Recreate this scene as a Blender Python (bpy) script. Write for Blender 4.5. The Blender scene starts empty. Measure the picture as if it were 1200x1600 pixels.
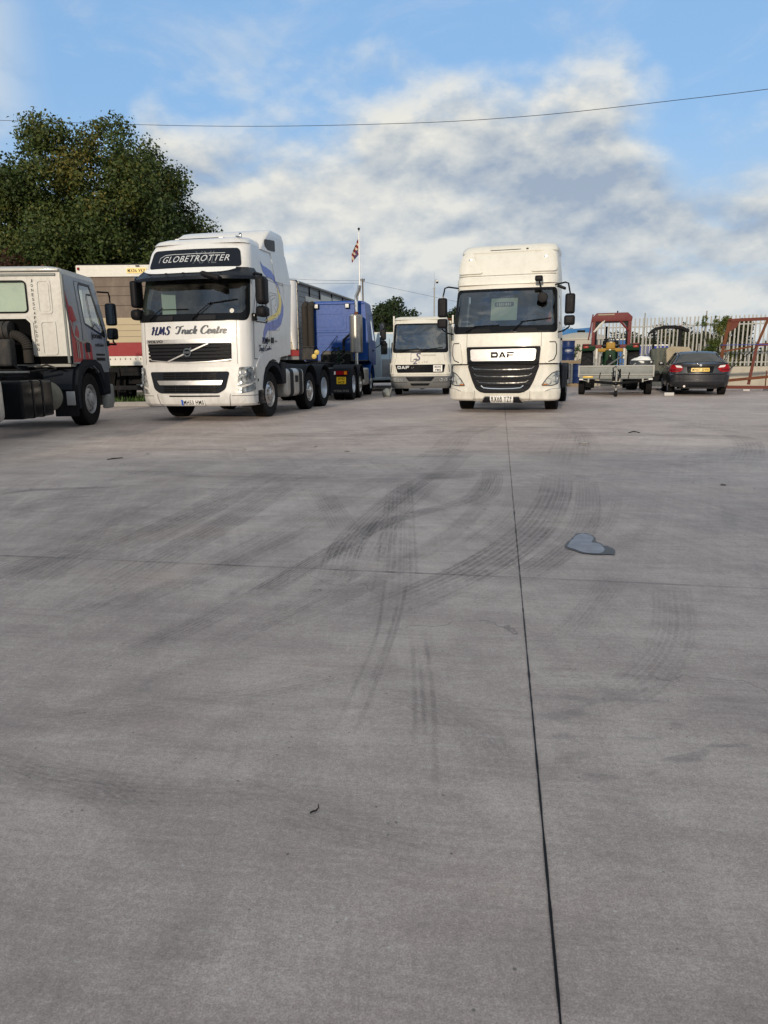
import bpy, bmesh, math, random
from math import radians as R, sin, cos, pi, atan2
from mathutils import Vector, Matrix, Quaternion, noise as mnoise
from mathutils.geometry import tessellate_polygon

random.seed(7)
SC = bpy.context.scene
COL = SC.collection

# ---------------------------------------------------------------- camera
cam_data = bpy.data.cameras.new('camera')
cam = bpy.data.objects.new('camera', cam_data)
COL.objects.link(cam)
SC.camera = cam
cam_data.sensor_fit = 'VERTICAL'
cam_data.sensor_height = 34.6
cam_data.lens = 34.6 * 1110 / 1600
cam_data.clip_start = 0.05
cam_data.clip_end = 3000
PITCH = math.atan(231 / 1110)
cam.matrix_world = (Matrix.Translation((0, 0, 1.12)) @ Matrix.Rotation(pi / 2 - PITCH, 4, 'X')
                    @ Matrix.Rotation(-R(0.7), 4, 'Z'))
SC.cycles.transparent_max_bounces = 24
SC.render.resolution_x = 768
SC.render.resolution_y = 1024

# ---------------------------------------------------------------- light
SUN_EL = R(13.0)
SUN_H = Vector((-0.27, -0.963, 0)).normalized()
SUN_DIR = Vector((SUN_H.x * cos(SUN_EL), SUN_H.y * cos(SUN_EL), sin(SUN_EL)))
sun_data = bpy.data.lights.new('sun', 'SUN')
sun = bpy.data.objects.new('sun', sun_data)
COL.objects.link(sun)
sun_data.energy = 3.0
sun_data.angle = R(1.0)
sun_data.color = (1.0, 0.84, 0.65)
sun.rotation_mode = 'QUATERNION'
sun.rotation_quaternion = (-SUN_DIR).to_track_quat('-Z', 'Y')
sun.location = (-5, -10, 30)

SC.view_settings.view_transform = 'Standard'
SC.view_settings.look = 'None'
SC.view_settings.exposure = 0.0
SC.view_settings.gamma = 1.0


# ---------------------------------------------------------------- node helper
class G:
    def __init__(s, nt):
        s.nt = nt

    def put(s, inp, v):
        if hasattr(v, 'is_output'):
            s.nt.links.new(v, inp)
        elif hasattr(v, 'outputs'):
            s.nt.links.new(v.outputs[0], inp)
        else:
            if isinstance(v, (tuple, list)) and len(v) == 3 and inp.type == 'RGBA':
                v = (*v, 1)
            inp.default_value = v

    def n(s, t, props=None, **kw):
        nd = s.nt.nodes.new('ShaderNode' + t)
        for k, v in (props or {}).items():
            setattr(nd, k, v)
        for k, v in kw.items():
            key = int(k[1:]) if k[0] == 'i' and k[1:].isdigit() else k.replace('_', ' ')
            s.put(nd.inputs[key], v)
        return nd

    def m(s, op, a, b=0.0, c=None, clamp=False):
        nd = s.nt.nodes.new('ShaderNodeMath')
        nd.operation = op
        nd.use_clamp = clamp
        s.put(nd.inputs[0], a)
        s.put(nd.inputs[1], b)
        if c is not None:
            s.put(nd.inputs[2], c)
        return nd.outputs[0]

    def mr(s, v, a, b, c=0.0, d=1.0, smooth=True):
        nd = s.nt.nodes.new('ShaderNodeMapRange')
        nd.interpolation_type = 'SMOOTHSTEP' if smooth else 'LINEAR'
        for i, x in enumerate((v, a, b, c, d)):
            s.put(nd.inputs[i], x)
        return nd.outputs[0]

    def mix(s, f, a, b, mode='MIX'):
        nd = s.nt.nodes.new('ShaderNodeMix')
        nd.data_type = 'RGBA'
        nd.blend_type = mode
        s.put(nd.inputs[0], f)
        s.put(nd.inputs[6], a)
        s.put(nd.inputs[7], b)
        return nd.outputs[2]

    def noise(s, vec, scale, detail=4, rough=0.55, dist=0.0):
        nd = s.n('TexNoise', Vector=vec, Scale=scale, Detail=detail, Roughness=rough, Distortion=dist)
        return nd.outputs[0]

    def vscale(s, vec, sc):
        nd = s.n('Mapping', Vector=vec)
        nd.inputs['Scale'].default_value = sc
        return nd.outputs[0]


# ---------------------------------------------------------------- sky
world = bpy.data.worlds.new('World')
SC.world = world
world.use_nodes = True
wn = world.node_tree
wn.nodes.clear()
g = G(wn)
out = g.n('OutputWorld')
bg = g.n('Background')
bg.inputs['Strength'].default_value = 0.112
wn.links.new(bg.outputs[0], out.inputs[0])
sky = wn.nodes.new('ShaderNodeTexSky')
sky.sky_type = 'NISHITA'
sky.sun_disc = False
sky.sun_elevation = SUN_EL
sky.sun_rotation = atan2(SUN_H.x, SUN_H.y)
sky.altitude = 50
sky.air_density = 1.0
sky.dust_density = 0.6
sky.ozone_density = 2.0
tc = g.n('TexCoord')
D = tc.outputs['Generated']
sep = g.n('SeparateXYZ', Vector=D)
dx, dy, dz = sep.outputs
zc = g.m('MAXIMUM', dz, 0.0)
den = g.m('ADD', zc, 0.12)
px_ = g.m('DIVIDE', dx, den)
py_ = g.m('DIVIDE', dy, den)
P2 = g.n('CombineXYZ', X=px_, Y=py_, Z=0.0).outputs[0]
elev = g.m('ARCSINE', zc)                       # radians
azim = g.m('ARCTAN2', dx, dy)                   # 0 straight ahead, + right
# big cloud layout: a bank whose upper edge lies about 20 deg up between az -13 and +20 deg
n_big = g.noise(D, 2.6, 4, 0.55)
Dc = g.vscale(D, (1.0, 1.0, 1.7))
def puff(vec):
    return g.m('ADD', g.m('MULTIPLY', g.noise(vec, 4.6, 8, 0.54, 0.10), 0.72), g.m('MULTIPLY', g.noise(vec, 12.0, 6, 0.56, 0.2), 0.28))
n0 = puff(Dc)
n_up = puff(g.n('VectorMath', props={'operation': 'ADD'}, i0=Dc, i1=(-0.006, 0.0, 0.030)).outputs[0])
n_plane = g.noise(g.vscale(P2, (0.9, 1.5, 1)), 1.1, 7, 0.58, 0.2)
azn = g.m('ADD', azim, g.m('MULTIPLY', g.m('SUBTRACT', n_big, 0.5), R(12)))
top = g.m('ADD', g.mr(azn, R(-21), R(-14.5), R(8.0), R(19.4)), g.mr(azn, R(17), R(24), 0.0, R(-4.8)))
top = g.m('ADD', top, g.mr(azim, R(30), R(60), 0.0, R(10)))
top = g.m('ADD', top, g.mr(azim, R(-28), R(-50), 0.0, R(12)))
top = g.m('ADD', top, g.m('MULTIPLY', g.m('SUBTRACT', n_big, 0.5), R(4)))
base = g.m('DIVIDE', g.m('SUBTRACT', g.m('ADD', top, R(-2.0)), elev), R(6.0))
base = g.m('MINIMUM', g.m('MAXIMUM', base, -1.8), 1.5)
bank = g.mr(g.m('ADD', base, g.m('MULTIPLY', g.m('SUBTRACT', n0, 0.5), 4.2)), -0.50, 0.65)
behind = g.mr(dy, 0.25, -0.25)                    # the rest of the sky: broken cloud
broken = g.mr(n_plane, 0.40, 0.58)
bank = g.mix(behind, bank, broken)
bank = g.m('MAXIMUM', bank, g.mr(elev, R(31), R(44), 0.0, 0.92))  # cloud added overhead, out of view, to neutralise the fill light
# pale blue gaps low down, thin high cloud and a faint bank at the far left
n_gap = g.noise(g.vscale(D, (4.4, 4.4, 15.0)), 1.0, 6, 0.60, 0.4)
gap = g.mr(n_gap, 0.30, 0.50)
lowband = g.mr(elev, R(13.5), R(9.5))
cover = g.m('MULTIPLY', bank, g.m('SUBTRACT', 1.0, g.m('MULTIPLY', g.m('MULTIPLY', lowband, g.m('SUBTRACT', 1.0, gap)), 0.62)))
n_cir = g.noise(g.vscale(D, (2.0, 2.0, 5.0)), 2.2, 7, 0.62, 0.9)
cir = g.m('MULTIPLY', g.mr(n_cir, 0.48, 0.80), 0.34)
left = g.m('MULTIPLY', g.mr(azim, R(-22), R(-29)), g.m('MULTIPLY', g.mr(elev, R(30), R(22)), g.mr(n0, 0.40, 0.58, 0.15, 0.75)))
cover = g.m('MAXIMUM', cover, g.m('MAXIMUM', cir, left))
# light: crisp pale tops where the cloud thins upward, soft grey bellies
relief = g.m('MULTIPLY', g.m('SUBTRACT', n0, n_up), 1.9)
n_sh = g.noise(g.vscale(D, (2.4, 2.4, 6.5)), 1.3, 5, 0.52, 0.3)
shd = g.m('ADD', g.m('MULTIPLY', n_sh, 0.80), g.m('ADD', relief, 0.135))
edge_b = g.mr(g.m('SUBTRACT', top, elev), R(0.0), R(5.5), 0.15, 0.0)
shd = g.m('ADD', shd, edge_b)
bellyaz = g.m('MULTIPLY', g.mr(azim, R(3), R(14), 0.25, 1.0), g.m('MULTIPLY', g.mr(elev, R(7.0), R(9.5)), g.mr(elev, R(16), R(12.0))))
shd = g.m('SUBTRACT', shd, g.m('MULTIPLY', bellyaz, 0.10))
cr = g.n('ValToRGB', Fac=shd)
el = cr.color_ramp.elements
el[0].position = 0.34
el[0].color = (3.0, 3.7, 5.0, 1)
el[1].position = 0.70
el[1].color = (7.4, 7.3, 7.1, 1)
e2 = el.new(0.50)
e2.color = (4.9, 5.3, 5.9, 1)
CLOUD_COL = cr.outputs[0]
# low haze towards the horizon
hz = g.mr(elev, R(20), R(-2))
skycol = g.mix(0.6, sky.outputs[0], (3.0, 5.5, 9.8))
skycol = g.mix(g.m('MULTIPLY', hz, 0.6), skycol, (4.4, 5.6, 7.4))
skycol = g.mix(g.m('MULTIPLY', behind, 0.55), skycol, (0.5, 0.9, 1.8))
colr = g.mix(cover, skycol, CLOUD_COL)
colr = g.mix(g.m('MULTIPLY', hz, 0.35), colr, (4.6, 5.4, 6.6))
colr = g.mix(g.m('MULTIPLY', behind, g.mr(n_sh, 0.62, 0.42, 0.0, 0.75)), colr, (2.1, 2.5, 3.0))
# out-of-view sky brightened towards the low sun to lift the fill light
sd_ = g.n('VectorMath', props={'operation': 'DOT_PRODUCT'}, i0=D, i1=tuple(SUN_DIR))
glow = g.mr(sd_.outputs['Value'], 0.0, 1.0, 1.0, 1.9)
glow = g.m('MULTIPLY', glow, g.mr(dz, 0.50, 0.80, 1.0, 0.86))
colr = g.mix(1.0, colr, g.n('CombineColor', i0=glow, i1=glow, i2=g.m('MULTIPLY', glow, 0.95)).outputs[0], 'MULTIPLY')
wn.links.new(colr, bg.inputs['Color'])

# ---------------------------------------------------------------- object helpers
def tag(o, label=None, cat=None, group=None, kind=None):
    if label: o['label'] = label
    if cat: o['category'] = cat
    if group: o['group'] = group
    if kind: o['kind'] = kind
    return o

def empty(name, loc=(0, 0, 0), rz=0.0, label=None, cat=None, group=None):
    o = bpy.data.objects.new(name, None)
    COL.objects.link(o)
    o.location = loc
    o.rotation_euler = (0, 0, rz)
    o.empty_display_size = 0.3
    return tag(o, label, cat, group)

def copy_tree(o, parent=None):
    c = o.copy()
    COL.objects.link(c)
    c.parent = parent
    for ch in list(o.children):
        copy_tree(ch, c)
    return c


class MB:
    """collects shapes in one bmesh, then links them as ONE object"""
    def __init__(s):
        s.bm = bmesh.new()

    def add(s, other, M=None):
        me = bpy.data.meshes.new('tmp')
        other.to_mesh(me)
        if M is not None:
            me.transform(M)
        s.bm.from_mesh(me)
        bpy.data.meshes.remove(me)
        other.free()
        return s

    def box(s, c, d, bev=0.0, seg=2, rot=None, taper=None):
        b = bmesh.new()
        bmesh.ops.create_cube(b, size=1.0)
        for v in b.verts:
            v.co = Vector((v.co.x * d[0], v.co.y * d[1], v.co.z * d[2]))
            if taper and v.co.z > 0:
                v.co.x *= taper[0]
                v.co.y *= taper[1]
        if bev > 0:
            bmesh.ops.bevel(b, geom=b.edges[:], offset=bev, segments=seg, profile=0.6, affect='EDGES')
        M = Matrix.Translation(c)
        if rot is not None:
            M = M @ rot
        return s.add(b, M)

    def cyl(s, p0, p1, r, seg=16, r2=None, cap=True):
        p0, p1 = Vector(p0), Vector(p1)
        d = p1 - p0
        b = bmesh.new()
        bmesh.ops.create_cone(b, cap_ends=cap, cap_tris=False, segments=seg, radius1=r,
                              radius2=r if r2 is None else r2, depth=d.length)
        q = d.to_track_quat('Z', 'Y').to_matrix().to_4x4()
        return s.add(b, Matrix.Translation((p0 + p1) / 2) @ q)

    def tube(s, pts, r, seg=8, cap=True):
        pts = [Vector(p) for p in pts]
        b = bmesh.new()
        rings = []
        rr = r if isinstance(r, (list, tuple)) else [r] * len(pts)
        up = Vector((0, 0, 1))
        for i, p in enumerate(pts):
            t = (pts[min(i + 1, len(pts) - 1)] - pts[max(i - 1, 0)]).normalized()
            a = t.cross(up)
            if a.length < 0.05:
                a = t.cross(Vector((1, 0, 0)))
            a.normalize()
            bb = a.cross(t).normalized()
            rings.append([b.verts.new(p + (a * cos(2 * pi * k / seg) + bb * sin(2 * pi * k / seg)) * rr[i]) for k in range(seg)])
        for i in range(len(rings) - 1):
            for k in range(seg):
                b.faces.new((rings[i][k], rings[i][(k + 1) % seg], rings[i + 1][(k + 1) % seg], rings[i + 1][k]))
        if cap:
            b.faces.new(rings[0][::-1])
            b.faces.new(rings[-1])
        bmesh.ops.recalc_face_normals(b, faces=b.faces[:])
        return s.add(b)

    def loft(s, rings, cap0=True, cap1=True, closed=True):
        b = bmesh.new()
        rr = [[b.verts.new(Vector(p)) for p in ring] for ring in rings]
        n = len(rr[0])
        for i in range(len(rr) - 1):
            for k in range(n if closed else n - 1):
                b.faces.new((rr[i][k], rr[i][(k + 1) % n], rr[i + 1][(k + 1) % n], rr[i + 1][k]))
        if cap0: b.faces.new(rr[0][::-1])
        if cap1: b.faces.new(rr[-1])
        bmesh.ops.recalc_face_normals(b, faces=b.faces[:])
        return s.add(b)

    def lathe(s, prof, origin=(0, 0, 0), axis='X', seg=32, closed=True):
        """prof: (radius, position along the axis)"""
        rings = []
        for k in range(seg):
            a = 2 * pi * k / seg
            ring = []
            for r_, h in prof:
                if axis == 'X': p = (h, r_ * cos(a), r_ * sin(a))
                elif axis == 'Z': p = (r_ * cos(a), r_ * sin(a), h)
                else: p = (r_ * cos(a), h, r_ * sin(a))
                ring.append(Vector(p) + Vector(origin))
            rings.append(ring)
        b = bmesh.new()
        vv = [[b.verts.new(p) for p in ring] for ring in rings]
        n = len(prof)
        for k in range(seg):
            for i in range(n - 1):
                f = (vv[k][i], vv[k][i + 1], vv[(k + 1) % seg][i + 1], vv[(k + 1) % seg][i])
                b.faces.new(f)
        bmesh.ops.remove_doubles(b, verts=b.verts[:], dist=1e-5)
        bmesh.ops.recalc_face_normals(b, faces=b.faces[:])
        return s.add(b)

    def prism(s, poly, a, b_, plane='YZ', bev=0.0):
        """poly in the given plane, pushed from a to b_ along the third axis"""
        b = bmesh.new()
        def P(u, v, w):
            return {'YZ': (w, u, v), 'XZ': (u, w, v), 'XY': (u, v, w)}[plane]
        tris = tessellate_polygon([[Vector((u, v, 0)) for u, v in poly]])
        v0 = [b.verts.new(P(u, v, a)) for u, v in poly]
        v1 = [b.verts.new(P(u, v, b_)) for u, v in poly]
        n = len(poly)
        if bev > 0 or n <= 4:
            b.faces.new(v0); b.faces.new(v1[::-1])
        else:
            for t in tris:
                b.faces.new([v0[i] for i in t]); b.faces.new([v1[i] for i in reversed(t)])
        for k in range(n):
            b.faces.new((v0[k], v0[(k + 1) % n], v1[(k + 1) % n], v1[k]))
        bmesh.ops.recalc_face_normals(b, faces=b.faces[:])
        if bev > 0:
            bmesh.ops.bevel(b, geom=b.edges[:], offset=bev, segments=2, profile=0.6, affect='EDGES')
        return s.add(b)

    def build(s, name, mat, parent=None, ang=38, loc=None, rz=None):
        me = bpy.data.meshes.new(name)
        s.bm.to_mesh(me)
        s.bm.free()
        o = bpy.data.objects.new(name, me)
        COL.objects.link(o)
        if mat is not None:
            for m_ in (mat if isinstance(mat, (list, tuple)) else [mat]):
                me.materials.append(m_)
        if ang and len(me.polygons):
            me.polygons.foreach_set('use_smooth', [True] * len(me.polygons))
            me.set_sharp_from_angle(angle=R(ang))
        if parent is not None:
            o.parent = parent
        if loc is not None:
            o.location = loc
        if rz is not None:
            o.rotation_euler = (0, 0, rz)
        return o


# ---------------------------------------------------------------- curved panel surfaces
def interp(tab, z):
    if z <= tab[0][0]: return tab[0][1]
    for (a, va), (b, vb) in zip(tab, tab[1:]):
        if z <= b:
            return va + (vb - va) * (z - a) / (b - a)
    return tab[-1][1]

def frange(a, b, st):
    r_ = []
    k = math.ceil(a / st - 1e-9)
    while k * st < b:
        if a < k * st < b: r_.append(k * st)
        k += 1
    return r_


class Skin:
    """rounded cab plan (front towards -y) whose width w(z) and rake f(z) change with height"""
    def __init__(s, hw, r, w=None, f=None, crown=0.03, blend=0.9, y0=0.0, zmap=None):
        s.zmap = zmap
        s.hw, s.r, s.crown, s.blend, s.y0 = hw, r, crown, blend, y0
        s.w = w or [(0, hw)]
        s.f = f or [(0, 0)]
        s.a = hw - r
        s.b = pi * r / 2
    def pos(s, u, z):
        q = abs(u)
        if q <= s.a: x, y = q, 0.0
        elif q <= s.a + s.b:
            t = (q - s.a) / s.r
            x, y = s.a + s.r * sin(t), s.r * (1 - cos(t))
        else: x, y = s.hw, s.r + q - s.a - s.b
        k = max(0.0, 1 - max(0.0, y - s.r) / s.blend)
        y += s.crown * (min(q, s.a) / s.a) ** 2 * k + interp(s.f, z) * k
        x *= interp(s.w, z) / s.hw
        return Vector((x if u >= 0 else -x, y + s.y0, interp(s.zmap, z) if s.zmap else z))
    def nrm(s, u, z):
        e = 0.004
        return ((s.pos(u + e, z) - s.pos(u - e, z)).cross(s.pos(u, z + e) - s.pos(u, z - e))).normalized()
    def ul(s, a, b):
        r_ = [k for k in frange(a, b, 0.15)]
        for sg in (-1, 1):
            for k in range(9):
                q = sg * (s.a + s.b * k / 8)
                if a < q < b: r_.append(q)
        return sorted(set(round(x, 4) for x in r_))
    def vl(s, a, b):
        return sorted(set([z for z, _ in s.w + s.f + (s.zmap or []) if a < z < b]))
    def side(s, y, z=1.5):
        """arc coordinate of the side at depth y behind the nose"""
        return s.a + s.b + (y - s.y0 - s.r)


class Plane:
    def __init__(s, o, U, Vv, N):
        s.o, s.U, s.V, s.N = Vector(o), Vector(U), Vector(Vv), Vector(N)
    def pos(s, u, v): return s.o + s.U * u + s.V * v
    def nrm(s, u, v): return s.N
    def ul(s, a, b): return []
    def vl(s, a, b): return []

def PLF(y, o=0.0): return Plane((0, y, 0), (1, 0, 0), (0, 0, 1), (0, -1, 0))     # faces -y
def PLB(y): return Plane((0, y, 0), (-1, 0, 0), (0, 0, 1), (0, 1, 0))            # faces +y
def PLR(x): return Plane((x, 0, 0), (0, 1, 0), (0, 0, 1), (1, 0, 0))             # faces +x
def PLL(x): return Plane((x, 0, 0), (0, -1, 0), (0, 0, 1), (-1, 0, 0))           # faces -x (u = -y)

def rrect(u0, v0, u1, v1, r, n=5):
    pts = []
    for cx, cy, a0 in ((u1 - r, v0 + r, -90), (u1 - r, v1 - r, 0), (u0 + r, v1 - r, 90), (u0 + r, v0 + r, 180)):
        for k in range(n + 1):
            a = R(a0 + 90 * k / n)
            pts.append((cx + r * cos(a), cy + r * sin(a)))
    return pts

def rpoly(pts, r, n=4):
    """round the corners of a polygon"""
    out_ = []
    m = len(pts)
    for i in range(m):
        p = Vector(pts[i]); a = Vector(pts[i - 1]); b = Vector(pts[(i + 1) % m])
        rr = min(r, (a - p).length * 0.45, (b - p).length * 0.45)
        p0 = p + (a - p).normalized() * rr
        p1 = p + (b - p).normalized() * rr
        for k in range(n + 1):
            t = k / n
            q = p0 * (1 - t) ** 2 + p * 2 * t * (1 - t) + p1 * t * t
            out_.append((q.x, q.y))
    return out_

def area2(poly):
    return sum(poly[i - 1][0] * poly[i][1] - poly[i][0] * poly[i - 1][1] for i in range(len(poly))) / 2

def flat_mesh(poly, holes=()):
    if area2(poly) < 0: poly = poly[::-1]
    b = bmesh.new()
    vs = [b.verts.new((u, v, 0)) for u, v in poly]
    for t in tessellate_polygon([[Vector((u, v, 0)) for u, v in poly]]):
        f = b.faces.new([vs[i] for i in t])
        f.normal_update()
        if f.normal.z < 0: f.normal_flip()
    for h in holes:
        if area2(h) < 0: h = h[::-1]
        inside = set(b.faces)
        for i in range(len(h)):
            p, q = Vector((*h[i - 1], 0)), Vector((*h[i], 0))
            if (q - p).length < 1e-7: continue
            no = Vector((q.y - p.y, p.x - q.x, 0)).normalized()     # outward
            geom = list(inside) + list({e for f in inside for e in f.edges}) + list({v for f in inside for v in f.verts})
            res = bmesh.ops.bisect_plane(b, geom=geom, plane_co=p, plane_no=no, dist=1e-6)
            fs = {f for f in res['geom'] if isinstance(f, bmesh.types.BMFace) and f.is_valid}
            fs |= {f for f in inside if f.is_valid}
            inside = {f for f in fs if (f.calc_center_median() - p).dot(no) < 0}
            if not inside: break
        if inside:
            bmesh.ops.delete(b, geom=list(inside), context='FACES')
    return b

def map_flat(b, M, off=0.0, th=0.0, seam=True):
    """cut a flat (u, v) mesh along the surface's knots, thicken it and bend it on to the surface"""
    us = [v.co.x for v in b.verts]; vs = [v.co.y for v in b.verts]
    if not us: return b
    for k in M.ul(min(us), max(us)):
        bmesh.ops.bisect_plane(b, geom=b.faces[:] + b.edges[:] + b.verts[:], plane_co=(k, 0, 0), plane_no=(1, 0, 0), dist=1e-6)
    for k in M.vl(min(vs), max(vs)):
        bmesh.ops.bisect_plane(b, geom=b.faces[:] + b.edges[:] + b.verts[:], plane_co=(0, k, 0), plane_no=(0, 1, 0), dist=1e-6)
    if th:
        top = bmesh.ops.extrude_face_region(b, geom=b.faces[:])
        for v in top['geom']:
            if isinstance(v, bmesh.types.BMVert): v.co.z = 1.0
        bmesh.ops.recalc_face_normals(b, faces=b.faces[:])
    for v in b.verts:
        u, w, t = v.co
        v.co = M.pos(u, w) + M.nrm(u, w) * (off + t * th)
    return b

def patch(mb, M, poly, off=0.0, th=0.0, holes=()):
    mb.add(map_flat(flat_mesh(poly, holes), M, off, th))
    return mb

def panel(name, mat, parent, M, poly, off=0.0, th=0.0, holes=(), ang=38):
    return patch(MB(), M, poly, off, th, holes).build(name, mat, parent, ang)

def strip_poly(pts, w):
    """a thin line as a polygon"""
    L_, R_ = [], []
    for i, p in enumerate(pts):
        a = Vector(pts[max(i - 1, 0)]); b = Vector(pts[min(i + 1, len(pts) - 1)])
        d = (b - a).normalized()
        n = Vector((-d.y, d.x)) * w / 2
        L_.append((p[0] + n.x, p[1] + n.y)); R_.append((p[0] - n.x, p[1] - n.y))
    return L_ + R_[::-1]

def seams(mb, M, lines, w=0.012, off=0.002):
    for ln in lines:
        patch(mb, M, strip_poly(ln, w), off)
    return mb


# ---------------------------------------------------------------- lettering
_txt = {}
def text_mesh(s, bold=0.0, shear=0.0, space=1.0):
    key = (s, bold, shear, space)
    if key not in _txt:
        cu = bpy.data.curves.new('txt', 'FONT')
        cu.body = s
        cu.offset = bold
        cu.shear = shear
        cu.space_character = space
        cu.resolution_u = 3
        o = bpy.data.objects.new('txt', cu)
        COL.objects.link(o)
        bpy.context.view_layer.update()
        me = bpy.data.meshes.new_from_object(o.evaluated_get(bpy.context.evaluated_depsgraph_get()))
        bpy.data.objects.remove(o)
        _txt[key] = me
    b = bmesh.new()
    b.from_mesh(_txt[key])
    return b

def lettering(mb, M, s, u, v, w, h, off=0.004, th=0.0, bold=0.0, shear=0.0, space=1.0, rot=0.0):
    """text s fitted in the box (u, v) lower left corner, w x h"""
    b = text_mesh(s, bold, shear, space)
    xs = [p.co.x for p in b.verts]; ys = [p.co.y for p in b.verts]
    x0, x1, y0, y1 = min(xs), max(xs), min(ys), max(ys)
    for p in b.verts:
        a = (p.co.x - x0) / (x1 - x0) * w
        c = (p.co.y - y0) / (y1 - y0) * h
        p.co = Vector((u + a * cos(rot) - c * sin(rot), v + a * sin(rot) + c * cos(rot), 0))
    bmesh.ops.recalc_face_normals(b, faces=b.faces[:])
    for f in b.faces:
        if f.normal.z < 0: f.normal_flip()
    mb.add(map_flat(b, M, off, th))
    return mb

def strokes(mb, M, lines, u, v, sx, sy, w, off=0.004, nib=0.6, shear=0.0):
    """hand-drawn letters: polylines in a unit grid drawn with a slanted nib"""
    for ln in lines:
        # smooth the polyline
        pts = [Vector(p) for p in ln]
        sm = []
        for i in range(len(pts) - 1):
            p0 = pts[max(i - 1, 0)]; p1 = pts[i]; p2 = pts[i + 1]; p3 = pts[min(i + 2, len(pts) - 1)]
            for k in range(4):
                t = k / 4
                sm.append(0.5 * ((2 * p1) + (p2 - p0) * t + (2 * p0 - 5 * p1 + 4 * p2 - p3) * t * t + (3 * p1 - p0 - 3 * p2 + p3) * t ** 3))
        sm.append(pts[-1])
        q = [Vector((u + (p.x + shear * p.y) * sx, v + p.y * sy)) for p in sm]
        b = bmesh.new()
        prev = None
        for i, p in enumerate(q):
            d = (q[min(i + 1, len(q) - 1)] - q[max(i - 1, 0)])
            if d.length < 1e-7: continue
            d.normalize()
            n = Vector((-d.y, d.x))
            ww = w * (0.42 + nib * abs(d.y) * (1 if d.y < 0 else 0.55))
            a, c = b.verts.new((p.x + n.x * ww / 2, p.y + n.y * ww / 2, 0)), b.verts.new((p.x - n.x * ww / 2, p.y - n.y * ww / 2, 0))
            if prev: 
                f = b.faces.new((prev[1], c, a, prev[0]))
                f.normal_update()
                if f.normal.z < 0: f.normal_flip()
            prev = (a, c)
        mb.add(map_flat(b, M, off, 0))
    return mb

# ================================================================= materials
MT = {}
def newmat(name):
    m = bpy.data.materials.new(name)
    m.use_nodes = True
    nt = m.node_tree
    nt.nodes.clear()
    gg = G(nt)
    o = gg.n('OutputMaterial')
    b = gg.n('BsdfPrincipled')
    nt.links.new(b.outputs[0], o.inputs[0])
    return m, gg, b, o

def paint(name, col, rough=0.35, dirt=0.25, dcol=(0.16, 0.13, 0.10), metal=0.0, coat=0.0, bump=0.0, scale=2.2, streak=True, var=0.06, grime=0.0):
    m, gg, b, o = newmat(name)
    b.inputs['Specular IOR Level'].default_value = 0.5 if metal or max(col) > 0.45 else (0.10 if max(col) < 0.06 else 0.24)
    t = gg.n('TexCoord').outputs['Object']
    v = gg.vscale(t, (3.2, 3.2, 0.9)) if streak else t
    n1 = gg.noise(v, scale, 6, 0.62)
    n2 = gg.noise(t, scale * 7, 4, 0.6)
    f = gg.m('MULTIPLY', gg.mr(gg.m('ADD', gg.m('MULTIPLY', n1, 0.7), gg.m('MULTIPLY', n2, 0.3)), 0.42, 0.74), dirt)
    v2 = gg.m('MULTIPLY_ADD', gg.noise(t, 1.3, 3), 2 * var, 1 - var)
    c = gg.mix(1.0, col, gg.n('CombineColor', i0=v2, i1=v2, i2=v2).outputs[0], 'MULTIPLY')
    c = gg.mix(f, c, dcol)
    if grime:
        zz_ = gg.n('SeparateXYZ', Vector=t).outputs[2]
        gf = gg.m('MULTIPLY', gg.mr(zz_, 1.5, 0.35), gg.mr(gg.noise(gg.vscale(t, (5, 5, 2)), 1.6, 5, 0.65), 0.30, 0.75))
        c = gg.mix(gg.m('MULTIPLY', gf, grime), c, (0.20, 0.18, 0.15))
    gg.put(b.inputs['Base Color'], c)
    gg.put(b.inputs['Roughness'], gg.m('ADD', rough, gg.m('MULTIPLY', gg.m('SUBTRACT', n2, 0.5), 0.25), clamp=True))
    b.inputs['Metallic'].default_value = metal
    if coat:
        b.inputs['Coat Weight'].default_value = coat
        b.inputs['Coat Roughness'].default_value = 0.08
    if bump:
        bp = gg.n('Bump', Strength=bump, Distance=0.01, Height=n2)
        gg.put(b.inputs['Normal'], bp.outputs[0])
    MT[name] = m
    return m

paint('cream_paint', (0.67, 0.655, 0.59), 0.42, 0.26, (0.42, 0.38, 0.30), coat=0.2, grime=0.30)
paint('white_paint', (0.66, 0.66, 0.65), 0.38, 0.26, (0.40, 0.38, 0.34), coat=0.3, grime=0.32)
paint('silver_truck_paint', (0.47, 0.465, 0.43), 0.42, 0.45, (0.28, 0.25, 0.21), coat=0.2)
paint('grey_blue_paint', (0.24, 0.27, 0.31), 0.35, 0.25, coat=0.4)
paint('red_paint', (0.34, 0.014, 0.022), 0.35, 0.12, coat=0.3)
paint('blue_paint', (0.008, 0.060, 0.27), 0.40, 0.12, (0.04, 0.06, 0.16), coat=0.0)
paint('lf_white', (0.60, 0.59, 0.53), 0.55, 0.30, (0.38, 0.33, 0.26), coat=0.0)
paint('lf_grey', (0.11, 0.115, 0.12), 0.6, 0.45, (0.18, 0.16, 0.13))
paint('black_plastic', (0.014, 0.015, 0.018), 0.55, 0.10, (0.05, 0.048, 0.045))
paint('mirror_plastic', (0.010, 0.010, 0.012), 0.5, 0.10, (0.03, 0.03, 0.03))
paint('gloss_black', (0.008, 0.009, 0.011), 0.18, 0.08, (0.03, 0.03, 0.03))
paint('visor_black', (0.010, 0.014, 0.022), 0.30, 0.10, (0.03, 0.03, 0.03))
paint('grey_plastic', (0.018, 0.019, 0.022), 0.6, 0.2, (0.05, 0.046, 0.04))
paint('arch_plastic', (0.013, 0.016, 0.022), 0.7, 0.25, (0.04, 0.037, 0.034))
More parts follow.
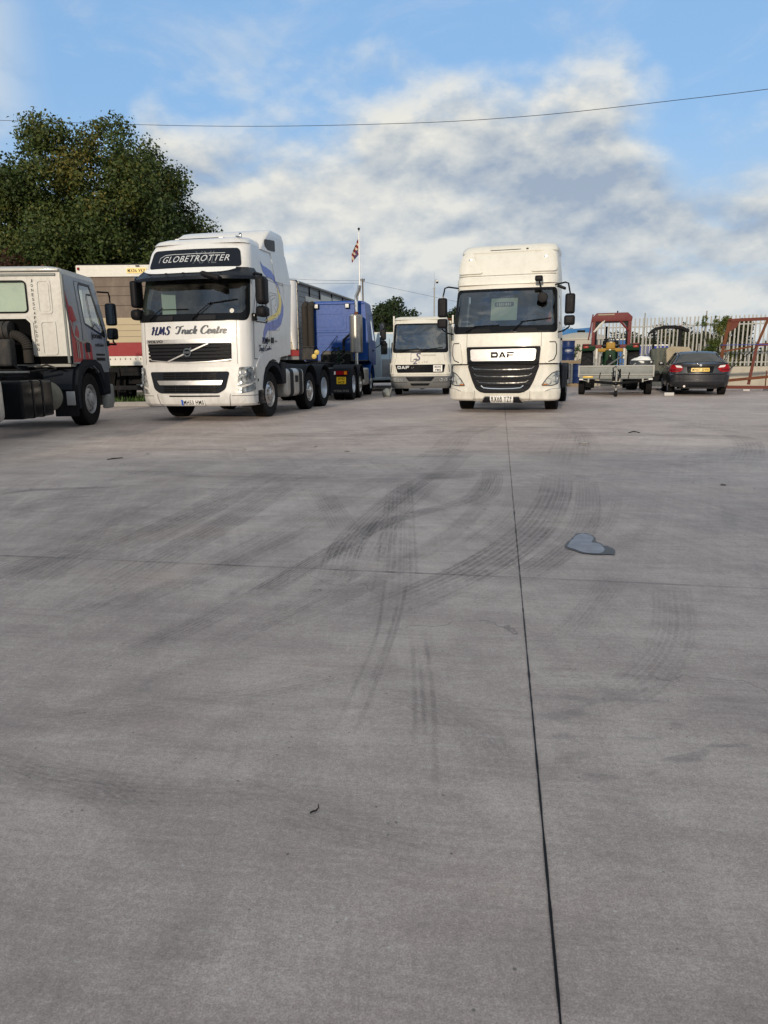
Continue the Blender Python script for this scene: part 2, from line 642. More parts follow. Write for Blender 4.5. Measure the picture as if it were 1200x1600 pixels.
paint('chassis_paint', (0.010, 0.011, 0.013), 0.75, 0.4, (0.045, 0.038, 0.032), bump=0.2)
paint('rubber', (0.011, 0.011, 0.012), 0.9, 0.3, (0.036, 0.034, 0.032), bump=0.15)
paint('rubber_dusty', (0.017, 0.017, 0.018), 0.9, 0.4, (0.05, 0.046, 0.042), bump=0.2)
paint('silver_plastic', (0.58, 0.58, 0.58), 0.36, 0.08, metal=0.65)
paint('chrome', (0.72, 0.71, 0.69), 0.14, 0.12, (0.30, 0.28, 0.26), metal=1.0, streak=False)
paint('rim_alloy', (0.58, 0.57, 0.56), 0.32, 0.35, (0.16, 0.14, 0.12), metal=0.85, streak=False)
paint('rim_grey', (0.36, 0.36, 0.37), 0.45, 0.45, (0.12, 0.11, 0.10), metal=0.3, streak=False)
paint('rim_light', (0.50, 0.55, 0.62), 0.35, 0.2, (0.16, 0.15, 0.14), metal=0.55, streak=False)
paint('alu_tank', (0.50, 0.49, 0.46), 0.38, 0.35, (0.20, 0.18, 0.15), metal=0.55)
paint('galvanised', (0.19, 0.205, 0.20), 0.6, 0.5, (0.10, 0.10, 0.09), metal=0.25, streak=False, scale=5)
paint('pale_galv', (0.30, 0.305, 0.29), 0.6, 0.35, (0.30, 0.28, 0.24), metal=0.1)
paint('rust', (0.135, 0.050, 0.024), 0.9, 0.7, (0.06, 0.028, 0.018), bump=0.6, streak=False, scale=6)
paint('red_oxide', (0.125, 0.036, 0.026), 0.8, 0.45, (0.10, 0.05, 0.035), bump=0.3, streak=False, scale=4)
paint('tractor_red', (0.125, 0.018, 0.020), 0.55, 0.3, (0.14, 0.08, 0.06), streak=False, scale=4)
paint('tractor_green', (0.006, 0.030, 0.013), 0.5, 0.4, (0.04, 0.05, 0.03), streak=False)
paint('tractor_yellow', (0.30, 0.165, 0.012), 0.5, 0.35, (0.20, 0.13, 0.05), streak=False)
paint('off_white', (0.60, 0.585, 0.53), 0.5, 0.25, (0.40, 0.35, 0.28))
paint('body_cream', (0.56, 0.51, 0.40), 0.5, 0.35, (0.42, 0.35, 0.24))
paint('panel_yellowed', (0.44, 0.37, 0.245), 0.6, 0.35, (0.40, 0.32, 0.20))
paint('band_red', (0.24, 0.010, 0.016), 0.5, 0.2, (0.25, 0.05, 0.04))
paint('tarp_brown', (0.155, 0.122, 0.098), 0.75, 0.55, (0.27, 0.23, 0.18), bump=0.3, scale=1.4)
paint('plank_grey', (0.20, 0.21, 0.22), 0.55, 0.4, (0.11, 0.10, 0.09), metal=0.2)
paint('pale_blue', (0.36, 0.46, 0.55), 0.45, 0.2, coat=0.3)
paint('bmw_paint', (0.018, 0.020, 0.026), 0.30, 0.30, (0.05, 0.046, 0.042), metal=0.3, coat=0.5)
paint('drum_blue', (0.006, 0.022, 0.095), 0.4, 0.3, (0.06, 0.05, 0.05), streak=False)
paint('drum_silver', (0.28, 0.30, 0.34), 0.5, 0.35, metal=0.4)
paint('pallet_wood', (0.22, 0.17, 0.11), 0.85, 0.5, (0.14, 0.10, 0.07), streak=False)
paint('tank_cream', (0.40, 0.38, 0.33), 0.6, 0.35, (0.33, 0.30, 0.24))
paint('tarp_blue', (0.03, 0.15, 0.36), 0.55, 0.25, streak=False)
paint('container_blue', (0.02, 0.12, 0.36), 0.6, 0.3)
paint('container_teal', (0.03, 0.30, 0.30), 0.6, 0.3)
paint('white_sacking', (0.75, 0.75, 0.72), 0.8, 0.1, streak=False, bump=0.5)
paint('tub_steel', (0.14, 0.16, 0.18), 0.4, 0.4, metal=0.6)
paint('dumper_grey', (0.060, 0.070, 0.062), 0.7, 0.6, (0.20, 0.18, 0.13), bump=0.4)
paint('dusty_tan', (0.34, 0.29, 0.21), 0.9, 0.5, (0.20, 0.16, 0.11), bump=0.5, streak=False)
paint('concrete_wall', (0.40, 0.37, 0.31), 0.9, 0.5, (0.22, 0.20, 0.16), bump=0.4, streak=False, scale=3)
paint('white_plate', (0.78, 0.78, 0.76), 0.35, 0.08, streak=False)
paint('yellow_plate', (0.68, 0.44, 0.015), 0.35, 0.10, streak=False)
paint('ink_black', (0.012, 0.012, 0.013), 0.4, 0.0)
paint('ink_navy', (0.016, 0.022, 0.075), 0.4, 0.0)
paint('ink_grey', (0.16, 0.155, 0.15), 0.4, 0.0)
paint('ink_pale', (0.50, 0.52, 0.54), 0.35, 0.0)
paint('ink_dim', (0.075, 0.085, 0.10), 0.35, 0.0)
paint('euro_blue', (0.015, 0.10, 0.52), 0.35, 0.0)
paint('swoosh_blue', (0.055, 0.095, 0.42), 0.35, 0.05, (0.10, 0.12, 0.30), coat=0.5)
paint('swoosh_yellow', (0.80, 0.58, 0.03), 0.35, 0.03, coat=0.5)
paint('strap_blue', (0.03, 0.05, 0.30), 0.7, 0.2)
paint('cable_yellow', (0.62, 0.46, 0.12), 0.6, 0.3)
paint('hose_brown', (0.034, 0.031, 0.028), 0.8, 0.4, (0.07, 0.06, 0.05))
paint('seat_fabric', (0.020, 0.020, 0.024), 0.9, 0.1)
paint('cab_trim', (0.11, 0.105, 0.095), 0.8, 0.1)
paint('cab_trim_light', (0.32, 0.31, 0.28), 0.8, 0.1)
paint('bark', (0.055, 0.042, 0.030), 0.9, 0.5, (0.03, 0.026, 0.02), bump=0.6)
paint('pole_white', (0.78, 0.78, 0.77), 0.4, 0.1)
paint('pole_wood', (0.10, 0.085, 0.07), 0.9, 0.3)
paint('wire', (0.03, 0.03, 0.032), 0.6, 0.0)
paint('paper_green', (0.52, 0.62, 0.52), 0.7, 0.1, streak=False)
paint('roof_sheet', (0.22, 0.23, 0.24), 0.7, 0.3)
paint('shed_sheet', (0.25, 0.28, 0.27), 0.7, 0.3)
paint('hi_vis', (0.60, 0.80, 0.05), 0.8, 0.1, streak=False)
paint('hose_grey', (0.030, 0.031, 0.033), 0.6, 0.4)
paint('polystyrene', (0.50, 0.49, 0.47), 0.8, 0.1, streak=False)
paint('kerb_stone', (0.30, 0.29, 0.28), 0.9, 0.4, (0.16, 0.15, 0.13), bump=0.3, streak=False)
paint('earth', (0.10, 0.095, 0.06), 0.95, 0.5, (0.06, 0.07, 0.03), streak=False, scale=1.2)

def glass(name, tint=(0.55, 0.62, 0.62), boost=1.0, ior=1.55, wave=0.0, wscale=2.0, dirt=0.03):
    """see-through pane: tinted transparency under a Fresnel mirror, slightly wavy and dusty"""
    m = bpy.data.materials.new(name)
    m.use_nodes = True
    nt = m.node_tree
    nt.nodes.clear()
    gg = G(nt)
    o = gg.n('OutputMaterial')
    t = gg.n('TexCoord').outputs['Object']
    tr = gg.n('BsdfTransparent', Color=tint)
    gl = gg.n('BsdfGlossy', Roughness=0.02)
    gl.inputs[0].default_value = (0.9, 0.93, 0.95, 1)
    fr = gg.n('Fresnel', IOR=ior)
    if wave:
        bp = gg.n('Bump', Strength=1.0, Distance=wave, Height=gg.noise(gg.vscale(t, (1, 1, 1.6)), wscale, 2, 0.4, 0.6))
        gg.put(gl.inputs['Normal'], bp.outputs[0])
    f = gg.m('MULTIPLY', fr.outputs[0], boost, clamp=True)
    mx = gg.n('MixShader', i0=f)
    nt.links.new(tr.outputs[0], mx.inputs[1])
    nt.links.new(gl.outputs[0], mx.inputs[2])
    df = gg.n('BsdfDiffuse', Color=(0.35, 0.34, 0.31))
    m2 = gg.n('MixShader', i0=gg.m('MULTIPLY', gg.mr(gg.noise(t, 2.5, 5), 0.3, 0.8), dirt * 2))
    nt.links.new(mx.outputs[0], m2.inputs[1])
    nt.links.new(df.outputs[0], m2.inputs[2])
    nt.links.new(m2.outputs[0], o.inputs[0])
    MT[name] = m
glass('glass_screen', (0.46, 0.51, 0.49), 3.2, 1.5, 0.030, 1.0, 0.03)
glass('glass_clear', (0.55, 0.62, 0.62), 2.0, 1.5, 0.006, 1.5, 0.05)
glass('glass_side', (0.62, 0.68, 0.68), 2.2, 1.5, 0.004, 1.5, 0.04)
glass('glass_tinted', (0.06, 0.09, 0.15), 1.3, 1.5, 0.004, 1.5, 0.04)
glass('glass_lamp', (0.90, 0.92, 0.92), 1.4, 1.5, 0.0, 1, 0.05)

def lens(name, col, em=0.0):
    m, gg, b, o = newmat(name)
    t = gg.n('TexCoord').outputs['Object']
    w = gg.n('TexWave', props={'bands_direction': 'X'}, Vector=t, Scale=28.0, Distortion=0.5)
    c = gg.mix(gg.m('MULTIPLY', w.outputs[1], 0.35), col, tuple(x * 0.35 for x in col))
    gg.put(b.inputs['Base Color'], c)
    b.inputs['Roughness'].default_value = 0.35
    b.inputs['Specular IOR Level'].default_value = 0.15
    b.inputs['Coat Weight'].default_value = 0.1
    MT[name] = m
lens('lens_red', (0.30, 0.004, 0.008))
lens('lens_dark_red', (0.13, 0.002, 0.006))
lens('lens_amber', (0.75, 0.22, 0.01))
lens('lens_white', (0.72, 0.72, 0.70))

def reflector():
    m, gg, b, o = newmat('lamp_reflector')
    t = gg.n('TexCoord').outputs['Object']
    v = gg.n('TexVoronoi', props={'feature': 'F1'}, Vector=t, Scale=11.0)
    gg.put(b.inputs['Base Color'], gg.mix(gg.mr(v.outputs[0], 0.3, 0.9), (0.66, 0.67, 0.68), (0.18, 0.18, 0.19)))
    b.inputs['Metallic'].default_value = 0.45
    b.inputs['Roughness'].default_value = 0.28
    gg.put(b.inputs['Normal'], gg.n('Bump', Strength=0.6, Distance=0.03, Height=v.outputs[0]).outputs[0])
    MT['lamp_reflector'] = m
reflector()

def heat_shield():
    m, gg, b, o = newmat('perforated_steel')
    t = gg.n('TexCoord').outputs['Object']
    sp = gg.n('SeparateXYZ', Vector=t)
    a = gg.m('ARCTAN2', sp.outputs[0], sp.outputs[1])
    v = gg.n('CombineXYZ', X=gg.m('MULTIPLY', a, 9.0), Y=gg.m('MULTIPLY', sp.outputs[2], 26.0), Z=0.0)
    br = gg.n('TexBrick', Vector=v.outputs[0], Scale=1.0, Color1=(1, 1, 1), Color2=(1, 1, 1), Mortar=(0, 0, 0))
    br.inputs['Mortar Size'].default_value = 0.16
    br.inputs['Brick Width'].default_value = 1.1
    br.inputs['Row Height'].default_value = 1.0
    slot = gg.m('SUBTRACT', 1.0, br.outputs[0])
    side = gg.mr(gg.m('SINE', a), -0.65, -0.55)
    slot = gg.m('MULTIPLY', slot, side)
    gg.put(b.inputs['Base Color'], gg.mix(slot, (0.62, 0.59, 0.55), (0.05, 0.04, 0.03)))
    b.inputs['Metallic'].default_value = 0.9
    gg.put(b.inputs['Roughness'], gg.m('ADD', 0.28, gg.m('MULTIPLY', slot, 0.4)))
    MT['perforated_steel'] = m
heat_shield()

def leafmat(name, c1, c2, c3):
    m, gg, b, o = newmat(name)
    at = gg.n('Attribute', props={'attribute_name': 'tone'})
    cr_ = gg.n('ValToRGB', Fac=at.outputs['Fac'])
    e = cr_.color_ramp.elements
    e[0].color = (*c1, 1); e[0].position = 0.15
    e[1].color = (*c3, 1); e[1].position = 0.95
    k = e.new(0.55); k.color = (*c2, 1)
    gg.put(b.inputs['Base Color'], cr_.outputs[0])
    b.inputs['Roughness'].default_value = 0.6
    b.inputs['Specular IOR Level'].default_value = 0.3
    trl = gg.n('BsdfTranslucent', Color=cr_.outputs[0])
    mx = gg.n('MixShader', i0=0.22)
    m.node_tree.links.new(b.outputs[0], mx.inputs[1])
    m.node_tree.links.new(trl.outputs[0], mx.inputs[2])
    m.node_tree.links.new(mx.outputs[0], o.inputs[0])
    MT[name] = m
leafmat('leaf_oak', (0.026, 0.046, 0.012), (0.062, 0.090, 0.020), (0.17, 0.135, 0.028))
leafmat('leaf_dark', (0.014, 0.028, 0.010), (0.026, 0.046, 0.014), (0.05, 0.06, 0.018))
leafmat('leaf_copper', (0.040, 0.018, 0.012), (0.085, 0.038, 0.022), (0.15, 0.070, 0.035))
leafmat('leaf_hedge', (0.030, 0.040, 0.016), (0.070, 0.068, 0.030), (0.15, 0.10, 0.04))
leafmat('leaf_ivy', (0.040, 0.070, 0.014), (0.11, 0.14, 0.028), (0.26, 0.22, 0.06))
leafmat('leaf_weed', (0.03, 0.07, 0.02), (0.06, 0.11, 0.03), (0.22, 0.20, 0.09))
leafmat('leaf_grass', (0.04, 0.09, 0.02), (0.07, 0.14, 0.03), (0.12, 0.17, 0.05))

def concrete():
    m, gg, b, o = newmat('yard_concrete')
    t = gg.n('TexCoord').outputs['Object']
    rot = gg.n('Mapping', Vector=t)
    rot.inputs['Rotation'].default_value = (0, 0, R(9.3))
    v = rot.outputs[0]
    big = gg.noise(t, 0.33, 4, 0.6, 0.4)
    mid = gg.noise(t, 1.7, 6, 0.65, 0.6)
    blot = gg.noise(gg.vscale(v, (0.8, 2.0, 1)), 2.4, 5, 0.6, 1.2)
    fine = gg.noise(t, 55.0, 3, 0.7)
    grain = gg.noise(t, 240.0, 2, 0.7)
    brush = gg.noise(gg.vscale(v, (2.6, 46.0, 1)), 1.0, 5, 0.7)
    brush2 = gg.noise(gg.vscale(v, (0.5, 9.0, 1)), 1.0, 4, 0.6, 0.3)
    swirl = gg.noise(gg.vscale(t, (3.0, 0.8, 1)), 2.2, 6, 0.7, 2.6)
    s = gg.m('MULTIPLY', big, 0.22)
    rot2 = gg.n('Mapping', Vector=t); rot2.inputs['Rotation'].default_value = (0, 0, R(-14))
    rot3 = gg.n('Mapping', Vector=t); rot3.inputs['Rotation'].default_value = (0, 0, R(24))
    lane1 = gg.noise(gg.vscale(rot2.outputs[0], (16.0, 0.30, 1)), 1.0, 4, 0.6, 0.35)
    lane2 = gg.noise(gg.vscale(rot3.outputs[0], (20.0, 0.40, 1)), 1.0, 4, 0.6, 0.5)
    sepy = gg.n('SeparateXYZ', Vector=t).outputs[1]
    lmask = gg.m('MULTIPLY', gg.mr(gg.noise(t, 0.6, 3), 0.40, 0.60), gg.mr(sepy, 2.2, 4.5))
    for x, w in ((mid, 0.20), (blot, 0.13), (fine, 0.15), (grain, 0.15), (brush, 0.10), (brush2, 0.07), (swirl, 0.09)):
        s = gg.m('MULTIPLY_ADD', x, w, s)
    s = gg.m('ADD', s, gg.m('MULTIPLY', lmask, gg.m('ADD', gg.m('MULTIPLY', gg.m('SUBTRACT', lane1, 0.52), 0.10), gg.m('MULTIPLY', gg.m('SUBTRACT', lane2, 0.52), 0.08))))
    cr_ = gg.n('ValToRGB', Fac=s)
    e = cr_.color_ramp.elements
    e[0].position = 0.40; e[0].color = (0.175, 0.150, 0.138, 1)
    e[1].position = 0.68; e[1].color = (0.60, 0.53, 0.48, 1)
    k = e.new(0.54); k.color = (0.372, 0.308, 0.280, 1)
    c = cr_.outputs[0]
    # damp patches near the long joint, pale scuffs
    sp = gg.n('SeparateXYZ', Vector=t)
    damp = gg.m('MULTIPLY', gg.mr(gg.noise(gg.vscale(t, (1.0, 2.2, 1)), 4.2, 3, 0.5, 0.4), 0.54, 0.64),
                gg.m('MULTIPLY', gg.mr(sp.outputs[0], 0.35, 0.6), gg.m('MULTIPLY', gg.mr(sp.outputs[1], 1.55, 1.8), gg.mr(sp.outputs[1], 2.5, 2.1))))
    c = gg.mix(gg.m('MULTIPLY', damp, 0.30), c, (0.09, 0.084, 0.084))
    oil = gg.mr(gg.noise(t, 0.9, 4, 0.6, 0.8), 0.66, 0.80)
    c = gg.mix(gg.m('MULTIPLY', oil, 0.35), c, (0.06, 0.055, 0.055))
    ochre = gg.mr(gg.noise(gg.vscale(v, (0.7, 1.6, 1)), 0.55, 5, 0.65, 0.8), 0.52, 0.78)
    c = gg.mix(gg.m('MULTIPLY', ochre, 0.45), c, (0.42, 0.32, 0.25))
    # hairline cracks, only here and there
    vc = gg.n('TexVoronoi', props={'feature': 'DISTANCE_TO_EDGE'}, Vector=gg.n('VectorMath', props={'operation': 'ADD'}, i0=t, i1=gg.n('TexNoise', Vector=t, Scale=2.5, Detail=4.0).outputs[1]).outputs[0], Scale=0.55)
    crk = gg.m('MULTIPLY', gg.mr(vc.outputs[0], 0.0035, 0.0015), gg.mr(gg.noise(t, 0.5, 2), 0.50, 0.58))
    c = gg.mix(gg.m('MULTIPLY', crk, 0.45), c, (0.06, 0.055, 0.055))
    # fine dark and pale specks
    vo = gg.n('TexVoronoi', Vector=t, Scale=34.0)
    sepc = gg.n('SeparateColor', Color=vo.outputs[1])
    dot = gg.m('MULTIPLY', gg.mr(vo.outputs[0], 0.16, 0.06), gg.m('GREATER_THAN', sepc.outputs[0], 0.955))
    c = gg.mix(gg.m('MULTIPLY', dot, 0.7), c, (0.55, 0.52, 0.50))
    dot2 = gg.m('MULTIPLY', gg.mr(vo.outputs[0], 0.18, 0.06), gg.m('LESS_THAN', sepc.outputs[0], 0.03))
    c = gg.mix(gg.m('MULTIPLY', dot2, 0.7), c, (0.03, 0.03, 0.03))
    gg.put(b.inputs['Base Color'], c)
    gg.put(b.inputs['Roughness'], gg.m('MULTIPLY_ADD', mid, 0.3, 0.52))
    gc = gg.m('ADD', gg.m('MULTIPLY', gg.mr(grain, 0.32, 0.68), 0.6), gg.m('MULTIPLY', gg.mr(gg.noise(t, 95.0, 4, 0.75), 0.32, 0.68), 0.6))
    gc = gg.m('MULTIPLY_ADD', gc, 0.34, 0.79)
    # trowel swirls and pale rubbed scuffs
    tw = gg.noise(gg.vscale(v, (1.2, 5.0, 1)), 3.2, 8, 0.72, 1.6)
    c = gg.mix(gg.m('MULTIPLY', gg.mr(tw, 0.54, 0.74), 0.28), c, (0.56, 0.51, 0.48))
    tw2 = gg.noise(gg.vscale(t, (2.4, 1.0, 1)), 2.6, 8, 0.74, 2.2)
    c = gg.mix(gg.m('MULTIPLY', gg.mr(tw2, 0.55, 0.76), 0.32), c, (0.16, 0.14, 0.135))
    c = gg.mix(1.0, c, gg.n('CombineColor', i0=gc, i1=gc, i2=gc).outputs[0], 'MULTIPLY')
    gg.put(b.inputs['Base Color'], c)
    b.inputs['Specular IOR Level'].default_value = 0.45
    h = gg.m('MULTIPLY_ADD', brush, 0.6, gg.m('MULTIPLY_ADD', fine, 0.5, gg.m('MULTIPLY', mid, 0.6)))
    gg.put(b.inputs['Normal'], gg.n('Bump', Strength=0.35, Distance=0.004, Height=h).outputs[0])
    MT['yard_concrete'] = m
concrete()

def tyremark(name, strength, ribs=8.0, dark=(0.075, 0.07, 0.07), block=30.0, thin=False):
    m, gg, b, o = newmat(name)
    uv = gg.n('UVMap').outputs[0]
    sp = gg.n('SeparateXYZ', Vector=uv)
    u, v = sp.outputs[0], sp.outputs[1]
    t = gg.n('TexCoord').outputs['Object']
    fade = gg.n('Attribute', props={'attribute_name': 'fade'}).outputs['Fac']
    rib = gg.mr(gg.m('ABSOLUTE', gg.m('SINE', gg.m('MULTIPLY', u, pi * ribs))), 0.25, 0.75)
    # tread blocks: alternate across the ribs
    row = gg.m('FLOOR', gg.m('MULTIPLY', u, ribs))
    ph = gg.m('MULTIPLY', row, 2.1)
    blk = gg.mr(gg.m('SINE', gg.m('ADD', gg.m('MULTIPLY', v, block * 2), gg.m('ADD', ph, gg.m('MULTIPLY', u, 6.0)))), -0.7, 0.5, 0.68, 1.0)
    ed = gg.mr(gg.m('ABSOLUTE', gg.m('SUBTRACT', u, 0.5)), 0.5, 0.40)
    n1 = gg.mr(gg.noise(t, 2.2, 5, 0.65), 0.26, 0.62, 0.25, 1.0)
    n2 = gg.mr(gg.noise(t, 60.0, 3, 0.7), 0.28, 0.62, 0.45, 1.0)
    lane = gg.noise(gg.n('CombineXYZ', X=gg.m('MULTIPLY', u, 9.0), Y=gg.m('MULTIPLY', v, 0.7), Z=strength * 9).outputs[0], 1.0, 3, 0.6)
    lane = gg.mr(lane, 0.34, 0.64, 0.15, 1.0)
    a = gg.m('MULTIPLY', rib, blk)
    for x in (ed, n1, n2, lane, fade):
        a = gg.m('MULTIPLY', a, x)
    # a faint overall smear as well
    sm = gg.m('MULTIPLY', gg.m('MULTIPLY', ed, gg.m('MULTIPLY', n1, fade)), gg.m('MULTIPLY', n2, 0.30))
    a = gg.m('MULTIPLY', gg.m('ADD', a, sm), strength, clamp=True)
    b.inputs['Base Color'].default_value = (*dark, 1)
    b.inputs['Roughness'].default_value = 0.75
    gg.put(b.inputs['Alpha'], a)
    MT[name] = m
tyremark('tyre_mark_strong', 0.34)
tyremark('tyre_mark_mid', 0.21)
tyremark('tyre_mark_faint', 0.14)
tyremark('tyre_line', 0.22, ribs=1.0, block=18)

def water():
    m, gg, b, o = newmat('puddle_water')
    t = gg.n('TexCoord').outputs['Object']
    gg.put(b.inputs['Base Color'], gg.mix(gg.mr(gg.noise(t, 14, 5), 0.4, 0.65), (0.07, 0.08, 0.12), (0.13, 0.14, 0.19)))
    b.inputs['Roughness'].default_value = 0.10
    b.inputs['Specular IOR Level'].default_value = 0.5
    gg.put(b.inputs['Normal'], gg.n('Bump', Strength=0.25, Distance=0.004, Height=gg.noise(t, 22, 4)).outputs[0])
    MT['puddle_water'] = m
water()

def flagmat():
    m, gg, b, o = newmat('flag_cloth')
    t = gg.n('TexCoord').outputs['Object']
    sp = gg.n('SeparateXYZ', Vector=t)
    w = gg.m('SINE', gg.m('ADD', gg.m('MULTIPLY', sp.outputs[2], 17.0), gg.m('ADD', gg.m('MULTIPLY', sp.outputs[0], 16.0), gg.m('MULTIPLY', gg.noise(t, 2.2, 2), 4.0))))
    c = gg.mix(gg.mr(w, 0.0, 0.35), (0.20, 0.018, 0.022), (0.55, 0.46, 0.34))
    c = gg.mix(gg.mr(gg.noise(t, 3.0, 2), 0.56, 0.60), c, (0.045, 0.035, 0.10))
    gg.put(b.inputs['Base Color'], c)
    b.inputs['Roughness'].default_value = 0.85
    MT['flag_cloth'] = m
flagmat()

paint('damp', (0.075, 0.070, 0.068), 0.45, 0.3, (0.12, 0.11, 0.10), streak=False)
paint('glass_mirror', (0.16, 0.18, 0.20), 0.08, 0.05, (0.1, 0.1, 0.1), metal=1.0, streak=False)
paint('blind_green', (0.50, 0.58, 0.50), 0.7, 0.5, (0.33, 0.46, 0.41), streak=False, scale=3)  # pale green painted as daylight coming through the cab

def shade_black():  # flat near-black that paints the shade inside the engine recess
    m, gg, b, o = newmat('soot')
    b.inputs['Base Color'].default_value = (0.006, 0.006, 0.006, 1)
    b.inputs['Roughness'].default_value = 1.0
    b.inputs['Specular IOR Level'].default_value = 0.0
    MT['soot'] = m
shade_black()
paint('silencer_tan', (0.15, 0.145, 0.12), 0.7, 0.5, (0.08, 0.07, 0.055), streak=False)

# ================================================================= ground
def struct(name, mb_or_mesh, mat, parent=None):
    o = mb_or_mesh.build(name, mat, parent, ang=0)
    o['kind'] = 'structure'
    return o

def sheet(name, x0, x1, y0, y1, z, mat, nx=1, ny=1):
    b = MB()
    vs = [[b.bm.verts.new((x0 + (x1 - x0) * i / nx, y0 + (y1 - y0) * j / ny, z)) for i in range(nx + 1)] for j in range(ny + 1)]
    for j in range(ny):
        for i in range(nx):
            b.bm.faces.new((vs[j][i], vs[j][i + 1], vs[j + 1][i + 1], vs[j + 1][i]))
    return struct(name, b, mat)

sheet('ground', -900, 900, -300, 1500, -0.02, MT['earth'])
yard = sheet('concrete_yard', -34, 30, -22, 44, 0.0, MT['yard_concrete'])

def ribbon(pts, w, z, name, mat, jag=0.0, fade=0.25, wend=None):
    """a strip lying on the yard along pts, with uv and faded ends"""
    p = [Vector((x, y, 0)) for x, y in pts]
    sm = []
    for i in range(len(p) - 1):
        p0 = p[max(i - 1, 0)]; p1 = p[i]; p2 = p[i + 1]; p3 = p[min(i + 2, len(p) - 1)]
        for k in range(8):
            t = k / 8
            sm.append(0.5 * ((2 * p1) + (p2 - p0) * t + (2 * p0 - 5 * p1 + 4 * p2 - p3) * t * t + (3 * p1 - p0 - 3 * p2 + p3) * t ** 3))
    sm.append(p[-1])
    L = [0.0]
    for a, c in zip(sm, sm[1:]): L.append(L[-1] + (c - a).length)
    b = bmesh.new()
    uv = b.loops.layers.uv.new('UVMap')
    fl = b.verts.layers.float.new('fade')
    NX = 4
    rows = []
    for i, q in enumerate(sm):
        d = (sm[min(i + 1, len(sm) - 1)] - sm[max(i - 1, 0)]).normalized()
        n = Vector((d.y, -d.x, 0))
        f = min(1, min(L[i], L[-1] - L[i]) / max(1e-3, fade * L[-1])) if fade else 1
        ww = w if wend is None else w + (wend - w) * L[i] / L[-1]
        row = []
        for k in range(NX + 1):
            v = b.verts.new(q + n * ww * (k / NX - 0.5) + Vector((0, 0, z)) + n * (random.uniform(-jag, jag) if jag else 0))
            v[fl] = f
            row.append(v)
        rows.append(row)
    for i in range(len(rows) - 1):
        for k in range(NX):
            f = b.faces.new((rows[i][k], rows[i][k + 1], rows[i + 1][k + 1], rows[i + 1][k]))
            f.normal_update()
            vals = ((k / NX, L[i]), ((k + 1) / NX, L[i]), ((k + 1) / NX, L[i + 1]), (k / NX, L[i + 1]))
            for lp, uvv in zip(f.loops, vals): lp[uv].uv = uvv
            if f.normal.z < 0: f.normal_flip()
    me = bpy.data.meshes.new(name)
    b.to_mesh(me); b.free()
    me.materials.append(mat)
    o = bpy.data.objects.new(name, me)
    COL.objects.link(o)
    o.parent = yard
    return o

# saw-cut joints of the slabs
jd = Vector((2.63 - 0.294, 15.33 - 1.02)).normalized()
J0 = Vector((0.294, 1.02))
def jp(t): return (J0.x + jd.x * t, J0.y + jd.y * t)
def joint(pts, w, name='slab_joint'):
    p2 = []
    for (a, c) in zip(pts, pts[1:]):
        n = max(1, int((Vector(c) - Vector(a)).length / 0.05))
        p2 += [(a[0] + (c[0] - a[0]) * k / n, a[1] + (c[1] - a[1]) * k / n) for k in range(n)]
    p2.append(pts[-1])
    b = MB()
    d = (Vector(pts[-1]) - Vector(pts[0])).normalized()
    n = Vector((d.y, -d.x))
    last = None
    for q in p2:
        ww = w * (0.95 + 0.5 * mnoise.noise(Vector((q[0] * 2, q[1] * 2, 0)))) * random.uniform(0.7, 1.3)
        if random.random() < 0.08: ww *= random.uniform(1.5, 2.4)
        a = b.bm.verts.new((q[0] - n.x * ww / 2, q[1] - n.y * ww / 2, 0.004)); c = b.bm.verts.new((q[0] + n.x * ww / 2, q[1] + n.y * ww / 2, 0.004))
        if last: b.bm.faces.new((last[0], last[1], c, a))
        last = (a, c)
    bmesh.ops.recalc_face_normals(b.bm, faces=b.bm.faces[:])
    for f in b.bm.faces:
        if f.normal.z < 0: f.normal_flip()
    o = b.build(name, MT['ink_black'], yard, ang=0)
    return o
joint([jp(-4), jp(14.4)], 0.0050)
joint([jp(14.5), jp(40)], 0.008)
joint([(-9.0, 5.50), (-2.36, 4.21), (0.83, 3.60)], 0.0035)
joint([(0.83, 3.60), (1.91, 3.38), (9.5, 1.9)], 0.0035)

